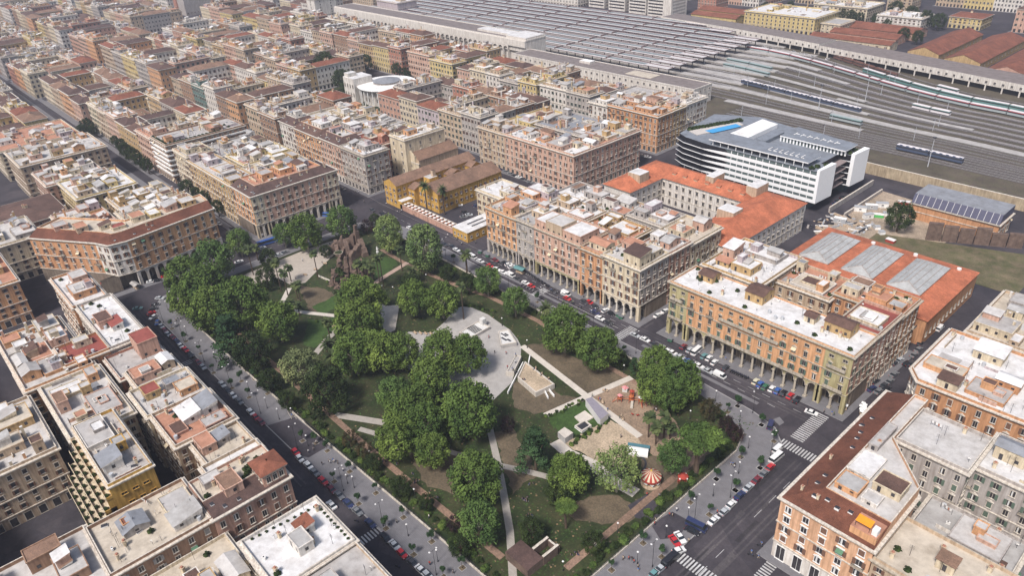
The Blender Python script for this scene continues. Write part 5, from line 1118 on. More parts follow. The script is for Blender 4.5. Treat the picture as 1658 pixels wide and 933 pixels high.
shed('red roofed shed left of the classical palace', -520, -462, 742, 760, 7, 3, 'yellow', 'redtile')
shed('low red roofed store behind the office towers', -530, -470, 770, 792, 7, 3, 'yellow', 'redtile')
shed('big yellow gabled shed with red roof by the right picture edge', -262, -236, 700, 800, 7, 5, 'ochre', 'redtile', 'y')
shed('second big red roofed shed at the right picture edge', -228, -200, 690, 800, 7, 5, 'ochre', 'redtile', 'y')
shed('third red roofed shed past the picture corner', -190, -160, 670, 790, 7, 5, 'rose', 'redtile', 'y')
for i, (x, wd) in enumerate([(-668, 26), (-632, 26), (-597, 26), (-562, 34)]):
    t = thing('office_tower', f"pale grey office tower with ribbon windows beyond the canopies, {nth(i)} from the cream office wing", 'office tower', (x, 757 - i * 3, 0), group='four office towers in a row')
    m = MB(); m.prism(rect(-wd / 2, wd / 2, -10, 20), 0, 30, WALLM if False else wall('white'), roofm('pale')); m.build('wall', t)
    for f in range(8): m = MB(); m.box(-wd / 2 + 1, wd / 2 - (1 if i < 3 else 12), -10.1, -9.9, 2.5 + f * 3.6, 4.1 + f * 3.6, GLASS); m.box(wd / 2 - .1, wd / 2 + .1, -7, 17, 2.5 + f * 3.6, 4.1 + f * 3.6, wall('grey')); m.build('ribbon_window', t)
building('office_wing', 'long cream office wing with regular square windows beyond the canopies', 'office building', rect(-800, -690, 736, 756), 24, 'white', floors=5, bay=5.5, roofc='pale', seed=302, rooms=2, shut=None, base=3)
building('brick_tower_block', 'brick red block between the office towers and classical palace', 'block', rect(-545, -520, 790, 815), 18, 'red', floors=4, bay=4, roofc='redroof', seed=303, rooms=1, shut=None)
building('villa', 'pale villa with flat white roof among palms beyond the yard', 'villa', rect(-420, -360, 830, 870), 14, 'cream', floors=3, bay=4.5, roofc='pale', seed=304, rooms=6)
building('villa', 'cream villa with white terraces right of the palm garden', 'villa', rect(-345, -300, 820, 850), 11, 'white', floors=2, bay=4.5, roofc='pale', seed=305, rooms=4)
building('villa', 'yellow villa with brown tiled roof in the wooded upper right corner', 'villa', rect(-285, -255, 850, 880), 11, 'yellow', floors=2, bay=4.5, roof='hip', tile='redtile', seed=306)
building('brown_tower', 'tall brown apartment tower at the top right', 'tower', rect(-372, -345, 905, 930), 30, 'tan', floors=8, bay=5, roofc='terrace', seed=307, rooms=1)
# upper left landmarks
building('basilica', 'grey white basilica hall with red brick end near the upper left edge', 'basilica', rect(-1165, -1115, 402, 450), 26, 'grey', floors=2, bay=8, roof='hip', tile='dulltile', seed=308, shut=None, far=False) if False else None
bs = thing('basilica', 'grey white basilica hall with red brick end wall at the top left', 'basilica', (-1128, 408, 0)); gable_wing(bs, 'n', -12, 12, -14, 52, 26, 5, wall('grey'), roofm('lead'), 'y', (1,), floors=1, bay=5); m = MB(); m.box(-22, -12.1, -16, 6, 0, 30, wall('red'), roofm('browntile')); m.build('end_tower', bs)
building('museum_palace', 'large tan palace with raised roof pavilions near the top left', 'palace', rect(-1000, -905, 566, 620), 19, 'tan', floors=4, bay=5, roofc='terracotta', seed=309, rooms=14, shut=None)
building('scaffolded_building', 'corner building wrapped in pale blue white scaffold sheeting', 'building', rect(-885, -838, 560, 590), 17, 'lilac', floors=4, bay=4, roofc='pale', seed=310, rooms=1, shut=None, windows=False)
building('slab_tower', 'slim white slab tower at the start of the long arcade', 'tower', rect(-905, -885, 470, 500), 30, 'white', floors=7, bay=20, roofc='pale', seed=311, rooms=0, shut=None)
# distant quarters beyond the station, joined
FAR = []
k = 80
for i, (xa, xb, ya, yb) in enumerate([(-900, -820, 770, 850), (-800, -710, 800, 860), (-690, -600, 850, 910), (-580, -500, 850, 910), (-480, -400, 900, 960), (-690, -600, 940, 1000), (-580, -480, 950, 1010), (-1010, -930, 720, 790), (-1130, -1050, 720, 790), (-1250, -1160, 700, 780), (-900, -820, 880, 940), (-340, -250, 960, 1010), (-230, -150, 860, 930), (-230, -150, 960, 1030), (-130, -50, 780, 850), (-130, -50, 880, 950)]):
    block(f"{nth(i)} quarter beyond the station", xa, xb, ya, yb, 19, None, None, k, far=True, q=False); k += 1
# round exhibition hall in its garden
ac = thing('round_hall', 'round white aquarium hall with dark conical roof light and pale overhanging ring roof', 'hall', (-529, 334, 0))
m = MB(); m.cyl(0, 0, 20, 0, 20, 12, wall('white'), 40, False); m.build('wall', ac); m = MB(); m.cyl(0, 0, 24.5, 13.2, 24.5, 13.9, WHITE, 44, False); m.cyl(0, 0, 24.5, 13.9, 23.3, 14.3, WHITE, 44, False); m.cyl(0, 0, 23.3, 14.3, 11, 14.6, WHITE, 44, False); m.cyl(0, 0, 24.5, 13.2, 20, 12, wall('grey'), 44, False); m.build('ring_roof', ac)
m = MB(); m.cyl(0, 0, 11, 14.5, 10.6, 16.2, wall('grey'), 36, False); m.cyl(0, 0, 11.4, 16.2, .6, 19, roofm('lead'), 36); m.build('lantern', ac)
for i in range(30):
    a = 2 * pi * i / 30
    if seen((cos(a), sin(a))): put('window', win_mesh(1.4, 3, 'arch', None, STONE), ac, (20 * cos(a), 20 * sin(a), 3), a + pi / 2); put('column', small('ring_column') if 'ring_column' in SMALL else SMALL.setdefault('ring_column', (lambda q: (q.cyl(0, 0, .4, 0, .4, 13, WHITE, 6, False), q.mesh('column'))[1])(MB())), ac, (22.8 * cos(a + .1), 22.8 * sin(a + .1), 0))
m = MB(); m.box(-28, -12, -24, -6, 0, 20, wall('white'), roofm('pale')); m.box(-27, -21, -23, -15, 20, 23, wall('white'), roofm('pale')); m.build('entrance_block', ac)
for i in range(4): put('window', win_mesh(1.5, 2.6, 'arch', None, STONE), ac, (-26 + i * 4, -24, 12)); put('window', win_mesh(1.5, 2.6, 'arch', None, STONE), ac, (-26 + i * 4, -24, 5))
sheet('garden_ground', [(-605, 296), (-500, 296), (-500, 366), (-605, 366)], .05, GRASS)

o = DIST.build('distant_houses', None, kind='stuff'); o['label'] = 'mass of distant town houses fading into the haze'
# ---------------------------------------------------------------- square: pavement ring, roads, park
RING = [(-338, 82), (-336, 74), (-329, 68.5), (-318, 66), (-253, 66), (-193, 67), (-122, 70), (-96, 71), (-85, 76), (-80, 88), (-79, 112), (-79, 175), (-81, 183), (-87, 189), (-97, 191.5), (-120, 193), (-175, 193), (-255, 195.5), (-310, 197), (-328, 193), (-337, 182)]
b = MB(); b.prism(RING, -.1, .13, KERB, PAVE); struct('park_pavement', b)
b = MB(); b.ring(RING, offset(RING, .35), 0, .15, KERB); struct('kerb', b)
PK = [(-331, 84), (-327, 78.5), (-315, 76), (-252, 76), (-192, 77.5), (-135, 79.5), (-100, 80.5), (-92, 86), (-90, 96), (-90, 170), (-93, 179), (-103, 184), (-116, 186.5), (-175, 186), (-250, 187), (-300, 188), (-324, 186), (-331, 178)]
sheet('park_ground', PK, .17, GRASS)
def pxs(l, z=0): return [gp(x, y, z) for x, y in l]
def path(name, pts, w, z, m):
    b = MB(); poly_strip(b, pts, w / 2, z, m); struct(name, b)
z6, z8, z9, zP, zQ, zM = K(829, 466, 4.006), K(829, 700, 4.006), K(560, 660, 4.667), K(280, 330, 4.667), K(860, 560, 4.667), K(640, 480, 4.667)
zS, zT, zN, zR, zX = K(479, 466, 4.006), K(479, 700, 4.006), K(540, 340, 4.667), K(1179, 466, 4.006), K(1000, 600, 4.667)
zU = K(129, 466, 4.006); zV = K(1179, 700, 4.006); zG = K(400, 500, 4.667)
REDP = M('red_brown_path', (0.23, 0.155, 0.115), .12, .5, kind='soil')
sheet('soil_patch', ragged(ccw(pxs([(848, 560), (880, 556), (930, 580), (975, 592), (1022, 612), (952, 641), (900, 605)]))), .176, SOIL)
sheet('soil_patch', ragged(ccw(pxs([(828, 622), (868, 612), (905, 640), (940, 645), (905, 664), (868, 672), (835, 660)]))), .177, SOIL)
sheet('sand_yard', ragged(ccw(pxs([(914, 719), (988, 679), (1042, 719), (1028, 738), (1000, 760), (962, 748)]))), .186, SAND)
sheet('playground_ground', ragged(ccw(pxs([(957, 643), (1020, 615), (1052, 636), (1100, 690), (1110, 725), (1066, 748), (1046, 725)]))), .178, M('playground_earth', (.27, .20, .145), .12, .3, kind='soil'))
sheet('soil_patch', ragged(ccw(pxs([(1040, 745), (1075, 735), (1120, 700), (1165, 715), (1130, 760), (1085, 800), (1045, 800)]))), .179, SOIL)
sheet('lawn', ragged(ccw(pxs([(886, 676), (945, 650), (988, 672), (972, 690), (938, 705), (915, 716)]))), .181, LAWN)
sheet('lawn', ragged(ccw(pxs([(506, 498), (540, 480), (552, 470), (548, 498), (520, 510)]))), .181, LAWN)
sheet('soil_patch', ragged(ccw(pxs([(484, 462), (520, 468), (545, 478), (515, 505), (500, 505)]))), .179, SOIL)
sheet('lawn', ragged(ccw(pxs([(609, 415), (640, 420), (645, 428), (620, 448), (606, 450)]))), .181, LAWN)
sheet('lawn', ragged(ccw(pxs([(500, 520), (545, 515), (548, 530), (510, 565), (490, 560)]))), .181, LAWN)
sheet('soil_patch', ragged(ccw(pxs([(650, 720), (720, 720), (760, 760), (740, 800), (690, 790)]))), .1795, SOIL)
sheet('soil_patch', ragged(ccw(pxs([(800, 700), (830, 690), (870, 770), (830, 800), (818, 770)]))), .1793, SOIL)
sheet('soil_patch', ragged(ccw(pxs([(900, 820), (990, 800), (1040, 830), (1010, 850), (930, 845)]))), .1797, SOIL)
sheet('forecourt_paving', ccw(pxs([zP(420, 610), zP(560, 530), zP(830, 420), zP(1000, 350), zP(1230, 275), zP(1215, 390), zP(1110, 490), zP(1000, 600), zP(880, 610), zP(780, 560), zP(600, 640)])), .184, M('pale_stone_paving', (.42, .37, .31), .1, .4, kind='paving'))
sheet('central_plaza', ccw(pxs([(628, 590), (640, 552), (662, 538), (700, 540), (722, 520), (735, 502), (748, 497), (762, 498), (790, 510), (811, 525), (826, 535), (838, 550), (844, 562), (843, 578), (834, 600), (829, 620), (800, 648), (770, 645), (700, 625), (650, 590)])), .188, M('plaza_paving', (.38, .36, .335), .12, .35, kind='paving'))
sheet('plaza_arm', ccw(pxs([(614, 491), (628, 496), (647, 494), (640, 535), (622, 545)])), .19, CREAM)
sheet('entrance_paving', ccw(pxs([z8(750, 480), z8(870, 410), z8(960, 480), z8(1010, 520), z8(900, 580), z8(800, 560)])), .183, ASPH2)
sheet('asphalt_apron', ccw(pxs([(430, 691), (478, 676), (505, 698), (534, 722), (500, 742), (479, 737)])), .142, ASPH)
sheet('gate_apron', ccw(pxs([z8(900, 600), z8(1040, 520), z8(1150, 580), z8(1080, 690), z8(960, 700)])), .142, ASPH2)
for n_, l, w, z, m in [('park_path', [z6(66, 380), z6(490, 712), z6(790, 940), z6(830, 970)], 2.6, .196, CREAM), ('park_path', [z6(215, 832), z6(490, 708), z6(775, 585)], 2.6, .192, CREAM), ('park_path', [(898, 716), (920, 735), z8(520, 210), (990, 778), (1030, 800)], 4.2, .194, CREAM),
        ('park_path', [(780, 660), z9(1085, 150), z9(1150, 430), z9(1190, 640), z9(1240, 940), (832, 960)], 2.3, .197, M('grey_cream_path', (.36, .33, .29), .1, .5, kind='paving')), ('park_path', [z9(1150, 440), z8(60, 250), z8(220, 290), (915, 785)], 2.3, .1955, MATS['grey_cream_path']),
        ('park_path', [z9(600, 320), z9(790, 340), z9(910, 375), z9(1140, 430)], 2.0, .1935, MATS['grey_cream_path']), ('park_path', [z9(-80, 60), z9(80, 85), z9(250, 112), z9(420, 140)], 3.0, .1945, MATS['grey_cream_path']), ('park_path', [z9(100, 165), z9(220, 200), z9(330, 240)], 2.2, .1925, MATS['grey_cream_path']),
        ('park_path', [zG(690, 150), zG(600, 240), zG(520, 340), zG(480, 400)], 2.8, .1915, MATS['grey_cream_path']), ('park_path', [zP(745, 785), zP(1000, 825), zP(1250, 852)], 2.4, .193, CREAM), ('park_path', [zP(880, 640), zP(815, 770), zP(770, 815)], 2.4, .1985, CREAM),
        ('park_path', [zN(360, 300), zN(520, 395), zN(700, 480), zN(900, 560), zN(1000, 600), (790, 480), (870, 520), (960, 580), (1032, 622)], 2.2, .1905, REDP), ('park_path', [zN(250, 600), zN(380, 510), zN(560, 400)], 2.6, .1995, M('pink_stone_path', (.40, .29, .23), .1, .5, kind='paving'))]:
    path(n_, pxs(l), w, z, m)
path('park_path', [(-318, 88), (-280, 86), (-230, 86), (-180, 86), (-140, 87), (-112, 88)], 2.2, .2005, REDP)
path('park_path', [(-97, 98), (-97, 120), (-97, 150), (-98, 172)], 2.2, .2015, REDP)
# fence: low wall with railing, one thing per side
def fence(lb, pts):
    r = thing('fence', lb, 'fence', (*pts[0], .13)); P = [(x - pts[0][0], y - pts[0][1]) for x, y in pts]; m = MB()
    for i in range(len(P) - 1):
        a, c = P[i], P[i + 1]; L_ = hypot(c[0] - a[0], c[1] - a[1]); m.obox(((a[0] + c[0]) / 2, (a[1] + c[1]) / 2), atan2(c[1] - a[1], c[0] - a[0]), L_ / 2, .22, 0, .75, STONE)
    m.build('low_wall', r); m = MB()
    for i in range(len(P) - 1):
        a, c = P[i], P[i + 1]; L_ = hypot(c[0] - a[0], c[1] - a[1]); k = int(L_ / 1.2)
        for j in range(k): t = j / k; x, y = a[0] + (c[0] - a[0]) * t, a[1] + (c[1] - a[1]) * t; m.box(x - .04, x + .04, y - .04, y + .04, .75, 2.0, IRON)
        for z in (.95, 1.9): m.tube((*a, z), (*c, z), .04, IRON, 4)
    m.build('railing', r, kind='stuff')
fence('low stone wall with iron railing along the near-left pavement, upper half', PK[1:5] + [(-205, 77.2)])
fence('low stone wall with iron railing along the near-left pavement, lower half', [(-191, 77.5)] + PK[5:7])
fence('low stone wall with iron railing curving up the lower right pavement', PK[7:11])
fence('low stone wall with iron railing facing the long arcades', PK[12:16])
# ---- road markings
def zebra(px, ax, n, ln, st=1.0, w=.5, lb='zebra crossing'):
    x, y = gp(*px); m = MB()
    for i in range(n):
        o = (i - n / 2) * st
        if ax == 'x': m.face([(x - ln / 2, y + o, .012), (x + ln / 2, y + o, .012), (x + ln / 2, y + o + w, .012), (x - ln / 2, y + o + w, .012)], PAINT)
        else: m.face([(x + o, y - ln / 2, .012), (x + o + w, y - ln / 2, .012), (x + o + w, y + ln / 2, .012), (x + o, y + ln / 2, .012)], PAINT)
    struct('zebra_crossing', m)
zebra((874, 474), 'x', 9, 4.0); zebra((1013, 539), 'x', 11, 4.0); zebra((1312, 691), 'x', 17, 4.5, 1.05); zebra((1294, 731), 'y', 13, 3.8); zebra((1129, 922), 'y', 13, 3.8); zebra((601, 867), 'x', 9, 3.2, 1.05); zebra((1240, 925), 'x', 7, 3, 1.0); zebra((1110, 521), 'y', 3, 7, 3.4, .18); zebra((303, 589), 'y', 3, 4, 1.2, .3)
def line(pts, w=.16, dash=None):
    m = MB()
    if not dash: poly_strip(m, pts, w / 2, .014, PAINT)
    else:
        (x0_, y0_), (x1_, y1_) = pts; L_ = hypot(x1_ - x0_, y1_ - y0_); k = int(L_ / (dash * 2))
        for i in range(k): a, c = i * 2 * dash / L_, (i * 2 + 1) * dash / L_; poly_strip(m, [(x0_ + (x1_ - x0_) * a, y0_ + (y1_ - y0_) * a), (x0_ + (x1_ - x0_) * c, y0_ + (y1_ - y0_) * c)], w / 2, .014, PAINT)
    struct('road_marking', m)
line([(-340, 201), (-270, 200.5)], .16, 3); line([(-265, 200.5), (-165, 199.5)], .16); line([(-150, 199.3), (-88, 198.5)], .16, 3); line([(-268, 203.4), (-80, 202)], .14, 3); line([(-330, 59.5), (-175, 59.5)], .14, 3); line([(-150, 61), (-90, 62)], .14, 3); line([(-70.5, 90), (-70.5, 140)], .15, 4); line([(-71, 150), (-71, 176)], .15, 4)
line([(-345, 90), (-345, 180)], .14, 3)
for i, (a, c) in enumerate([((-330, 204), (-262, 203)), ((-262, 205.2), (-82, 204.5))]):  # worn tram and bus lane surfaces
    m = MB(); poly_strip(m, [a, c], 1.5, .006, ASPH2); struct('bus_lane', m)
m = MB(); poly_strip(m, [(-268, 197.6), (-165, 196.9)], .8, .16, PAVE); poly_strip(m, [(-150, 196.6), (-98, 196)], .8, .17, PAVE); struct('traffic_island', m)
sheet('traffic_island', ccw(pxs([(1252, 680), (1262, 676), (1270, 685), (1262, 690)])), .15, PAVE, .15)
rnd = random.Random(31)
WORN = M('repaired_asphalt', (.036, .034, .038), .1, .8, kind='road'); WORN2 = M('dusty_asphalt', (.075, .07, .074), .15, .8, kind='road')
for i in range(46):
    rg = rnd.choice(((-335, -175, 54, 65), (-150, -90, 54, 68), (-270, -85, 197.5, 207), (-78, -64, 90, 185), (-350, -340, 80, 190), (-345, -330, 195, 205), (-160, -150, 205, 255)))
    x, y = rnd.uniform(rg[0], rg[1]), rnd.uniform(rg[2], rg[3]); l_, w_ = (rnd.uniform(2, 14), rnd.uniform(.5, 1.8))
    if rg[1] - rg[0] < rg[3] - rg[2]: l_, w_ = w_, l_
    b = MB(); z_ = .004 + .0001 * i; b.face([(x, y, z_), (x + l_, y, z_), (x + l_, y + w_, z_), (x, y + w_, z_)], WORN if i % 3 else WORN2); struct('road_patch', b)
for a, c in (((-268, 200.9), (-82, 199.9)), ((-268, 205.6), (-82, 204.9)), ((-338, 57.6), (-178, 57.6)), ((-338, 61.8), (-178, 61.8)), ((-150, 58.6), (-86, 58.8)), ((-73.6, 82), (-73.6, 180)), ((-67.6, 82), (-67.6, 180))):
    for o_ in (-.8, .8):
        m = MB(); poly_strip(m, [(a[0] + (c[0] - a[0]) * t / 12, a[1] + (c[1] - a[1]) * t / 12 + (o_ if abs(c[0] - a[0]) > 20 else 0)) for t in range(13)] if abs(c[0] - a[0]) > 20 else [(a[0] + o_, a[1] + (c[1] - a[1]) * t / 12) for t in range(13)], .28, .0092 + .0001 * (o_ > 0), WORN2); struct('tyre_track', m)
for pts in ([(-357, 118), (-900, 118), (-900, 122), (-357, 122)], [(-366, 131.6), (-900, 131.6), (-900, 128), (-366, 128)]): sheet('pavement', ccw(pts), .12, PAVE, .12, KERB)
sheet('pavement', ccw([(-356, 58), (-352, 58), (-350, 117), (-356, 117)]), .121, PAVE, .12, KERB)

# ---------------------------------------------------------------- trees
BARK = M('pale_plane_bark', (0.30, 0.27, 0.21), .3, 2, kind='wall'); BARKD = M('brown_bark', (0.085, 0.06, 0.042), .3, 2, kind='wall')
LM = {'plane': M('plane_leaves', (0.088, 0.142, 0.036), .22, 1.3, kind='leaf', spec=.25), 'bright': M('fresh_plane_leaves', (0.150, 0.215, 0.085), .2, 1.3, kind='leaf', spec=.25), 'dark': LEAFD, 'purple': M('purple_leaves', (0.030, 0.017, 0.022), .25, 1.2, kind='leaf', spec=.2),
      'olive': M('olive_leaves', (0.13, 0.165, 0.085), .2, 1.3, kind='leaf'), 'cedar': M('cedar_needles', (0.032, 0.070, 0.034), .25, 1.4, kind='leaf', spec=.2), 'palm': M('palm_fronds', (0.060, 0.085, 0.036), .25, 1.4, kind='leaf'), 'light': M('light_plane_leaves', (0.088, 0.150, 0.045), .22, 1.3, kind='leaf', spec=.25), 'rust': M('rusty_green_leaves', (0.055, 0.045, 0.018), .25, 1.3, kind='leaf')}
def leafquad(b, c, nrm, s, m, rnd):
    n_ = (nrm + Vector((rnd.gauss(0, .45), rnd.gauss(0, .45), rnd.gauss(0, .45)))).normalized(); u = n_.orthogonal().normalized(); v = n_.cross(u); a = rnd.uniform(0, 3.14); u, v = u * cos(a) + v * sin(a), v * cos(a) - u * sin(a); s1 = s * rnd.uniform(.7, 1.3); u *= s1; v *= s1 * .7
    b.face([tuple(c - u), tuple(c - v), tuple(c + u), tuple(c + v)], m)
def crown_mesh(kind, seed, mat, lobes=78, per=95, leaf=.05):
    rnd = random.Random(seed); b = MB()
    for i in range(lobes):
        g = (i + .5) / lobes
        if kind == 'round': ph = g * 1.72 - .72; zz = max(-.75, 1 - 1.75 * g); rr = sqrt(max(.05, 1 - zz * zz)) * rnd.uniform(.58, .95); th = i * 2.4 + rnd.uniform(-.4, .4); c = Vector((rr * cos(th), rr * sin(th), zz * .86 + rnd.uniform(-.04, .1))); r = rnd.uniform(.15, .27); flat = 1.25
        elif kind == 'tall': zz = 1 - 2 * g; rr = sqrt(max(.04, 1 - zz * zz)) * .72; th = i * 2.4 + rnd.uniform(-.4, .4); c = Vector((rr * cos(th), rr * sin(th), zz * 1.1)); r = rnd.uniform(.16, .28); flat = 1.1
        elif kind == 'umbrella': rr = sqrt(g) * .82; th = i * 2.4; c = Vector((rr * cos(th), rr * sin(th), .22 * (1 - rr * rr) + rnd.uniform(-.05, .05))); r = rnd.uniform(.17, .27); flat = .55
        elif kind == 'cedar': lv = i % 7; zz = 1.0 - lv * .3; rr = (.15 + lv * .12) * rnd.uniform(.5, 1.1); th = i * 2.4; c = Vector((rr * cos(th), rr * sin(th), zz)); r = rnd.uniform(.2, .3); flat = .38
        else: c = Vector((rnd.uniform(-.55, .55), rnd.uniform(-.55, .55), rnd.uniform(-.1, .5))); r = rnd.uniform(.3, .45); flat = .9
        for k in range(per):
            d = Vector((rnd.gauss(0, 1), rnd.gauss(0, 1), rnd.gauss(0, 1) + .35)).normalized(); q = rnd.uniform(.72, 1.08) * (1 if rnd.random() < .8 else .55)
            p = c + Vector((d.x * r * q, d.y * r * q, d.z * r * q * flat))
            leafquad(b, p, d, leaf, mat, rnd)
        # drooping strands for the cedar
    return b.mesh('crown')
def trunk_mesh(kind, seed, bark):
    rnd = random.Random(seed); b = MB()
    if kind == 'umbrella':
        b.tube((0, 0, -3.4), (.1, .05, -.5), .13, bark, 7, .085)
        for i in range(7): a = i * .9; b.tube((.1, .05, -.6), (.55 * cos(a), .55 * sin(a), .02), .05, bark, 4, .02)
        return b.mesh('trunk')
    zb = -1.25
    b.tube((0, 0, zb), (.03, .02, -.35), .075, bark, 7, .055)
    for i in range(6):
        a = i * 1.05 + rnd.uniform(-.3, .3); e = Vector((.5 * cos(a), .5 * sin(a), rnd.uniform(.1, .5))); mid = Vector((.22 * cos(a), .22 * sin(a), -.1)); b.tube((.03, .02, -.45), tuple(mid), .045, bark, 5, .03); b.tube(tuple(mid), tuple(e), .03, bark, 5, .012)
    b.tube((.03, .02, -.4), (0, 0, .55), .05, bark, 5, .015)
    return b.mesh('trunk')
TP = {}
def protos(key, kind, mat, bark, n=3, **kw):
    TP[key] = [(crown_mesh(kind, 10 + i + len(TP) * 5, mat, **kw), trunk_mesh(kind, i, bark)) for i in range(n)]
protos('plane', 'round', LM['plane'], BARK, 5); protos('bright', 'tall', LM['bright'], BARK, 2, per=90); protos('olive', 'round', LM['olive'], BARK, 2, per=80); protos('dark', 'round', LM['dark'], BARKD, 3, lobes=50, per=80)
protos('purple', 'round', LM['purple'], BARKD, 2, lobes=40, per=60); protos('cedar', 'cedar', LM['cedar'], BARKD, 2, lobes=70, per=70); protos('pine', 'umbrella', LM['plane'], BARKD, 2, lobes=40, per=120, leaf=.05); protos('rust', 'round', LM['rust'], BARKD, 1, lobes=26, per=90)
protos('sparse', 'round', LM['bright'], BARK, 1, lobes=64, per=42); protos('light', 'round', LM['light'], BARK, 2, lobes=70, per=80)
NT = [0]
def place_tree(key, x, y, R, zc, label, group=None, nm=None, hs=1.0):
    i = NT[0]; NT[0] += 1; cm, tm = TP[key][i % len(TP[key])]
    r = thing(nm or {'pine': 'umbrella_pine', 'cedar': 'cedar_tree', 'plane': 'plane_tree', 'bright': 'plane_tree', 'sparse': 'plane_tree', 'light': 'plane_tree'}.get(key, 'broadleaf_tree'), label, 'tree', (x, y, .15), (i * 1.7) % 6.28, group)
    put('crown', cm, r, (0, 0, zc), sc=(R, R, R * hs)); s = zc / (3.4 if key == 'pine' else 1.25)
    put('trunk', tm, r, (0, 0, zc), sc=(R * .9, R * .9, s if key in ('pine',) else s)); return r
def tree(key, px, py, rpx, label, clear=3.2, hs=1.0, group=None, nm=None):
    z = 10; rpx *= {'plane': 1.04, 'light': 1.0, 'dark': 1.0, 'sparse': 1.05}.get(key, 1.0) * (1.13 if px < 480 and py > 400 else 1)
    for _ in range(3):
        x, y = gp(px, py, z); R = rpx / pxm(x, y, z); z = R * (.75 if key != 'bright' else 1.0) * hs + clear
        if key == 'pine': z = R * 1.5 + clear
        if key == 'cedar': z = R * .8 + clear
    x, y = gp(px, py, z); return place_tree(key, x, y, R, z, label, group, nm, hs)
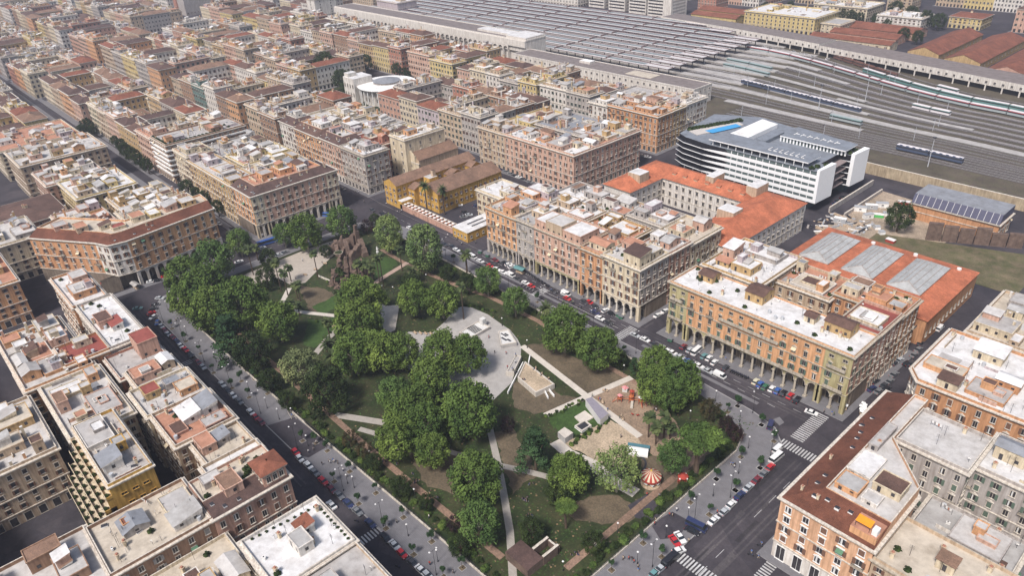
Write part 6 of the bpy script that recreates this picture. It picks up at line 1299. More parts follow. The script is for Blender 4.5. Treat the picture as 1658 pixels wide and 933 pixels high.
PL = [  # (kind, crown centre in the photo, radius, where it stands)
 ('light', 387, 392, 21, 'small leafy plane tree by the street corner of the salmon palace'), ('light', 344, 424, 30, 'pale topped plane tree before the clipped corner palace'), ('plane', 301, 452, 29, 'plane tree at the very end of the near-left pavement'), ('plane', 333, 470, 33, 'broad plane tree second in the upper left clump'),
 ('plane', 299, 486, 24, 'plane tree overhanging the curved pavement end'), ('plane', 391, 495, 38, 'largest round plane tree of the upper left clump'), ('plane', 344, 503, 32, 'dense plane tree at the middle of the upper left clump'), ('plane', 451, 523, 28, 'plane tree beside the tall palms and white path'), ('cedar', 372, 548, 33, 'dark cedar leaning over the near-left fence'),
 ('dark', 410, 572, 28, 'dark shaded tree between cedar and olive green tree'), ('dark', 436, 618, 18, 'low dark tree right at the near-left fence'), ('olive', 487, 598, 32, 'pale olive green tree between darker ones'), ('plane', 584, 490, 39, 'plane tree just left of the white paved arm'), ('plane', 579, 528, 37, 'plane tree overlapping below the one left of the paved arm'),
 ('plane', 574, 575, 34, 'plane tree below the canary palm clearing'), ('plane', 617, 570, 33, 'middle plane tree of the central group'), ('plane', 648, 570, 29, 'right hand plane tree of the central group'), ('dark', 529, 635, 40, 'wide dark green tree with dead tips by the near-left fence'), ('light', 639, 640, 30, 'yellow green tree in front of the central group'),
 ('plane', 716, 573, 35, 'plane tree at the left rim of the round plaza'), ('plane', 756, 575, 31, 'plane tree standing inside the round plaza'), ('plane', 698, 616, 34, 'plane tree between plaza and big foreground planes'), ('plane', 654, 668, 34, 'plane tree left of the two giant planes'), ('plane', 681, 655, 30, 'plane tree tucked behind the left giant plane'), ('plane', 690, 690, 34, 'left giant plane tree at the park centre'),
 ('plane', 759, 668, 46, 'right giant plane tree at the park centre'), ('plane', 642, 712, 33, 'plane tree above the sunbathing lawn'), ('plane', 699, 732, 28, 'solitary plane tree with pale trunk on the sunbathing lawn'), ('plane', 770, 776, 43, 'big plane tree left of the lower cream path'), ('light', 776, 848, 36, 'feathery light green tree below the big plane by the path'),
 ('plane', 921, 768, 34, 'plane tree left of the thin flowering plane'), ('sparse', 999, 762, 38, 'thin leafed tree with sky gaps beside the carousel'), ('light', 1089, 740, 27, 'light tree between carousel and umbrella pine'), ('dark', 905, 800, 24, 'shaded tree under the plane left of the carousel'), ('plane', 914, 536, 37, 'plane tree beside the arcades road and fan palm'),
 ('plane', 969, 566, 34, 'plane tree second from the arcades road'), ('plane', 1064, 590, 28, 'rear plane tree behind the playground'), ('plane', 1061, 625, 31, 'left plane tree behind the playground'), ('plane', 1101, 618, 34, 'right plane tree behind the playground'), ('plane', 1082, 640, 28, 'front plane tree behind the playground'), ('rust', 1149, 664, 19, 'rust tinted tree at the right park corner'),
 ('purple', 1176, 688, 14, 'purple leafed plum at the right park corner, upper'), ('purple', 1190, 703, 15, 'purple leafed plum at the right park corner, lower'), ('light', 834, 488, 23, 'plane tree by the dark asphalt gate of the arcades road'), ('dark', 1002, 583, 15, 'small dark evergreen behind the crossing path'), ('cedar', 1027, 592, 12, 'slim conifer behind the crossing path'),
 ('bright', 629, 378, 25, 'plane tree behind the brick monument by the road'), ('bright', 686, 402, 33, 'tallest pale green plane tree beside the arcades road'), ('light', 553, 360, 26, 'plane tree left above the brick monument'), ('purple', 594, 368, 12, 'dark purple tree behind the monument tower'), ('dark', 607, 357, 10, 'small dark tree behind the monument tower'),
 ('dark', 724, 443, 14, 'dark bush tree between the bright plane and fan palm'), ('dark', 758, 461, 17, 'dark tree left of the twin trunk plane by the road'), ('light', 789, 455, 23, 'plane tree with twin pale trunks by the road'), ('dark', 665, 462, 18, 'dark shrub tree by the pink stone path'), ('plane', 671, 484, 27, 'left plane tree of the pair above the plaza'),
 ('plane', 715, 487, 28, 'right plane tree of the pair above the plaza'), ('plane', 494, 378, 28, 'plane tree before the arcade of the salmon palace'), ('light', 459, 380, 18, 'smaller plane tree left before the salmon palace arcade'), ('dark', 431, 452, 17, 'dark tree beside the row of tall palms'), ('dark', 434, 420, 14, 'dark tree under the palms near the forecourt'),
 ('dark', 527, 408, 11, 'round dark bush tree on the pale forecourt'), ('purple', 822, 690, 14, 'dark purple tree left of the drooping cedar'), ('cedar', 866, 728, 36, 'large drooping cedar beside the lower cream path'), ('pine', 1133, 712, 40, 'umbrella pine with tall dark trunk near the carousel'), ('pine', 916, 822, 20, 'small umbrella pine in the shaded lower lawn'),
 ('dark', 860, 860, 22, 'shadowy tree above the dark red tiled hut'), ('dark', 960, 880, 20, 'bushy green tree at the lower right fence'), ('purple', 735, 850, 14, 'dark bushy tree left of the feathery light tree'), ('dark', 745, 885, 20, 'dark tree at the lower left fence'), ('rust', 590, 730, 15, 'dark reddish tree by the near-left fence'), ('dark', 605, 750, 15, 'low green tree along the near-left fence'),
 ('dark', 650, 790, 18, 'bush tree half way down the near-left fence'), ('dark', 690, 815, 15, 'bush tree farther down the near-left fence'), ('rust', 566, 712, 15, 'dark tree above the fence bend'), ('dark', 465, 650, 14, 'dark low tree by the fence near the pale olive tree'), ('dark', 1010, 700, 0, '')]
for k_, x, y, r, lb in PL:
    if r: tree(k_, x, y, r, lb, clear={'dark': 1.2, 'purple': 1.2, 'rust': 1.2, 'bright': 4}.get(k_, 3.4) if r > 12 else 1.0, hs=1.0)
def grp(key, l, lab, group, clear=2.5):
    for i, (x, y, r) in enumerate(l): tree(key, x, y, r, lab.format(nth(i)), clear, group=group, nm='street_tree')
grp('dark', [(352, 336, 12), (331, 322, 13), (303, 305, 13), (318, 313, 10), (238, 268, 11), (226, 260, 10), (214, 251, 12), (203, 243, 11), (197, 235, 10), (186, 228, 8), (141, 205, 12), (134, 213, 10), (150, 212, 9)], 'dark street tree, {} up the avenue from the clipped corner palace', 'street trees of the avenue')
grp('dark', [(526, 107, 21), (554, 130, 16), (574, 103, 18), (566, 140, 15), (590, 103, 14), (540, 118, 18), (510, 115, 10), (642, 112, 9), (652, 114, 7), (660, 122, 7), (585, 150, 8)], 'tree of the round hall garden, {} from its left end', 'trees in the garden of the round hall')
grp('dark', [(395, 196, 8), (205, 158, 10), (212, 150, 9), (180, 165, 10)], 'courtyard tree between old houses, {} from the right', 'courtyard trees')
grp('dark', [(1364, 22, 8), (1378, 25, 8), (1392, 28, 8), (1418, 30, 8), (1436, 40, 8), (1464, 55, 10), (1486, 60, 10), (1450, 15, 12), (1475, 22, 12), (1500, 30, 12), (1520, 35, 12), (1236, 12, 6), (1240, 8, 5), (1280, 8, 6)], 'garden tree beyond the rail yard, {} from the palm end', 'garden trees beyond the yard')
tree('dark', 1457, 352, 24, 'big round dark tree on the grass of the building yard', 2.5)
# palms
def frond_mesh(bushy):
    b = MB(); rnd = random.Random(4); n = 34 if not bushy else 44
    for i in range(n):
        a = i * 2.4; el = rnd.uniform(-.7, 1.2); L_ = rnd.uniform(.8, 1.1); w = .14 if bushy else .26; prev = Vector((0, 0, 0)); d = Vector((cos(a) * cos(el), sin(a) * cos(el), sin(el))); side = Vector((-sin(a), cos(a), 0))
        for s in range(4):
            q = prev + d * L_ / 4; d = (d + Vector((0, 0, -.28))).normalized(); w0, w1 = (w * (.4, 1, .9, .5)[s], w * (1, .9, .5, .05)[s]) if bushy else (w * (.15, .3, 1, .9)[s], w * (.3, 1, .9, .3)[s])
            b.face([tuple(prev - side * w0), tuple(prev + side * w0), tuple(q + side * w1 + Vector((0, 0, -.04))), tuple(q - side * w1 + Vector((0, 0, -.04)))], LM['palm']); prev = q
    return b.mesh('fronds')
FM = [frond_mesh(False), frond_mesh(True)]
pt_ = MB(); pt_.tube((0, 0, 0), (.0, 0, 1), 1, BARKD, 7, .7); PT = pt_.mesh('trunk')
def palm(top, base, i, bushy=False, lab=None, group='tall fan palms'):
    x, y = gp(*base); h = max(3, (base[1] - top[1]) / (pxm(x, y, 5) * .83)); r = thing('palm_tree', lab or f"tall fan palm with dark slim trunk, {nth(i)} of the palms beside the {'brick monument' if group.startswith('m') else 'path'}", 'palm tree', (x, y, .15), i * 1.3, group)
    put('trunk', PT, r, sc=(.28 if not bushy else .5, .28 if not bushy else .5, h)); put('fronds', FM[bushy], r, (0, 0, h), sc=2.7 if not bushy else 4.2)
for i, (t, b_) in enumerate([((1070, 390), (1100, 570)), ((780, 460), (820, 665)), ((845, 535), (870, 695)), ((890, 490), (895, 590)), ((920, 620), (945, 720)), ((965, 620), (965, 740)), ((580, 360), (610, 540)), ((635, 340), (645, 430)), ((890, 750), (905, 840)), ((955, 770), (960, 850))]):
    palm(zP(*t), zP(*b_), i, lab=f"tall fan palm by the pale forecourt, {nth(i)} counted from the brick monument", group='fan palms by the forecourt')
for i, (t, b_) in enumerate([((185, 420), (205, 595)), ((235, 430), (245, 590)), ((265, 420), (280, 605)), ((300, 450), (315, 640)), ((350, 380), (365, 640)), ((380, 370), (380, 590))]):
    palm(zN(*t), zN(*b_), i, lab=f"tall fan palm in the row before the brick monument, {nth(i)} from its left end", group='monument palm row')
palm(zN(510, 310), zN(520, 465), 3, lab='single tall palm on the lawn between monument and bright plane'); palm(zN(1000, 350), zN(1010, 480), 5, True, 'shaggy palm at the kerb opposite the car park wall'); palm(zN(970, 590), zN(985, 830), 2, lab='very tall palm standing alone on the round plaza')
palm(zN(600, 470), zN(605, 560), 2, True, 'bushy canary palm by the pink stone path'); palm(zG(600, 100), zG(630, 240), 3, lab='slim palm beside the pale curved path'); palm(zG(655, 360), zG(655, 440), 1, True, 'canary palm with feathery crown above the central planes'); palm(zG(620, 265), zG(620, 330), 4, True, 'second canary palm nearer the pale curved path')
palm((881, 500), (884, 520), 6, True, 'short palm by the kerb beside the big plane at the arcades road')
for i, (t, b_) in enumerate([((890, 530), (885, 695)), ((955, 610), (940, 750)), ((1010, 530), (1000, 700)), ((1045, 610), (1045, 710))]): palm(zQ(*t), zQ(*b_), i, lab=f"medium fan palm at the playground edge, {nth(i)} from its left", group='playground palms')
palm((688, 306), (692, 345), 3, True, 'big palm before the mustard convent front'); palm((716, 312), (720, 348), 4, True, 'second palm at the convent corner by the car park')
# young street trees in square pits
ym_ = crown_mesh('bush', 77, LM['cedar'], 14, 60, .12); yt = MB(); yt.tube((0, 0, 0), (.05, 0, 2.4), .09, BARKD, 5, .05); YT = yt.mesh('trunk'); pit = MB(); pit.ring(rect(-.95, .95, -.95, .95), rect(-.8, .8, -.8, .8), 0, .03, KERB); pit.face([(-.8, -.8, .012), (.8, -.8, .012), (.8, .8, .012), (-.8, .8, .012)], SOIL); PIT = pit.mesh('tree_pit')
def young(l, where):
    for i, p in enumerate(l):
        x, y = gp(*p); r = thing('young_tree', f"young street tree in a square pit, {nth(i)} {where}", 'young tree', (x, y, .14), i, 'young trees on the park pavement'); put('trunk', YT, r); put('crown', ym_, r, (0, 0, 3.3), sc=1.3 + .25 * sin(i * 2.3)); put('tree_pit', PIT, r, rz=-i)
young([zU(600, 268), zU(690, 350), zU(785, 430), zU(990, 655), zU(1100, 715), zU(870, 555), zU(1050, 610), zU(1135, 595), zU(1220, 690)], 'counted along the upper near-left pavement')
young([zT(45, 60), zT(130, 75), zT(250, 325), zT(350, 260), zT(408, 470), zT(520, 400), zT(585, 630), zT(698, 558), zT(765, 800), zT(882, 715), zT(958, 945), zT(1080, 885), zT(205, 125)], 'counted along the lower near-left pavement')
young([z8(972, 815), z8(850, 725), z8(645, 900), z8(1155, 460), z8(1325, 310), z8(1280, 540), zV(207, 238), zV(45, 382), zX(745, 825), zX(930, 660), zX(1075, 740), zX(890, 910), zX(1180, 540)], 'up the lower right pavement from its foot')
young([zX(1085, 415), zX(905, 275), zX(830, 320), zR(62, 770), zR(215, 895), (1010, 575), (870, 490), (940, 540), (715, 408), (735, 425)], 'along the arcades road pavement')
# hedge shrubs inside the railings
sm_ = [crown_mesh('bush', 80 + i, LM['dark' if i else 'plane'], 16, 90, .10) for i in range(2)]
rnd = random.Random(8)
def shrubs(pts, n, where, off=2.2, s=(1.2, 2.3)):
    tot = [hypot(pts[i + 1][0] - pts[i][0], pts[i + 1][1] - pts[i][1]) for i in range(len(pts) - 1)]; L_ = sum(tot)
    for k in range(n):
        d = L_ * (k + .5) / n; i = 0
        while d > tot[i] and i < len(tot) - 1: d -= tot[i]; i += 1
        t = d / tot[i]; a, c = pts[i], pts[i + 1]; x, y = a[0] + (c[0] - a[0]) * t, a[1] + (c[1] - a[1]) * t; nx, ny = -(c[1] - a[1]) / tot[i], (c[0] - a[0]) / tot[i]; o = off + rnd.uniform(-.8, 1.5)
        q = rnd.uniform(*s); thing('shrub', f"evergreen shrub {where}, {nth(k)} in the line", 'shrub', (x + nx * o, y + ny * o, .3), k, f"shrubs {where}", me=sm_[k % 2], sc=(q, q, q * 1.1))
shrubs(PK[1:7], 66, 'behind the near-left railings'); shrubs(PK[8:12], 30, 'behind the lower right railings'); shrubs(PK[12:17], 34, 'behind the arcade side railings')
shrubs([gp(835, 655), gp(915, 645), gp(950, 650)], 0, 'x')
shrubs(pxs([(922, 722), (956, 705), (990, 684)]), 14, 'round the concrete kiosks', 0, (.9, 1.2)); shrubs(pxs([(885, 680), (918, 665), (948, 650)]), 12, 'under the crossing path', 0, (.7, 1)); shrubs(pxs([(745, 495), (780, 500), (800, 510)]), 10, 'round the plaza rim', 0, (.8, 1.1)); shrubs(pxs([(508, 520), (530, 535), (545, 520), (520, 560)]), 10, 'by the curved pale path', 0, (.8, 1.2))
shrubs(pxs([(530, 455), (560, 470), (600, 470)]), 10, 'at the monument foot', 0, (.9, 1.3))

# ground litter and tufts, too many to count
rnd = random.Random(77); TFT = [LAWN, GRASS, SOIL, M('dry_leaves', (.22, .15, .08), .3, 3), M('clover_green', (.06, .10, .03), .3, 3)]; g_ = MB()
for i in range(24000):
    x, y = rnd.uniform(-328, -92), rnd.uniform(80, 186)
    s_ = rnd.uniform(.12, .42); a = rnd.uniform(0, 3.1); z = .1722; c_, q_ = cos(a) * s_, sin(a) * s_
    g_.face([(x - c_, y - q_, z), (x + q_, y - c_, z), (x + c_, y + q_, z + .0032), (x - q_, y + c_, z)], TFT[min(4, int(rnd.expovariate(.9)))])
o = g_.build('grass', None, kind='stuff'); o['label'] = 'grass tufts and leaf litter over the park lawns'
# ---------------------------------------------------------------- park monuments and furniture
MARB = M('grey_white_marble', (.58, .57, .54), .08, 2)
rx, ry = gp(566, 452); ru = thing('brick_monument', 'tall ruined Roman brick monument with jagged tower, niches and scrub growing on its ledges', 'ruin', (rx, ry, .1))
rnd = random.Random(21); zK = K(500, 340, 6.66)
def mass(x, y, w, d, h, tilt=0):
    m = MB(); n = 7; lv = 4; P = []
    for k in range(lv + 1):
        z = h * k / lv; s = 1 - .28 * (k / lv) ** 2
        P.append([((w * s * (.62 + .55 * rnd.random())) * cos(2 * pi * i / n) + tilt * z * .06, (d * s * (.62 + .55 * rnd.random())) * sin(2 * pi * i / n), z * (1 if k < lv else rnd.uniform(.7, 1.15))) for i in range(n)])
    for k in range(lv):
        for i in range(n):
            a, b_, c, d_ = P[k][i], P[k][(i + 1) % n], P[k + 1][(i + 1) % n], P[k + 1][i]; m.face([a, b_, c, d_], BRK if rnd.random() > .12 else DARK)
    m.face(P[lv], BRK); m.build('brick_mass', ru, (x - rx, y - ry, 0))
RB = MATS['old_roman_brick']
def slab(x, y, ang, l, t, h, seed):
    rd = random.Random(seed); m = MB(); n = 9; top = [h * (1 - .07 * k + rd.uniform(-.13, .08)) for k in range(n + 1)]; ca, sa = cos(ang), sin(ang)
    P = lambda u, v, z: (ca * u - sa * v, sa * u + ca * v, z)
    for k in range(n):
        u0, u1 = l * k / n, l * (k + 1) / n
        for v, o in ((-t, 1), (t, -1)): m.face([P(u0, v, 0), P(u1, v, 0), P(u1, v * .8, top[k + 1]), P(u0, v * .8, top[k])][::o], BRK)
        m.face([P(u0, -t * .8, top[k]), P(u1, -t * .8, top[k + 1]), P(u1, t * .8, top[k + 1]), P(u0, t * .8, top[k])], BRK)
        if k % 2: m.face([P(u0 + .3, -t - .04, h * .25), P(u1 - .1, -t - .04, h * .25), P(u1 - .1, -t * .9 - .06, h * .6), P(u0 + .3, -t * .9 - .06, h * .6)], DARK)
    for u, z in ((0, top[0]), (l, top[n])): m.face([P(u, -t, 0), P(u, t, 0), P(u, t * .8, z), P(u, -t * .8, z)], BRK)
    m.build('broken_wall', ru, (x - rx, y - ry, 0))
tx, ty = gp(*zK(545, 445))
m = MB(); m.prism([(-1.1, -1), (1, -1.2), (1.2, .9), (-.9, 1.1)], 0, 11.5, BRK); m.prism([(-.9, -.8), (.7, -.8), (.6, .6), (-.7, .8)], 11.5, 14.5, BRK); m.build('brick_tower', ru, (tx - rx, ty - ry, 0))
slab(tx - .5, ty - 1, radians(205), 9, 1.6, 10.5, 1); slab(tx - 6, ty - 5, radians(240), 8, 1.8, 8, 2); slab(tx + 1.5, ty + .5, radians(-15), 7, 1.7, 8, 3); slab(tx + 4, ty - 2, radians(-80), 7, 1.5, 7, 4); slab(tx - 2, ty - 6, radians(-20), 7, 1.2, 8.5, 5); slab(tx - 8, ty - 8, radians(-30), 6, 1.2, 6.5, 6); slab(tx, ty - 8, radians(-70), 5, .9, 6, 7)
for i in range(60):
    u, v = rnd.uniform(-10, 10), rnd.uniform(-10, 8)
    if u * u / 110 + v * v / 90 < 1: mass(rx + u, ry + v, rnd.uniform(.9, 2.4), rnd.uniform(.8, 2.0), rnd.uniform(1.2, 5.5) * (1.7 if v > -1 else 1.0))
for i in range(16): put('scrub', small('terrace_plant'), ru, (rnd.uniform(-7, 7), rnd.uniform(-7, 5), rnd.uniform(1, 5)), i, sc=rnd.uniform(1.2, 2))
m = MB(); m.cyl(0, 0, 1.6, 0, 2.3, .5, TRAV, 12); m.cyl(0, 0, 2.0, .5, 2.0, .52, GRASS, 12); m.build('shell_basin', ru, (gp(*zK(320, 470), 6)[0] - rx, gp(*zK(320, 470), 6)[1] - ry, 6))
wl = thing('low_wall', 'long white low wall round the foot of the brick monument', 'wall', (*gp(*zK(100, 720)), .15)); A_ = gp(*zK(100, 720)); B_ = gp(*zK(445, 870)); m = MB(); m.obox(((B_[0] - A_[0]) / 2, (B_[1] - A_[1]) / 2), atan2(B_[1] - A_[1], B_[0] - A_[0]), hypot(B_[0] - A_[0], B_[1] - A_[1]) / 2, .25, 0, .8, STONE); m.build('wall', wl)
sx, sy = gp(613, 418); st = thing('statue', 'white marble statue group on a plinth right of the brick monument', 'statue', (sx, sy, .15)); m = MB(); m.box(-.9, .9, -.9, .9, 0, 1.6, MARB); m.build('plinth', st)
m = MB(); zz = [(1.6, .75), (2.4, .6), (3.4, .8), (4.2, .5), (5.0, .62), (5.6, .3), (6.0, .36), (6.4, .1)]
for (z0, r0), (z1, r1) in zip(zz, zz[1:]): m.cyl(.1 * sin(z0 * 2), 0, r0, z0, r1, z1, MARB, 8, False)
m.tube((.3, 0, 4.8), (1.1, .2, 5.8), .16, MARB, 5, .09); m.build('figure', st)
# round plaza structures
zC = K(760, 500, 6.664)
def deck(name, label, cat, pts, z0, h, top, side, rim=None):
    P = ccw(pxs(pts, z0 + h)); c = (sum(p[0] for p in P) / len(P), sum(p[1] for p in P) / len(P)); r = thing(name, label, cat, (*c, z0)); P = [(x - c[0], y - c[1]) for x, y in P]; m = MB(); m.prism(P, 0, h, side, top); m.build('body', r)
    if rim: m = MB(); m.ring(P, offset(P, rim), h, h + .35, CREAM); m.build('rim', r)
    return r, c
deck('viewing_terrace', 'trapezoid sand topped terrace with white rim beside the cream path', 'terrace', [zC(600, 575), zC(920, 820), zC(715, 915), zC(520, 745)], .15, 1.8, SAND, CREAM, .5)
deck('raised_platform', 'tapering pale raised platform where people sit at the plaza edge', 'platform', [zC(500, 500), zC(562, 520), (zC(480, 690)), zC(395, 690), zC(420, 650)], .15, 1.6, MATS['plaza_paving'], CREAM, .35)
fr, fc = deck('fountain_block', 'wedge shaped stone fountain block with black water panels', 'fountain', [zC(310, 250), zC(420, 225), zC(510, 370), zC(340, 400)], .15, 1.5, MARB, roofm('beige'), .4)
m = MB()
for i, (a, b_) in enumerate([((340, 265), (400, 300)), ((350, 310), (400, 345)), ((405, 330), (450, 350)), ((380, 270), (420, 290))]):
    x0_, y0_ = gp(*zC(*a), 1.7); x1_, y1_ = gp(*zC(*b_), 1.7); m.box(min(x0_, x1_) - fc[0], max(x0_, x1_) - fc[0], min(y0_, y1_) - fc[1] - .3, max(y0_, y1_) - fc[1] + .3, 1.5, 1.56 + .02 * i, GLASS)
m.build('water_panel', fr, kind='stuff')
sr, sc_ = deck('stepped_fountain', 'sloping stepped stone block with a square pylon on the round plaza', 'fountain', [zC(-110, 260), zC(90, 140), zC(225, 200), zC(30, 310)], .15, 1.1, MARB, roofm('beige'), .4)
m = MB(); x_, y_ = gp(*zC(150, 190)); m.box(x_ - 1 - sc_[0], x_ + 1 - sc_[0], y_ - 1 - sc_[1], y_ + 1 - sc_[1], 0, 3.8, MARB); m.build('pylon', sr)
for i in range(7): m = MB(); m.box(-2.8 + i * .8, -2.5 + i * .8, -2, 2, 1.1, 1.3, DARK); m.build('step_bar', sr)
for i, (a, b_) in enumerate([((655, 525), (640, 600)), ((580, 600), (415, 925)), ((800, 880), (850, 980)), ((850, 880), (915, 960))]):
    A_, B_ = gp(*zC(*a)), gp(*zC(*b_)); m = MB(); m.obox(((B_[0] - A_[0]) / 2, (B_[1] - A_[1]) / 2), atan2(B_[1] - A_[1], B_[0] - A_[0]), hypot(B_[0] - A_[0], B_[1] - A_[1]) / 2, .18, 0, 1, WHITE)
    thing('low_wall', ['short white wall by the lamp of the plaza exit', 'long slanting white wall below the raised platform', 'left white wall of the sunken stair under the terrace', 'right white wall of the sunken stair under the terrace'][i], 'wall', (*A_, .15), me=m.mesh('low_wall'))
# kiosks
deck('kiosk', 'long grey concrete kiosk beside the cream path crossing', 'kiosk', [(948, 647), (958, 643), (985, 670), (972, 680)], .15, 3.2, M('purple_grey_roof', (.24, .22, .25), .1, 1), MARB)
deck('concrete_slab', 'square pale concrete slab on the green lawn', 'slab', [(930, 675), (947, 665), (961, 676), (942, 687)], .15, .5, CREAM, CREAM)
deck('sunken_box', 'white rimmed square pit with dark grating by the hedge', 'pit', [(930, 691), (947, 681), (958, 690), (942, 700)], .15, .6, IRON, WHITE, .5)
deck('small_kiosk', 'small square white roofed kiosk at the sand yard corner', 'kiosk', [(903, 700), (914, 692), (928, 701), (915, 710)], .15, 2.5, CREAM, roofm('greyroof'))
for i, p in enumerate([z8(545, 720)]): deck('memorial_square', 'white square frame on pale stone in the lower lawn', 'memorial', [z8(515, 715), z8(560, 695), z8(580, 725), z8(535, 745)], .15, .3, roofm('sand'), STONE, .4)
hx, hy = gp(868, 900); hr = thing('ruined_hut', 'dark red tiled ruined hut with broken pale walls at the bottom of the park', 'hut', (hx, hy, .15)); m = MB()
m.box(-5, 4, -7, -1, 0, 3, BRK, roofm('darktile')); m.build('tiled_range', hr); m = MB(); m.box(3.4, 4.2, -1, 5, 0, 3.4, BRK, STONE); m.box(-.6, .2, -1, 5, 0, 3.2, BRK, STONE); m.box(-.6, 4.2, 4.6, 5.2, 0, 2.4, BRK, STONE); m.build('broken_wall', hr)
# carousel, train ride and playground
RED = MATS['red_paint']; cx0, cy0 = gp(1054, 772, 3); ca = thing('carousel', 'carousel with red and white striped conical roof under the trees', 'carousel', (cx0, cy0, .15)); m = MB(); R_ = 3.2
for i in range(24):
    a, c = 2 * pi * i / 24, 2 * pi * (i + 1) / 24; mt = wall('cream') if i % 2 else RED; q = lambda r, t, z: (r * cos(t), r * sin(t), z)  # red and white stripes muted, the shade of the trees put into their colours
    m.face([q(R_, a, 3.2), q(R_, c, 3.2), q(.3, c, 5.2), q(.3, a, 5.2)], mt); m.face([q(R_, a, 2.5), q(R_, c, 2.5), q(R_, c, 3.2), q(R_, a, 3.2)], RED)
m.cyl(0, 0, .3, 5.2, .05, 5.9, MATS['yellow_paint'], 6); m.build('striped_roof', ca); m = MB(); m.cyl(0, 0, 3.1, 0, 3.1, .4, wall('tan'), 24); m.cyl(0, 0, .8, .4, .8, 3.2, MATS['yellow_paint'], 10); m.build('platform', ca)
for i in range(8): m = MB(); m.tube((0, 0, .4), (0, 0, 3), .06, MATS['yellow_paint'], 4); m.box(-.5, .5, -.18, .18, 1.1, 1.5, WHITE); m.tube((.45, 0, 1.4), (.7, 0, 1.9), .12, WHITE, 5); m.build('horse', ca, (2.4 * cos(i * .785), 2.4 * sin(i * .785), 0))
x_, y_ = gp(1105, 782); ca2 = thing('lamp_ride', 'small red fairground ride with white globe lamps near the umbrella pine', 'ride', (x_, y_, .15)); m = MB(); m.cyl(0, 0, 1.6, 0, 1.4, 1.4, RED, 10); m.cyl(0, 0, 1.7, 2.6, .1, 3.4, RED, 10, False); m.tube((0, 0, 1.4), (0, 0, 3), .15, IRON, 5); m.build('body', ca2)
for i in range(4): m = MB(); m.cyl(0, 0, .15, 0, .35, .25, WHITE, 6); m.cyl(0, 0, .35, .25, .1, .55, WHITE, 6); m.build('lamp_globe', ca2, (1.5 * cos(i * 1.57), 1.5 * sin(i * 1.57), 2.2))
x_, y_ = gp(*zQ(805, 815)); tn = thing('tunnel_tent', 'white half round tunnel tent of the children train by the sand yard', 'tent', (x_, y_, .15), .55); m = MB(); n = 10
for i in range(n): a, c = pi * i / n, pi * (i + 1) / n; m.face([(-3.4, -1.6 * cos(a), 2.2 * sin(a)), (-3.4, -1.6 * cos(c), 2.2 * sin(c)), (3.4, -1.6 * cos(c), 2.2 * sin(c)), (3.4, -1.6 * cos(a), 2.2 * sin(a))], WHITE)
m.build('canvas', tn); m = MB(); m.box(-3.6, 3.6, 1.7, 3.0, 0, 1.3, M('teal_panel', (.07, .17, .2), .1, 1)); m.build('station_hut', tn)
m = MB(); pts = [(x_ + 2 + 4.3 * cos(a), y_ - 6 + 5.5 * sin(a)) for a in [i * pi / 12 for i in range(25)]]; poly_strip(m, pts, .35, .22, IRON); thing('toy_railway', 'oval toy railway loop beside the white tunnel tent', 'toy railway', (0, 0, 0), me=m.mesh('toy_railway'))
x_, y_ = gp(*zQ(755, 430)); pg = thing('playground_frame', 'orange and red climbing frame with slide and pink roof', 'climbing frame', (x_, y_, .17), .6); ORA = M('orange_plastic', (.42, .13, .05), .06, 1, rough=.5); PNK = M('pink_plastic', (.6, .25, .25), .05, 1)
for i, (a, c) in enumerate([(-4, 0), (0, 0), (3.4, 0), (0, 3)]):
    m = MB()
    for s in ((-.7, -.7), (.7, -.7), (.7, .7), (-.7, .7)): m.tube((s[0], s[1], 0), (s[0], s[1], 2.6), .08, RED, 5)
    m.box(-.8, .8, -.8, .8, 1.2, 1.3, ORA); m.build('tower', pg, (a, c, 0)); m = MB(); m.cyl(0, 0, 1.1, 2.6, .05, 3.4, (PNK, ORA, WHITE, RED)[i], 4, False); m.build('tower_roof', pg, (a, c, 0))
m = MB(); m.face([(0, -.8, 1.3), (.9, -.8, 1.3), (.9, -3.6, .1), (0, -3.6, .1)], M('grey_slide', (.4, .36, .3), .1, 1)); m.build('slide', pg)
for (a, c) in (((-3.2, 0), (-.8, 0)), ((.8, 0), (2.6, 0)), ((0, .8), (0, 2.2)), ((-4.8, -.4), (-6.6, -1.2)), ((4.1, 0), (5.6, -1.6)), ((3.4, -.7), (4.2, -3))): m = MB(); m.tube((*a, 1.3), (*c, 1.3 if hypot(*c) < 4 else .1), .12, ORA, 5); m.tube((a[0], a[1] + .5, 1.9), (c[0], c[1] + .5, 1.7 if hypot(*c) < 4 else .3), .06, RED, 5); m.build('bridge_rail', pg)
x_, y_ = gp(*zQ(710, 345)); m = MB(); m.box(-.9, .9, -.9, .9, 0, 1.5, MARB); m.cyl(0, 0, 1.4, 1.5, .1, 2.5, PNK, 4, False); thing('play_house', 'small play house with pinkish white roof left of the climbing frame', 'play house', (x_, y_, .17), .5, me=m.mesh('play_house'))
for i, p in enumerate([(765, 530), (805, 538), (512, 410)]): x_, y_ = gp(*zQ(*p)); m = MB(); m.box(-.5, .5, -.15, .15, .5, .8, RED); m.tube((0, 0, 0), (0, 0, .5), .12, IRON, 5); thing('spring_rider', f"red spring rider on the playground earth, {nth(i)} from the benches", 'spring rider', (x_, y_, .17), i, 'spring riders', me=m.mesh('spring_rider'))
bm = MB(); bm.box(-1, 1, -.3, .25, .42, .5, wall('tan')); bm.box(-1, 1, .22, .3, .5, .95, wall('tan')); bm.box(-.85, -.75, -.25, .25, 0, .42, IRON); bm.box(.75, .85, -.25, .25, 0, .42, IRON); BM = bm.mesh('bench')
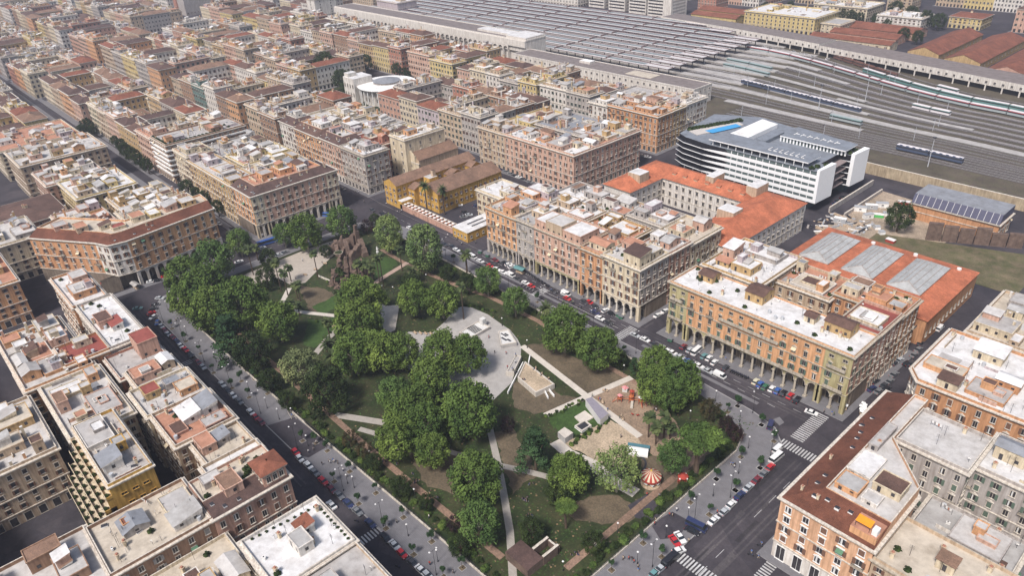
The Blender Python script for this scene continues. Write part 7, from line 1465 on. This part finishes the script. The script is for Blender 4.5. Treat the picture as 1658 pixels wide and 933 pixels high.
for i, (p, a) in enumerate([(zQ(540, 435), -.7), (zQ(680, 548), -.7), (zQ(560, 350), .7), (zQ(690, 560), -.7), (zC(715, 660), -.7), (zC(780, 720), -.7), (zC(855, 775), -.7), (zM(150, 285), 0), (zM(190, 287), 0), (zM(230, 290), 0), (zM(270, 292), 0), (zS(250, 260), .6), (zP(1000, 545), .6), (zP(1080, 505), .6), (zP(1150, 460), .6)]):
    x_, y_ = gp(*p); thing('bench', f"wooden park bench, {nth(i)} from the playground towards the palms", 'bench', (x_, y_, .19), a, 'park benches', me=BM)
# lamps
def lamp_mesh(h, dbl):
    m = MB(); m.tube((0, 0, 0), (0, 0, .8), .16, IRON, 6); m.tube((0, 0, .8), (0, 0, h), .08, IRON, 6, .05)
    if dbl:
        for s in (-1, 1): m.tube((0, 0, h - .2), (0, s * 1.1, h + .1), .045, IRON, 4); m.cyl(0, s * 1.15, .12, h - .15, .3, h + .05, WHITE, 6)
    else: m.cyl(0, 0, .1, h, .32, h + .3, WHITE, 8); m.cyl(0, 0, .32, h + .3, .08, h + .6, WHITE, 8)
    return m.mesh('street_lamp')
LT, LS, LG = lamp_mesh(10, True), lamp_mesh(4.6, False), lamp_mesh(3.6, False)
def lamps(me, l, lab, group):
    for i, p in enumerate(l): x_, y_ = gp(*p); thing('street_lamp', lab.format(nth(i)), 'street lamp', (x_, y_, .14), 0, group, me=me)
lamps(LT, [zU(545, 230), zU(680, 355), zU(810, 485), zU(985, 645), zU(1175, 820), zT(12, 105), zT(310, 385), zT(568, 615), zT(912, 932)], 'tall black double arm lamp along the near-left pavement, {} from its far end', 'tall lamps of the near-left pavement')
lamps(LS, [zU(575, 150), zU(700, 315), zU(888, 485), zU(1104, 680), zU(1218, 785), zU(1297, 858), zT(82, 95), zT(380, 365), zT(730, 678), zT(922, 845)], 'short black globe lamp by the near-left railings, {} from the far end', 'short lamps by the near-left railings')
lamps(LT, [z8(910, 880), z8(1183, 582), zV(12, 430), zV(273, 160), zX(1020, 325)], 'tall black double arm lamp up the lower right kerb, {} from its foot', 'tall lamps of the lower right kerb')
lamps(LS, [z8(812, 860), z8(997, 690), z8(1140, 570), z8(1303, 420), zX(912, 785), zX(985, 592), zX(920, 395), zX(738, 240)], 'short black globe lamp on the lower right pavement, {} from its foot', 'short lamps of the lower right pavement')
lamps(LT, [z6(203, 120), z6(527, 275), z6(803, 430), z6(1187, 572), (824, 470), (722, 415), (695, 375), (640, 350)], 'tall dark lamp on the arcades road kerb, {} in the row', 'tall lamps of the arcades road')
lamps(LG, [z8(685, 655), z8(332, 905), z9(525, 690), z9(15, 580), z9(190, 400), zC(625, 430), zX(815, 410), zN(375, 630), zN(305, 650), zN(455, 640), zN(705, 545), z6(725, 560), zX(545, 375), zC(355, 190), zG(345, 820)], 'white globe garden lamp inside the park, {} counted across the lawns', 'white garden lamps')
bl = MB(); bl.cyl(0, 0, .1, 0, .1, .9, STONE, 6); BLM = bl.mesh('bollard')
for i in range(12): x_, y_ = gp(zG(310 + i * 7, 815)[0], zG(0, 790 + (i % 5) * 12)[1]); thing('bollard', f"short stone bollard by the street mouth at the fence, {nth(i)}", 'bollard', (x_, y_, .14), 0, 'bollards by the street mouth', me=BLM)

# ---------------------------------------------------------------- vehicles
CC = {'white': (.72, .72, .70), 'silver': (.42, .44, .45), 'grey': (.17, .175, .18), 'black': (.02, .02, .024), 'dark': (.05, .052, .06), 'navy': (.03, .04, .10), 'blue': (.05, .12, .36), 'red': (.45, .025, .03), 'maroon': (.17, .03, .04), 'green': (.05, .15, .09), 'teal': (.13, .27, .27), 'cream': (.6, .57, .42), 'yellow': (.6, .45, .08)}
TYRE = M('black_tyre', (.02, .02, .02), .1, 2); CG = M('car_glass', (.02, .025, .03), .1, 1, rough=.08, spec=.7); HUB = M('wheel_hub', (.4, .4, .42), .1, 1, rough=.4); TAIL = M('red_tail_lamp', (.5, .02, .02), .05, 1); HEAD = M('clear_headlamp', (.7, .7, .68), .05, 1, rough=.2)
def paint(c): return M('car_paint_' + c, CC[c], .03, 1, rough=.28, spec=.6)
PROF = {'hatchback': (3.9, .84, [(-1.95, .35), (1.95, .35), (1.95, .62), (1.85, .82), (.95, .95), (-1.8, .98), (-1.95, .8)], [(.95, .95), (.35, 1.42), (-1.25, 1.46), (-1.78, .98)]),
        'saloon': (4.4, .86, [(-2.2, .35), (2.2, .35), (2.2, .62), (2.1, .82), (1.05, .94), (-1.4, .98), (-2.1, .96), (-2.2, .8)], [(1.05, .94), (.4, 1.38), (-.85, 1.4), (-1.5, .98)]),
        'van': (4.8, .95, [(-2.4, .4), (2.4, .4), (2.4, .8), (2.2, 1.1), (-2.4, 1.2)], [(2.15, 1.1), (1.5, 1.95), (-2.3, 2.0), (-2.4, 1.2)]),
        'minibus': (6.2, 1.02, [(-3.1, .4), (3.1, .4), (3.1, .9), (2.9, 1.3), (-3.1, 1.4)], [(2.85, 1.3), (2.3, 2.3), (-3.0, 2.4), (-3.1, 1.4)]),
        'bus': (11.5, 1.25, [(-5.7, .4), (5.7, .4), (5.75, 1.3), (-5.75, 1.3)], [(5.75, 1.3), (5.6, 2.7), (-5.7, 2.7), (-5.75, 1.3)])}
VM = {}
def vmesh(kind, c):
    if (kind, c) in VM: return VM[kind, c]
    L_, W_, lo, up = PROF[kind]; p = paint(c); b = MB(); n = len(lo)
    for s in (-1, 1):
        b.face([(x, s * W_, z) for x, z in (lo if s < 0 else lo[::-1])], p)
    for i in range(n):
        (x0_, z0), (x1_, z1) = lo[i], lo[(i + 1) % n]; b.face([(x0_, W_, z0), (x1_, W_, z1), (x1_, -W_, z1), (x0_, -W_, z0)][::-1], p)
    t = W_ * .8; (a, c_, d, e) = up
    b.face([(c_[0], -t, c_[1]), (c_[0], t, c_[1]), (d[0], t, d[1]), (d[0], -t, d[1])][::-1], p)
    b.face([(c_[0] + .05, -t - .03, c_[1] - .08), (c_[0], -t, c_[1]), (d[0], -t, d[1]), (d[0] - .05, -t - .03, d[1] - .08)], p); b.face([(c_[0] + .05, t + .03, c_[1] - .08), (d[0] - .05, t + .03, d[1] - .08), (d[0], t, d[1]), (c_[0], t, c_[1])], p)
    if kind in ('van',) : b.face([(.6, -W_ - .01, 1.15), (.5, -t - .02, 1.95), (-2.3, -t - .02, 1.97), (-2.38, -W_ - .01, 1.15)], p); b.face([(.6, W_ + .01, 1.15), (-2.38, W_ + .01, 1.15), (-2.3, t + .02, 1.97), (.5, t + .02, 1.95)], p)
    for s in (-1, 1): b.box(L_ / 2 - .12, L_ / 2 + .02, s * W_ * .72 - .16, s * W_ * .72 + .16, .6, .76, HEAD); b.box(-L_ / 2 - .02, -L_ / 2 + .1, s * W_ * .8 - .1, s * W_ * .8 + .1, .65, .88, TAIL)
    if kind == 'bus': b.box(-5, 5, -.5, .5, 2.7, 2.95, p)
    body = b.mesh('body'); g = MB()
    w1, w2 = W_ * .97, t
    g.face([(a[0], -w1, a[1]), (a[0], w1, a[1]), (c_[0], w2, c_[1] - .02), (c_[0], -w2, c_[1] - .02)], CG); g.face([(e[0], -w1, e[1]), (d[0], -w2, d[1] - .02), (d[0], w2, d[1] - .02), (e[0], w1, e[1])], CG)
    for s in (-1, 1): g.face([(a[0], s * w1, a[1]), (c_[0], s * w2, c_[1] - .02), (d[0], s * w2, d[1] - .02), (e[0], s * w1, e[1])], CG)
    VM[kind, c] = (body, g.mesh('window_glass')); return VM[kind, c]
wb = MB(); n = 10
for i in range(n):
    a, c = 2 * pi * i / n, 2 * pi * (i + 1) / n; q = lambda t, y, r=.31: (r * cos(t), y, r * sin(t)); wb.face([q(a, -.1), q(c, -.1), q(c, .1), q(a, .1)], TYRE); wb.face([q(a, -.1), q(c, -.1), (0, -.11, 0)], HUB if i % 2 else TYRE); wb.face([q(a, .1), q(c, .1), (0, .11, 0)], HUB if i % 2 else TYRE)
WHL = wb.mesh('wheel')
def car(x, y, ang, c, kind, label, group, z=.012):
    body, gl = vmesh(kind, c); L_, W_ = PROF[kind][:2]; r = thing('parked_' + kind if 'parked' in label else kind, label, kind if kind in ('van', 'bus', 'minibus') else 'car', (x, y, z), ang, group); put('body', body, r); put('window_glass', gl, r)
    for sx_ in (-.31, .31):
        for sy_ in (-1, 1): put('wheel', WHL, r, (L_ * sx_, sy_ * (W_ - .09), .31), sc=1.25 if kind in ('bus', 'minibus') else 1)
KD = {'h': 'hatchback', 's': 'saloon', 'v': 'van', 'm': 'minibus', 'b': 'bus'}
ABB = {'w': 'white', 'i': 'silver', 'g': 'grey', 'k': 'black', 'd': 'dark', 'n': 'navy', 'b': 'blue', 'r': 'red', 'm': 'maroon', 'e': 'green', 't': 'teal', 'c': 'cream', 'y': 'yellow'}
def cars(k, spec, ang, where, group, park='parked '):
    """spec: 'x y ck' with colour and kind letters"""
    for i, s in enumerate(spec.split(',')):
        x, y, ck = s.split()[:3]; a = float(s.split()[3]) if len(s.split()) > 3 else ang; gx, gy = gp(*k(float(x), float(y)), .6); c, kd = ABB[ck[0]], KD[ck[1]]
        car(gx, gy, a + (.03 * sin(i * 5)), c, kd, f"{c} {kd} {park}{where}, {nth(i)} in line", group)
cars(zU, '595 15 ws -.55,520 68 is .75,490 110 dh 1.2,478 138 dh 1.4,466 165 rh 1.6,477 192 wh -1.2,503 228 bh -.5,530 250 ih,553 278 mh,573 302 is,603 322 mh,632 350 nh,655 378 wh,686 402 rs,720 438 kh,770 485 mh,800 515 ih,925 628 is,960 665 ds,995 700 wh,1037 738 gs,1110 808 ws,1142 842 rh,1175 872 ms', 0, 'along upper near-left kerb', 'cars parked along the upper near-left kerb')
cars(zT, '-2 130 rh,25 172 wh,82 218 ws,122 262 gs,177 318 rs,235 375 mh,280 410 gs,340 465 ns,398 515 gs,483 595 ns,580 685 ks,640 735 is,688 790 rh,757 848 ds,812 898 ws,852 930 ih', 0, 'along lower near-left kerb', 'cars parked along the lower near-left kerb')
cars(zU, '375 135 ts 1.0', 1.0, 'in the upper near-left junction', 'driving cars', 'driving '); cars(zT, '232 475 ws 3.14', 3.14, 'past the white terrace house', 'driving cars', 'driving ')
cars(z8, '925 915 th,967 882 is,1028 830 km,1195 612 nm 0.15,1168 642 ks .15,1308 575 ws,1380 515 ih', pi / 2, 'at the foot of lower right kerb', 'cars parked at the foot of the lower right kerb')
cars(z8, '1055 708 rs -.35,1090 685 ws -.35,1082 770 wh 1.2', 0, 'across the gate apron', 'cars parked at the gate apron')
cars(zV, '20 470 wh,75 412 ns,132 360 is,185 310 ms,232 270 gs,272 228 rh,312 170 wm,322 112 wv', pi / 2, 'up the lower right kerb', 'cars parked up the lower right kerb')
cars(zR, '275 893 nv 1.9', pi / 2, 'beside the curved kerb corner', 'vans', 'parked '); cars(zR, '540 810 ws .2', 0, 'before the olive corner of the palace', 'driving cars', 'driving ')
cars(zR, '178 610 ch,207 627 bh,238 645 eh,283 657 wh,318 670 bh,358 685 kh,403 703 rh,447 728 ks', pi / 2 + .1, 'nose-in at the palace columns', 'cars parked nose-in at the palace columns')
cars(z6, '1112 383 mh,1153 405 ih,1197 415 wm,1245 445 th,1278 458 wh,1313 485 wh,1385 520 dh', pi / 2 + .1, 'nose-in left of the palace columns', 'cars parked nose-in left of the palace columns')
cars(z6, '540 160 ns,572 198 ws,628 225 ds,797 308 is,862 337 ws,925 368 dh,985 393 ws,1040 422 ws,1090 450 is,1147 480 bs,1212 507 ws,1270 540 is,1348 570 wv', 0, 'along the arcades road lane', 'cars queued along the arcades road')
cars(z6, '350 40 wv,358 70 rh,470 90 ds,503 95 rh,538 120 dh,605 148 wh 1.5,643 168 kh', 0, 'by the cream corner arcade', 'cars by the cream corner arcade')
cars(z6, '945 180 ws,993 152 ws', pi / 2, 'in the side street between palaces', 'cars in the side street')
zY = K(720, 380, 5.182)
cars(zY, '100 128 ws,237 187 wv,300 222 ws,380 262 rh,425 262 dh,436 290 ws,490 315 ws,555 340 wv,612 370 ds,680 405 ws,728 432 rh,1262 650 ns,1302 703 ws,1375 735 ds', 0, 'on the arcades road, upper stretch', 'cars on the upper arcades road')
cars(zY, '425 215 mh,505 240 kh,537 252 wh 1.2,562 270 wh 1.2,640 290 kv,910 470 ds,1010 500 ws', 0, 'close to the row of columns', 'cars close to the columns')
zF = K(540, 280, 5.832)
cars(zF, '365 350 dh,460 390 kh,722 520 ws,1045 675 ds,1120 695 ds,90 150 gs,300 60 gs 1.5', 0, 'near the convent junction', 'cars near the convent junction', 'driving ')
cars(zF, '1120 315 nv,1185 303 ws,1345 310 nh,1385 325 nh,1235 370 kh,1228 413 gs,1278 395 is', .9, 'in the convent yard', 'cars parked in the convent yard')
zJ = K(300, 330, 6.22)
cars(zJ, '345 200 wh 0,470 250 ds 0,300 160 gs 0,540 585 ws 1.5,770 445 ws 1.5,760 470 gs 1.5,370 390 dh 1.5,940 515 is 1.5,1000 490 gs 1.5', pi / 2, 'round the avenue mouth', 'cars round the avenue mouth')
cars(zJ, '830 395 bb 1.45,1440 120 bm .6', 1.5, 'by the salmon palace arcade', 'buses')
z3 = K(129, 420, 4.667)
cars(z3, '540 168 ws,500 155 dh,650 128 rs,680 112 mh,590 160 kh,720 100 dh', 1.2, 'before the clipped corner arcade', 'cars before the clipped corner arcade')
zW = K(1360, 520, 5.828)
cars(zW, '365 665 gs,410 735 is,330 570 ks,420 605 ds,470 570 gs,440 640 kh,510 505 gs,560 370 is,520 395 ds,700 320 gs,630 400 kh,670 400 ds,300 640 ns,250 600 ks,740 270 gs,480 740 mh,500 755 gh', pi / 2 - .1, 'in the dark market street', 'cars parked in the market street')
cars(lambda x, y: (x, y), '1521 532 wv,1490 556 dh,1208 330 gh', pi / 2, 'behind the market hall', 'cars behind the market hall')
cars(K(1179, 233, 4.006), '740 345 ks,705 370 ds,690 385 ns', pi / 2, 'down on the hotel ramp', 'cars on the hotel ramp')
cars(K(560, 0, 2.802), '708 768 ns,728 778 gs,748 788 gs,768 796 ks,785 803 ws,805 812 ds,835 825 gs,690 745 ks,1345 705 gs,1370 712 ws', .3, 'below the pink palace', 'cars below the pink palace')
cars(lambda x, y: (x, y), '1238 76 ws,1248 79 gs,1258 82 ws,1267 85 ws,1276 87 ns,1285 83 is,1296 86 ws,1306 88 ws,1316 91 is,1340 95 ws', 1.2, 'under the far yard wall', 'cars under the far yard wall')
# motorbikes
mb = MB()
for x in (-.6, .6):
    for i in range(8): a, c = 2 * pi * i / 8, 2 * pi * (i + 1) / 8; mb.face([(x, 0, .28), (x + .28 * cos(a), 0, .28 + .28 * sin(a)), (x + .28 * cos(c), 0, .28 + .28 * sin(c))], TYRE); mb.face([(x + .28 * cos(a), -.06, .28 + .28 * sin(a)), (x + .28 * cos(c), -.06, .28 + .28 * sin(c)), (x + .28 * cos(c), .06, .28 + .28 * sin(c)), (x + .28 * cos(a), .06, .28 + .28 * sin(a))], TYRE)
mb.box(-.7, .1, -.16, .16, .55, .8, IRON); mb.box(-.1, .5, -.12, .12, .3, .5, paint('dark')); mb.tube((.6, 0, .3), (.4, 0, 1.0), .06, paint('grey'), 5); mb.tube((.4, -.3, 1.0), (.4, .3, 1.0), .04, IRON, 4); mb.box(.45, .55, -.18, .18, .5, .95, paint('navy')); MBK = mb.mesh('motorbike')
def bikes(l, where, ang=1.5):
    for i, p in enumerate(l): x_, y_ = gp(*p, .4); thing('motorbike', f"parked motor scooter {where}, {nth(i)} in line", 'motorbike', (x_, y_, .13), ang + .2 * sin(i * 3), f"scooters {where}", me=MBK)
bikes([zR(20 + i * 13, 543 + i * 5.6) for i in range(9)], 'at the palace colonnade'); bikes([zY(690 + i * 14, 318 + i * 9) for i in range(14)], 'at the pink house colonnade'); bikes([(846 + i * 5, 462 + i * 2.2) for i in range(6)], 'by the upper zebra crossing')
bikes([zV(145, 798), zT(392, 580), zT(660, 875), zV(205, 738), z6(395, 100), z6(440, 130)], 'out on the roadway', .3)
gb_ = MB(); gb_.box(-.9, .9, -.6, .6, .15, 1.3, paint('green')); gb_.box(-1, 1, -.7, .7, 1.3, 1.5, paint('grey')); GB = gb_.mesh('waste_bin')
for i, p in enumerate([z6(707, 203), z6(690, 190), zY(298, 158), zY(360, 188), z6(1025, 350), zJ(100, 430)]): x_, y_ = gp(*p); thing('waste_bin', f"green wheeled waste bin by the arcades, {nth(i)}", 'waste bin', (x_, y_, .1), .2, 'waste bins', me=GB)
SH = [M('canvas_' + n_, c, .05, 1) for n_, c in (('white', (.7, .7, .68)), ('red', (.5, .06, .05)), ('green', (.08, .25, .12)), ('teal', (.1, .22, .22)))]
def stall(px, lab, lx, ly, m_, h=2.6):
    x_, y_ = gp(*px, h); r = thing('market_stall', lab, 'market stall', (x_, y_, .1), .1); b = MB()
    for s in ((-1, -1), (1, -1), (1, 1), (-1, 1)): b.tube((s[0] * lx * .45, s[1] * ly * .45, 0), (s[0] * lx * .45, s[1] * ly * .45, h), .05, IRON, 4)
    b.build('frame', r); b = MB(); b.face([(-lx / 2, -ly / 2, h - .2), (lx / 2, -ly / 2, h - .2), (lx / 2, 0, h + .4), (-lx / 2, 0, h + .4)], m_); b.face([(-lx / 2, 0, h + .4), (lx / 2, 0, h + .4), (lx / 2, ly / 2, h - .2), (-lx / 2, ly / 2, h - .2)], m_); b.build('awning', r); b = MB(); b.box(-lx * .35, lx * .35, -ly * .2, ly * .2, 0, .9, wall('tan')); b.build('counter', r)
stall(z3(190, 180), 'red awning at the foot of the clipped corner palace', 4, 3, SH[1]); stall(z3(415, 185), 'grey canvas stall before the clipped corner arcade', 6, 3, roofm('beige')); stall(zY(630, 280), 'dark green newspaper kiosk before the columns', 6, 3.4, SH[3])
for i, p in enumerate([(225, 775), (205, 800), (240, 790), (210, 850), (245, 835), (205, 830), (235, 815), (60, 795)]): stall(zW(*p), f"white market parasol by the palace corner, {nth(i)} in the cluster", 1.3, 1.3, SH[0], 2.1)

# ---------------------------------------------------------------- people
PBASE = {}
def person_base(pose):
    if pose in PBASE: return PBASE[pose]
    sk = bpy.data.meshes.new('p'); st_ = .0 if pose == 'stand' else .18
    if pose == 'sit': V = [(0, 0, .25), (0, 0, .5), (0, 0, .68), (0, 0, .82), (.0, .0, .97), (.1, .1, .24), (.45, .12, .42), (.75, .14, .06), (.1, -.1, .24), (.45, -.12, .4), (.78, -.14, .06), (.0, .2, .66), (.1, .26, .42), (.3, .18, .36), (.0, -.2, .66), (.1, -.26, .42), (.3, -.18, .36)]
    else: V = [(0, 0, .92), (0, 0, 1.15), (0, 0, 1.40), (0, 0, 1.52), (.02, 0, 1.66), (0, .1, .88), (st_ * .6, .1, .48), (st_ * 1.2, .1, .05), (0, -.1, .88), (-st_ * .5, -.1, .48), (-st_ * 1.4, -.1, .07), (0, .21, 1.38), (-st_ * .5, .27, 1.1), (-st_ * .2 + .06, .26, .84), (0, -.21, 1.38), (st_ * .5, -.27, 1.1), (st_ * .8 + .06, -.26, .86)]
    E_ = [(0, 1), (1, 2), (2, 3), (3, 4), (0, 5), (5, 6), (6, 7), (0, 8), (8, 9), (9, 10), (2, 11), (11, 12), (12, 13), (2, 14), (14, 15), (15, 16)]
    R_ = [.15, .14, .15, .06, .11, .09, .07, .05, .09, .07, .05, .065, .045, .035, .065, .045, .035]
    sk.from_pydata(V, E_, []); o = bpy.data.objects.new('p', sk); COL.objects.link(o); md = o.modifiers.new('s', 'SKIN')
    for i, r in enumerate(R_): sk.skin_vertices[0].data[i].radius = (r, r)
    sk.skin_vertices[0].data[0].use_root = True
    dg = bpy.context.evaluated_depsgraph_get(); me = bpy.data.meshes.new_from_object(o.evaluated_get(dg)); me.name = 'person'; bpy.data.objects.remove(o); PBASE[pose] = me; return me
def person_mesh(pose, shirt, legs, hair):
    me = person_base(pose).copy(); me.materials.clear()
    for m_ in (M('skin', (.45, .27, .19), .05, 4), M('cloth_' + shirt, PC[shirt], .08, 4), M('cloth_' + legs, PC[legs], .08, 4), M('hair_' + hair, PC[hair], .1, 4)): me.materials.append(m_)
    nk, wa = (.78, .32) if pose == 'sit' else (1.47, .95)
    for p_ in me.polygons:
        c = p_.center; i = 0
        if c.z > nk: i = 3 if (c.z > nk + .17 or c.x < -.03) else 0
        elif c.z > wa and abs(c.y) < .235: i = 1
        elif pose == 'sit': i = 2 if abs(c.y) < .2 else 0
        elif abs(c.y) > .22 and c.z > .7: i = 1 if c.z > 1.15 else 0
        else: i = 2
        p_.material_index = i; p_.use_smooth = True
    return me
PC = {'white': (.7, .7, .68), 'black': (.02, .02, .022), 'navy': (.03, .04, .09), 'red': (.4, .05, .04), 'blue': (.07, .15, .35), 'grey': (.2, .2, .2), 'beige': (.45, .38, .28), 'brown': (.07, .04, .025), 'green': (.06, .13, .06)}
COMB = [('white', 'navy', 'brown'), ('black', 'grey', 'black'), ('red', 'navy', 'brown'), ('blue', 'beige', 'black'), ('grey', 'black', 'brown'), ('navy', 'grey', 'black'), ('beige', 'brown', 'brown'), ('green', 'navy', 'black')]
PM = {(p_, i): person_mesh(p_, *c) for p_ in ('stand', 'walk', 'sit') for i, c in enumerate(COMB) if not (p_ == 'stand' and i > 4)}
NP = [0]
def people(k, l, where, group, pose=None, z=.19):
    for j, q in enumerate(l):
        i = NP[0]; NP[0] += 1; ps = pose or ('walk', 'stand', 'walk')[i % 3]; c = (i * 3 + j) % (5 if ps == 'stand' else 8); x_, y_ = gp(*k(*q), z); s, t = COMB[c][:2]
        thing('person', f"person in {s} top and {t} trousers {dict(walk='walking', stand='standing', sit='sitting')[ps]} {where}, {nth(j)} there", 'person', (x_, y_, z), i * 2.1, group, me=PM[ps, c], sc=.97 + .08 * sin(i))
people(zT, [(85, 135), (120, 95), (135, 75), (118, 120), (172, 215), (215, 195), (225, 205), (245, 195), (252, 200), (275, 210), (308, 255), (335, 292), (605, 605), (870, 865), (865, 560), (1022, 920), (655, 592)], 'on the near-left pavement', 'people on the near-left pavement', z=.14)
people(zU, [(620, 215), (640, 210), (655, 205), (630, 222), (600, 245), (1155, 660), (905, 620), (1365, 815), (1380, 840)], 'on the upper pavement', 'people on the upper near-left pavement', z=.14)
people(z8, [(720, 830), (757, 830), (777, 835), (790, 850), (818, 880), (818, 905), (930, 580), (925, 605), (1068, 515), (1020, 545), (1040, 550), (875, 415), (1145, 715), (1330, 530), (955, 425)], 'near the lower right gate', 'people near the lower right gate', z=.15)
people(zV, [(15, 215), (32, 225), (42, 222), (88, 175), (195, 820), (150, 790), (215, 735)], 'on the right pavement', 'people on the right pavement', z=.14)
people(zX, [(855, 715), (870, 720), (880, 740), (275, 300), (290, 310), (25, 510)], 'beside the sand yard', 'people by the sand yard')
people(zM, [(708, 320), (752, 432), (838, 438)], 'on the open round plaza', 'people on the open plaza', z=.2)
people(zC, [(500, 515), (497, 590), (465, 670), (478, 680), (412, 645), (498, 690)], 'on the raised platform', 'people on the raised platform', z=1.8)
people(zC, [(590, 770), (575, 775), (708, 655), (722, 668), (770, 710), (780, 722), (850, 770), (862, 775)], 'on the sandy terrace', 'people sitting on the terrace', 'sit', z=2.0)
people(z9, [(285, 412), (298, 415), (385, 430), (395, 430), (500, 505), (517, 560), (530, 570), (535, 555), (522, 580), (642, 635), (685, 685), (700, 690), (420, 250), (465, 265), (1335, 700), (1365, 700), (1350, 710), (1375, 690), (1380, 815), (1365, 830)], 'on the shaded lawn', 'people sitting on the lawn', 'sit')
people(z8, [(70, 435), (85, 440), (95, 450), (100, 430), (105, 545), (122, 545), (485, 660), (505, 665), (380, 800), (410, 790), (430, 785), (420, 800), (140, 340), (115, 340)], 'on the lower lawn', 'people sitting on the lower lawn', 'sit')
people(z6, [(75, 595), (605, 675), (570, 735), (700, 850), (440, 130), (395, 105), (295, 75), (620, 800), (1385, 470), (520, 710)], 'along the park crossing', 'people along the park crossing')
people(zP, [(982, 435), (1130, 455), (930, 575), (1315, 240), (830, 600)], 'on the pale forecourt', 'people on the pale forecourt')
people(zF, [(605, 380), (632, 378), (645, 365), (770, 400), (760, 410), (1165, 635), (1210, 680), (1065, 530), (1080, 600), (290, 280), (500, 300), (210, 185), (240, 190)], 'near the convent wall', 'people near the convent wall', z=.13)
people(zR, [(620, 815), (670, 825), (685, 830), (712, 790), (720, 810), (735, 820), (495, 695), (760, 770)], 'by the palace corner', 'people by the palace corner', z=.13)
people(zY, [(945, 540), (1000, 545), (1075, 580), (1135, 620), (1165, 530), (895, 480), (260, 75), (110, 40), (140, 85), (370, 867)], 'on the arcades road', 'people on the arcades road', z=.02)

# ---------------------------------------------------------------- haze
hz = MB(); hz.box(-2600, 300, -300, 1700, -1, 178, None or HUB, bottom=True)
hm = bpy.data.materials.new('haze'); hm.use_nodes = True; hn = hm.node_tree
hn.nodes.remove(hn.nodes["Principled BSDF"]); pv = hn.nodes.new("ShaderNodeVolumePrincipled"); pv.inputs["Color"].default_value = (.84, .86, .98, 1); pv.inputs["Density"].default_value = .00018; pv.inputs["Anisotropy"].default_value = .2
hn.links.new(pv.outputs[0], hn.nodes["Material Output"].inputs["Volume"])
o = hz.build('haze', None, kind='stuff'); o.data.materials.clear(); o.data.materials.append(hm); o['label'] = 'thin bluish haze over the far quarters'
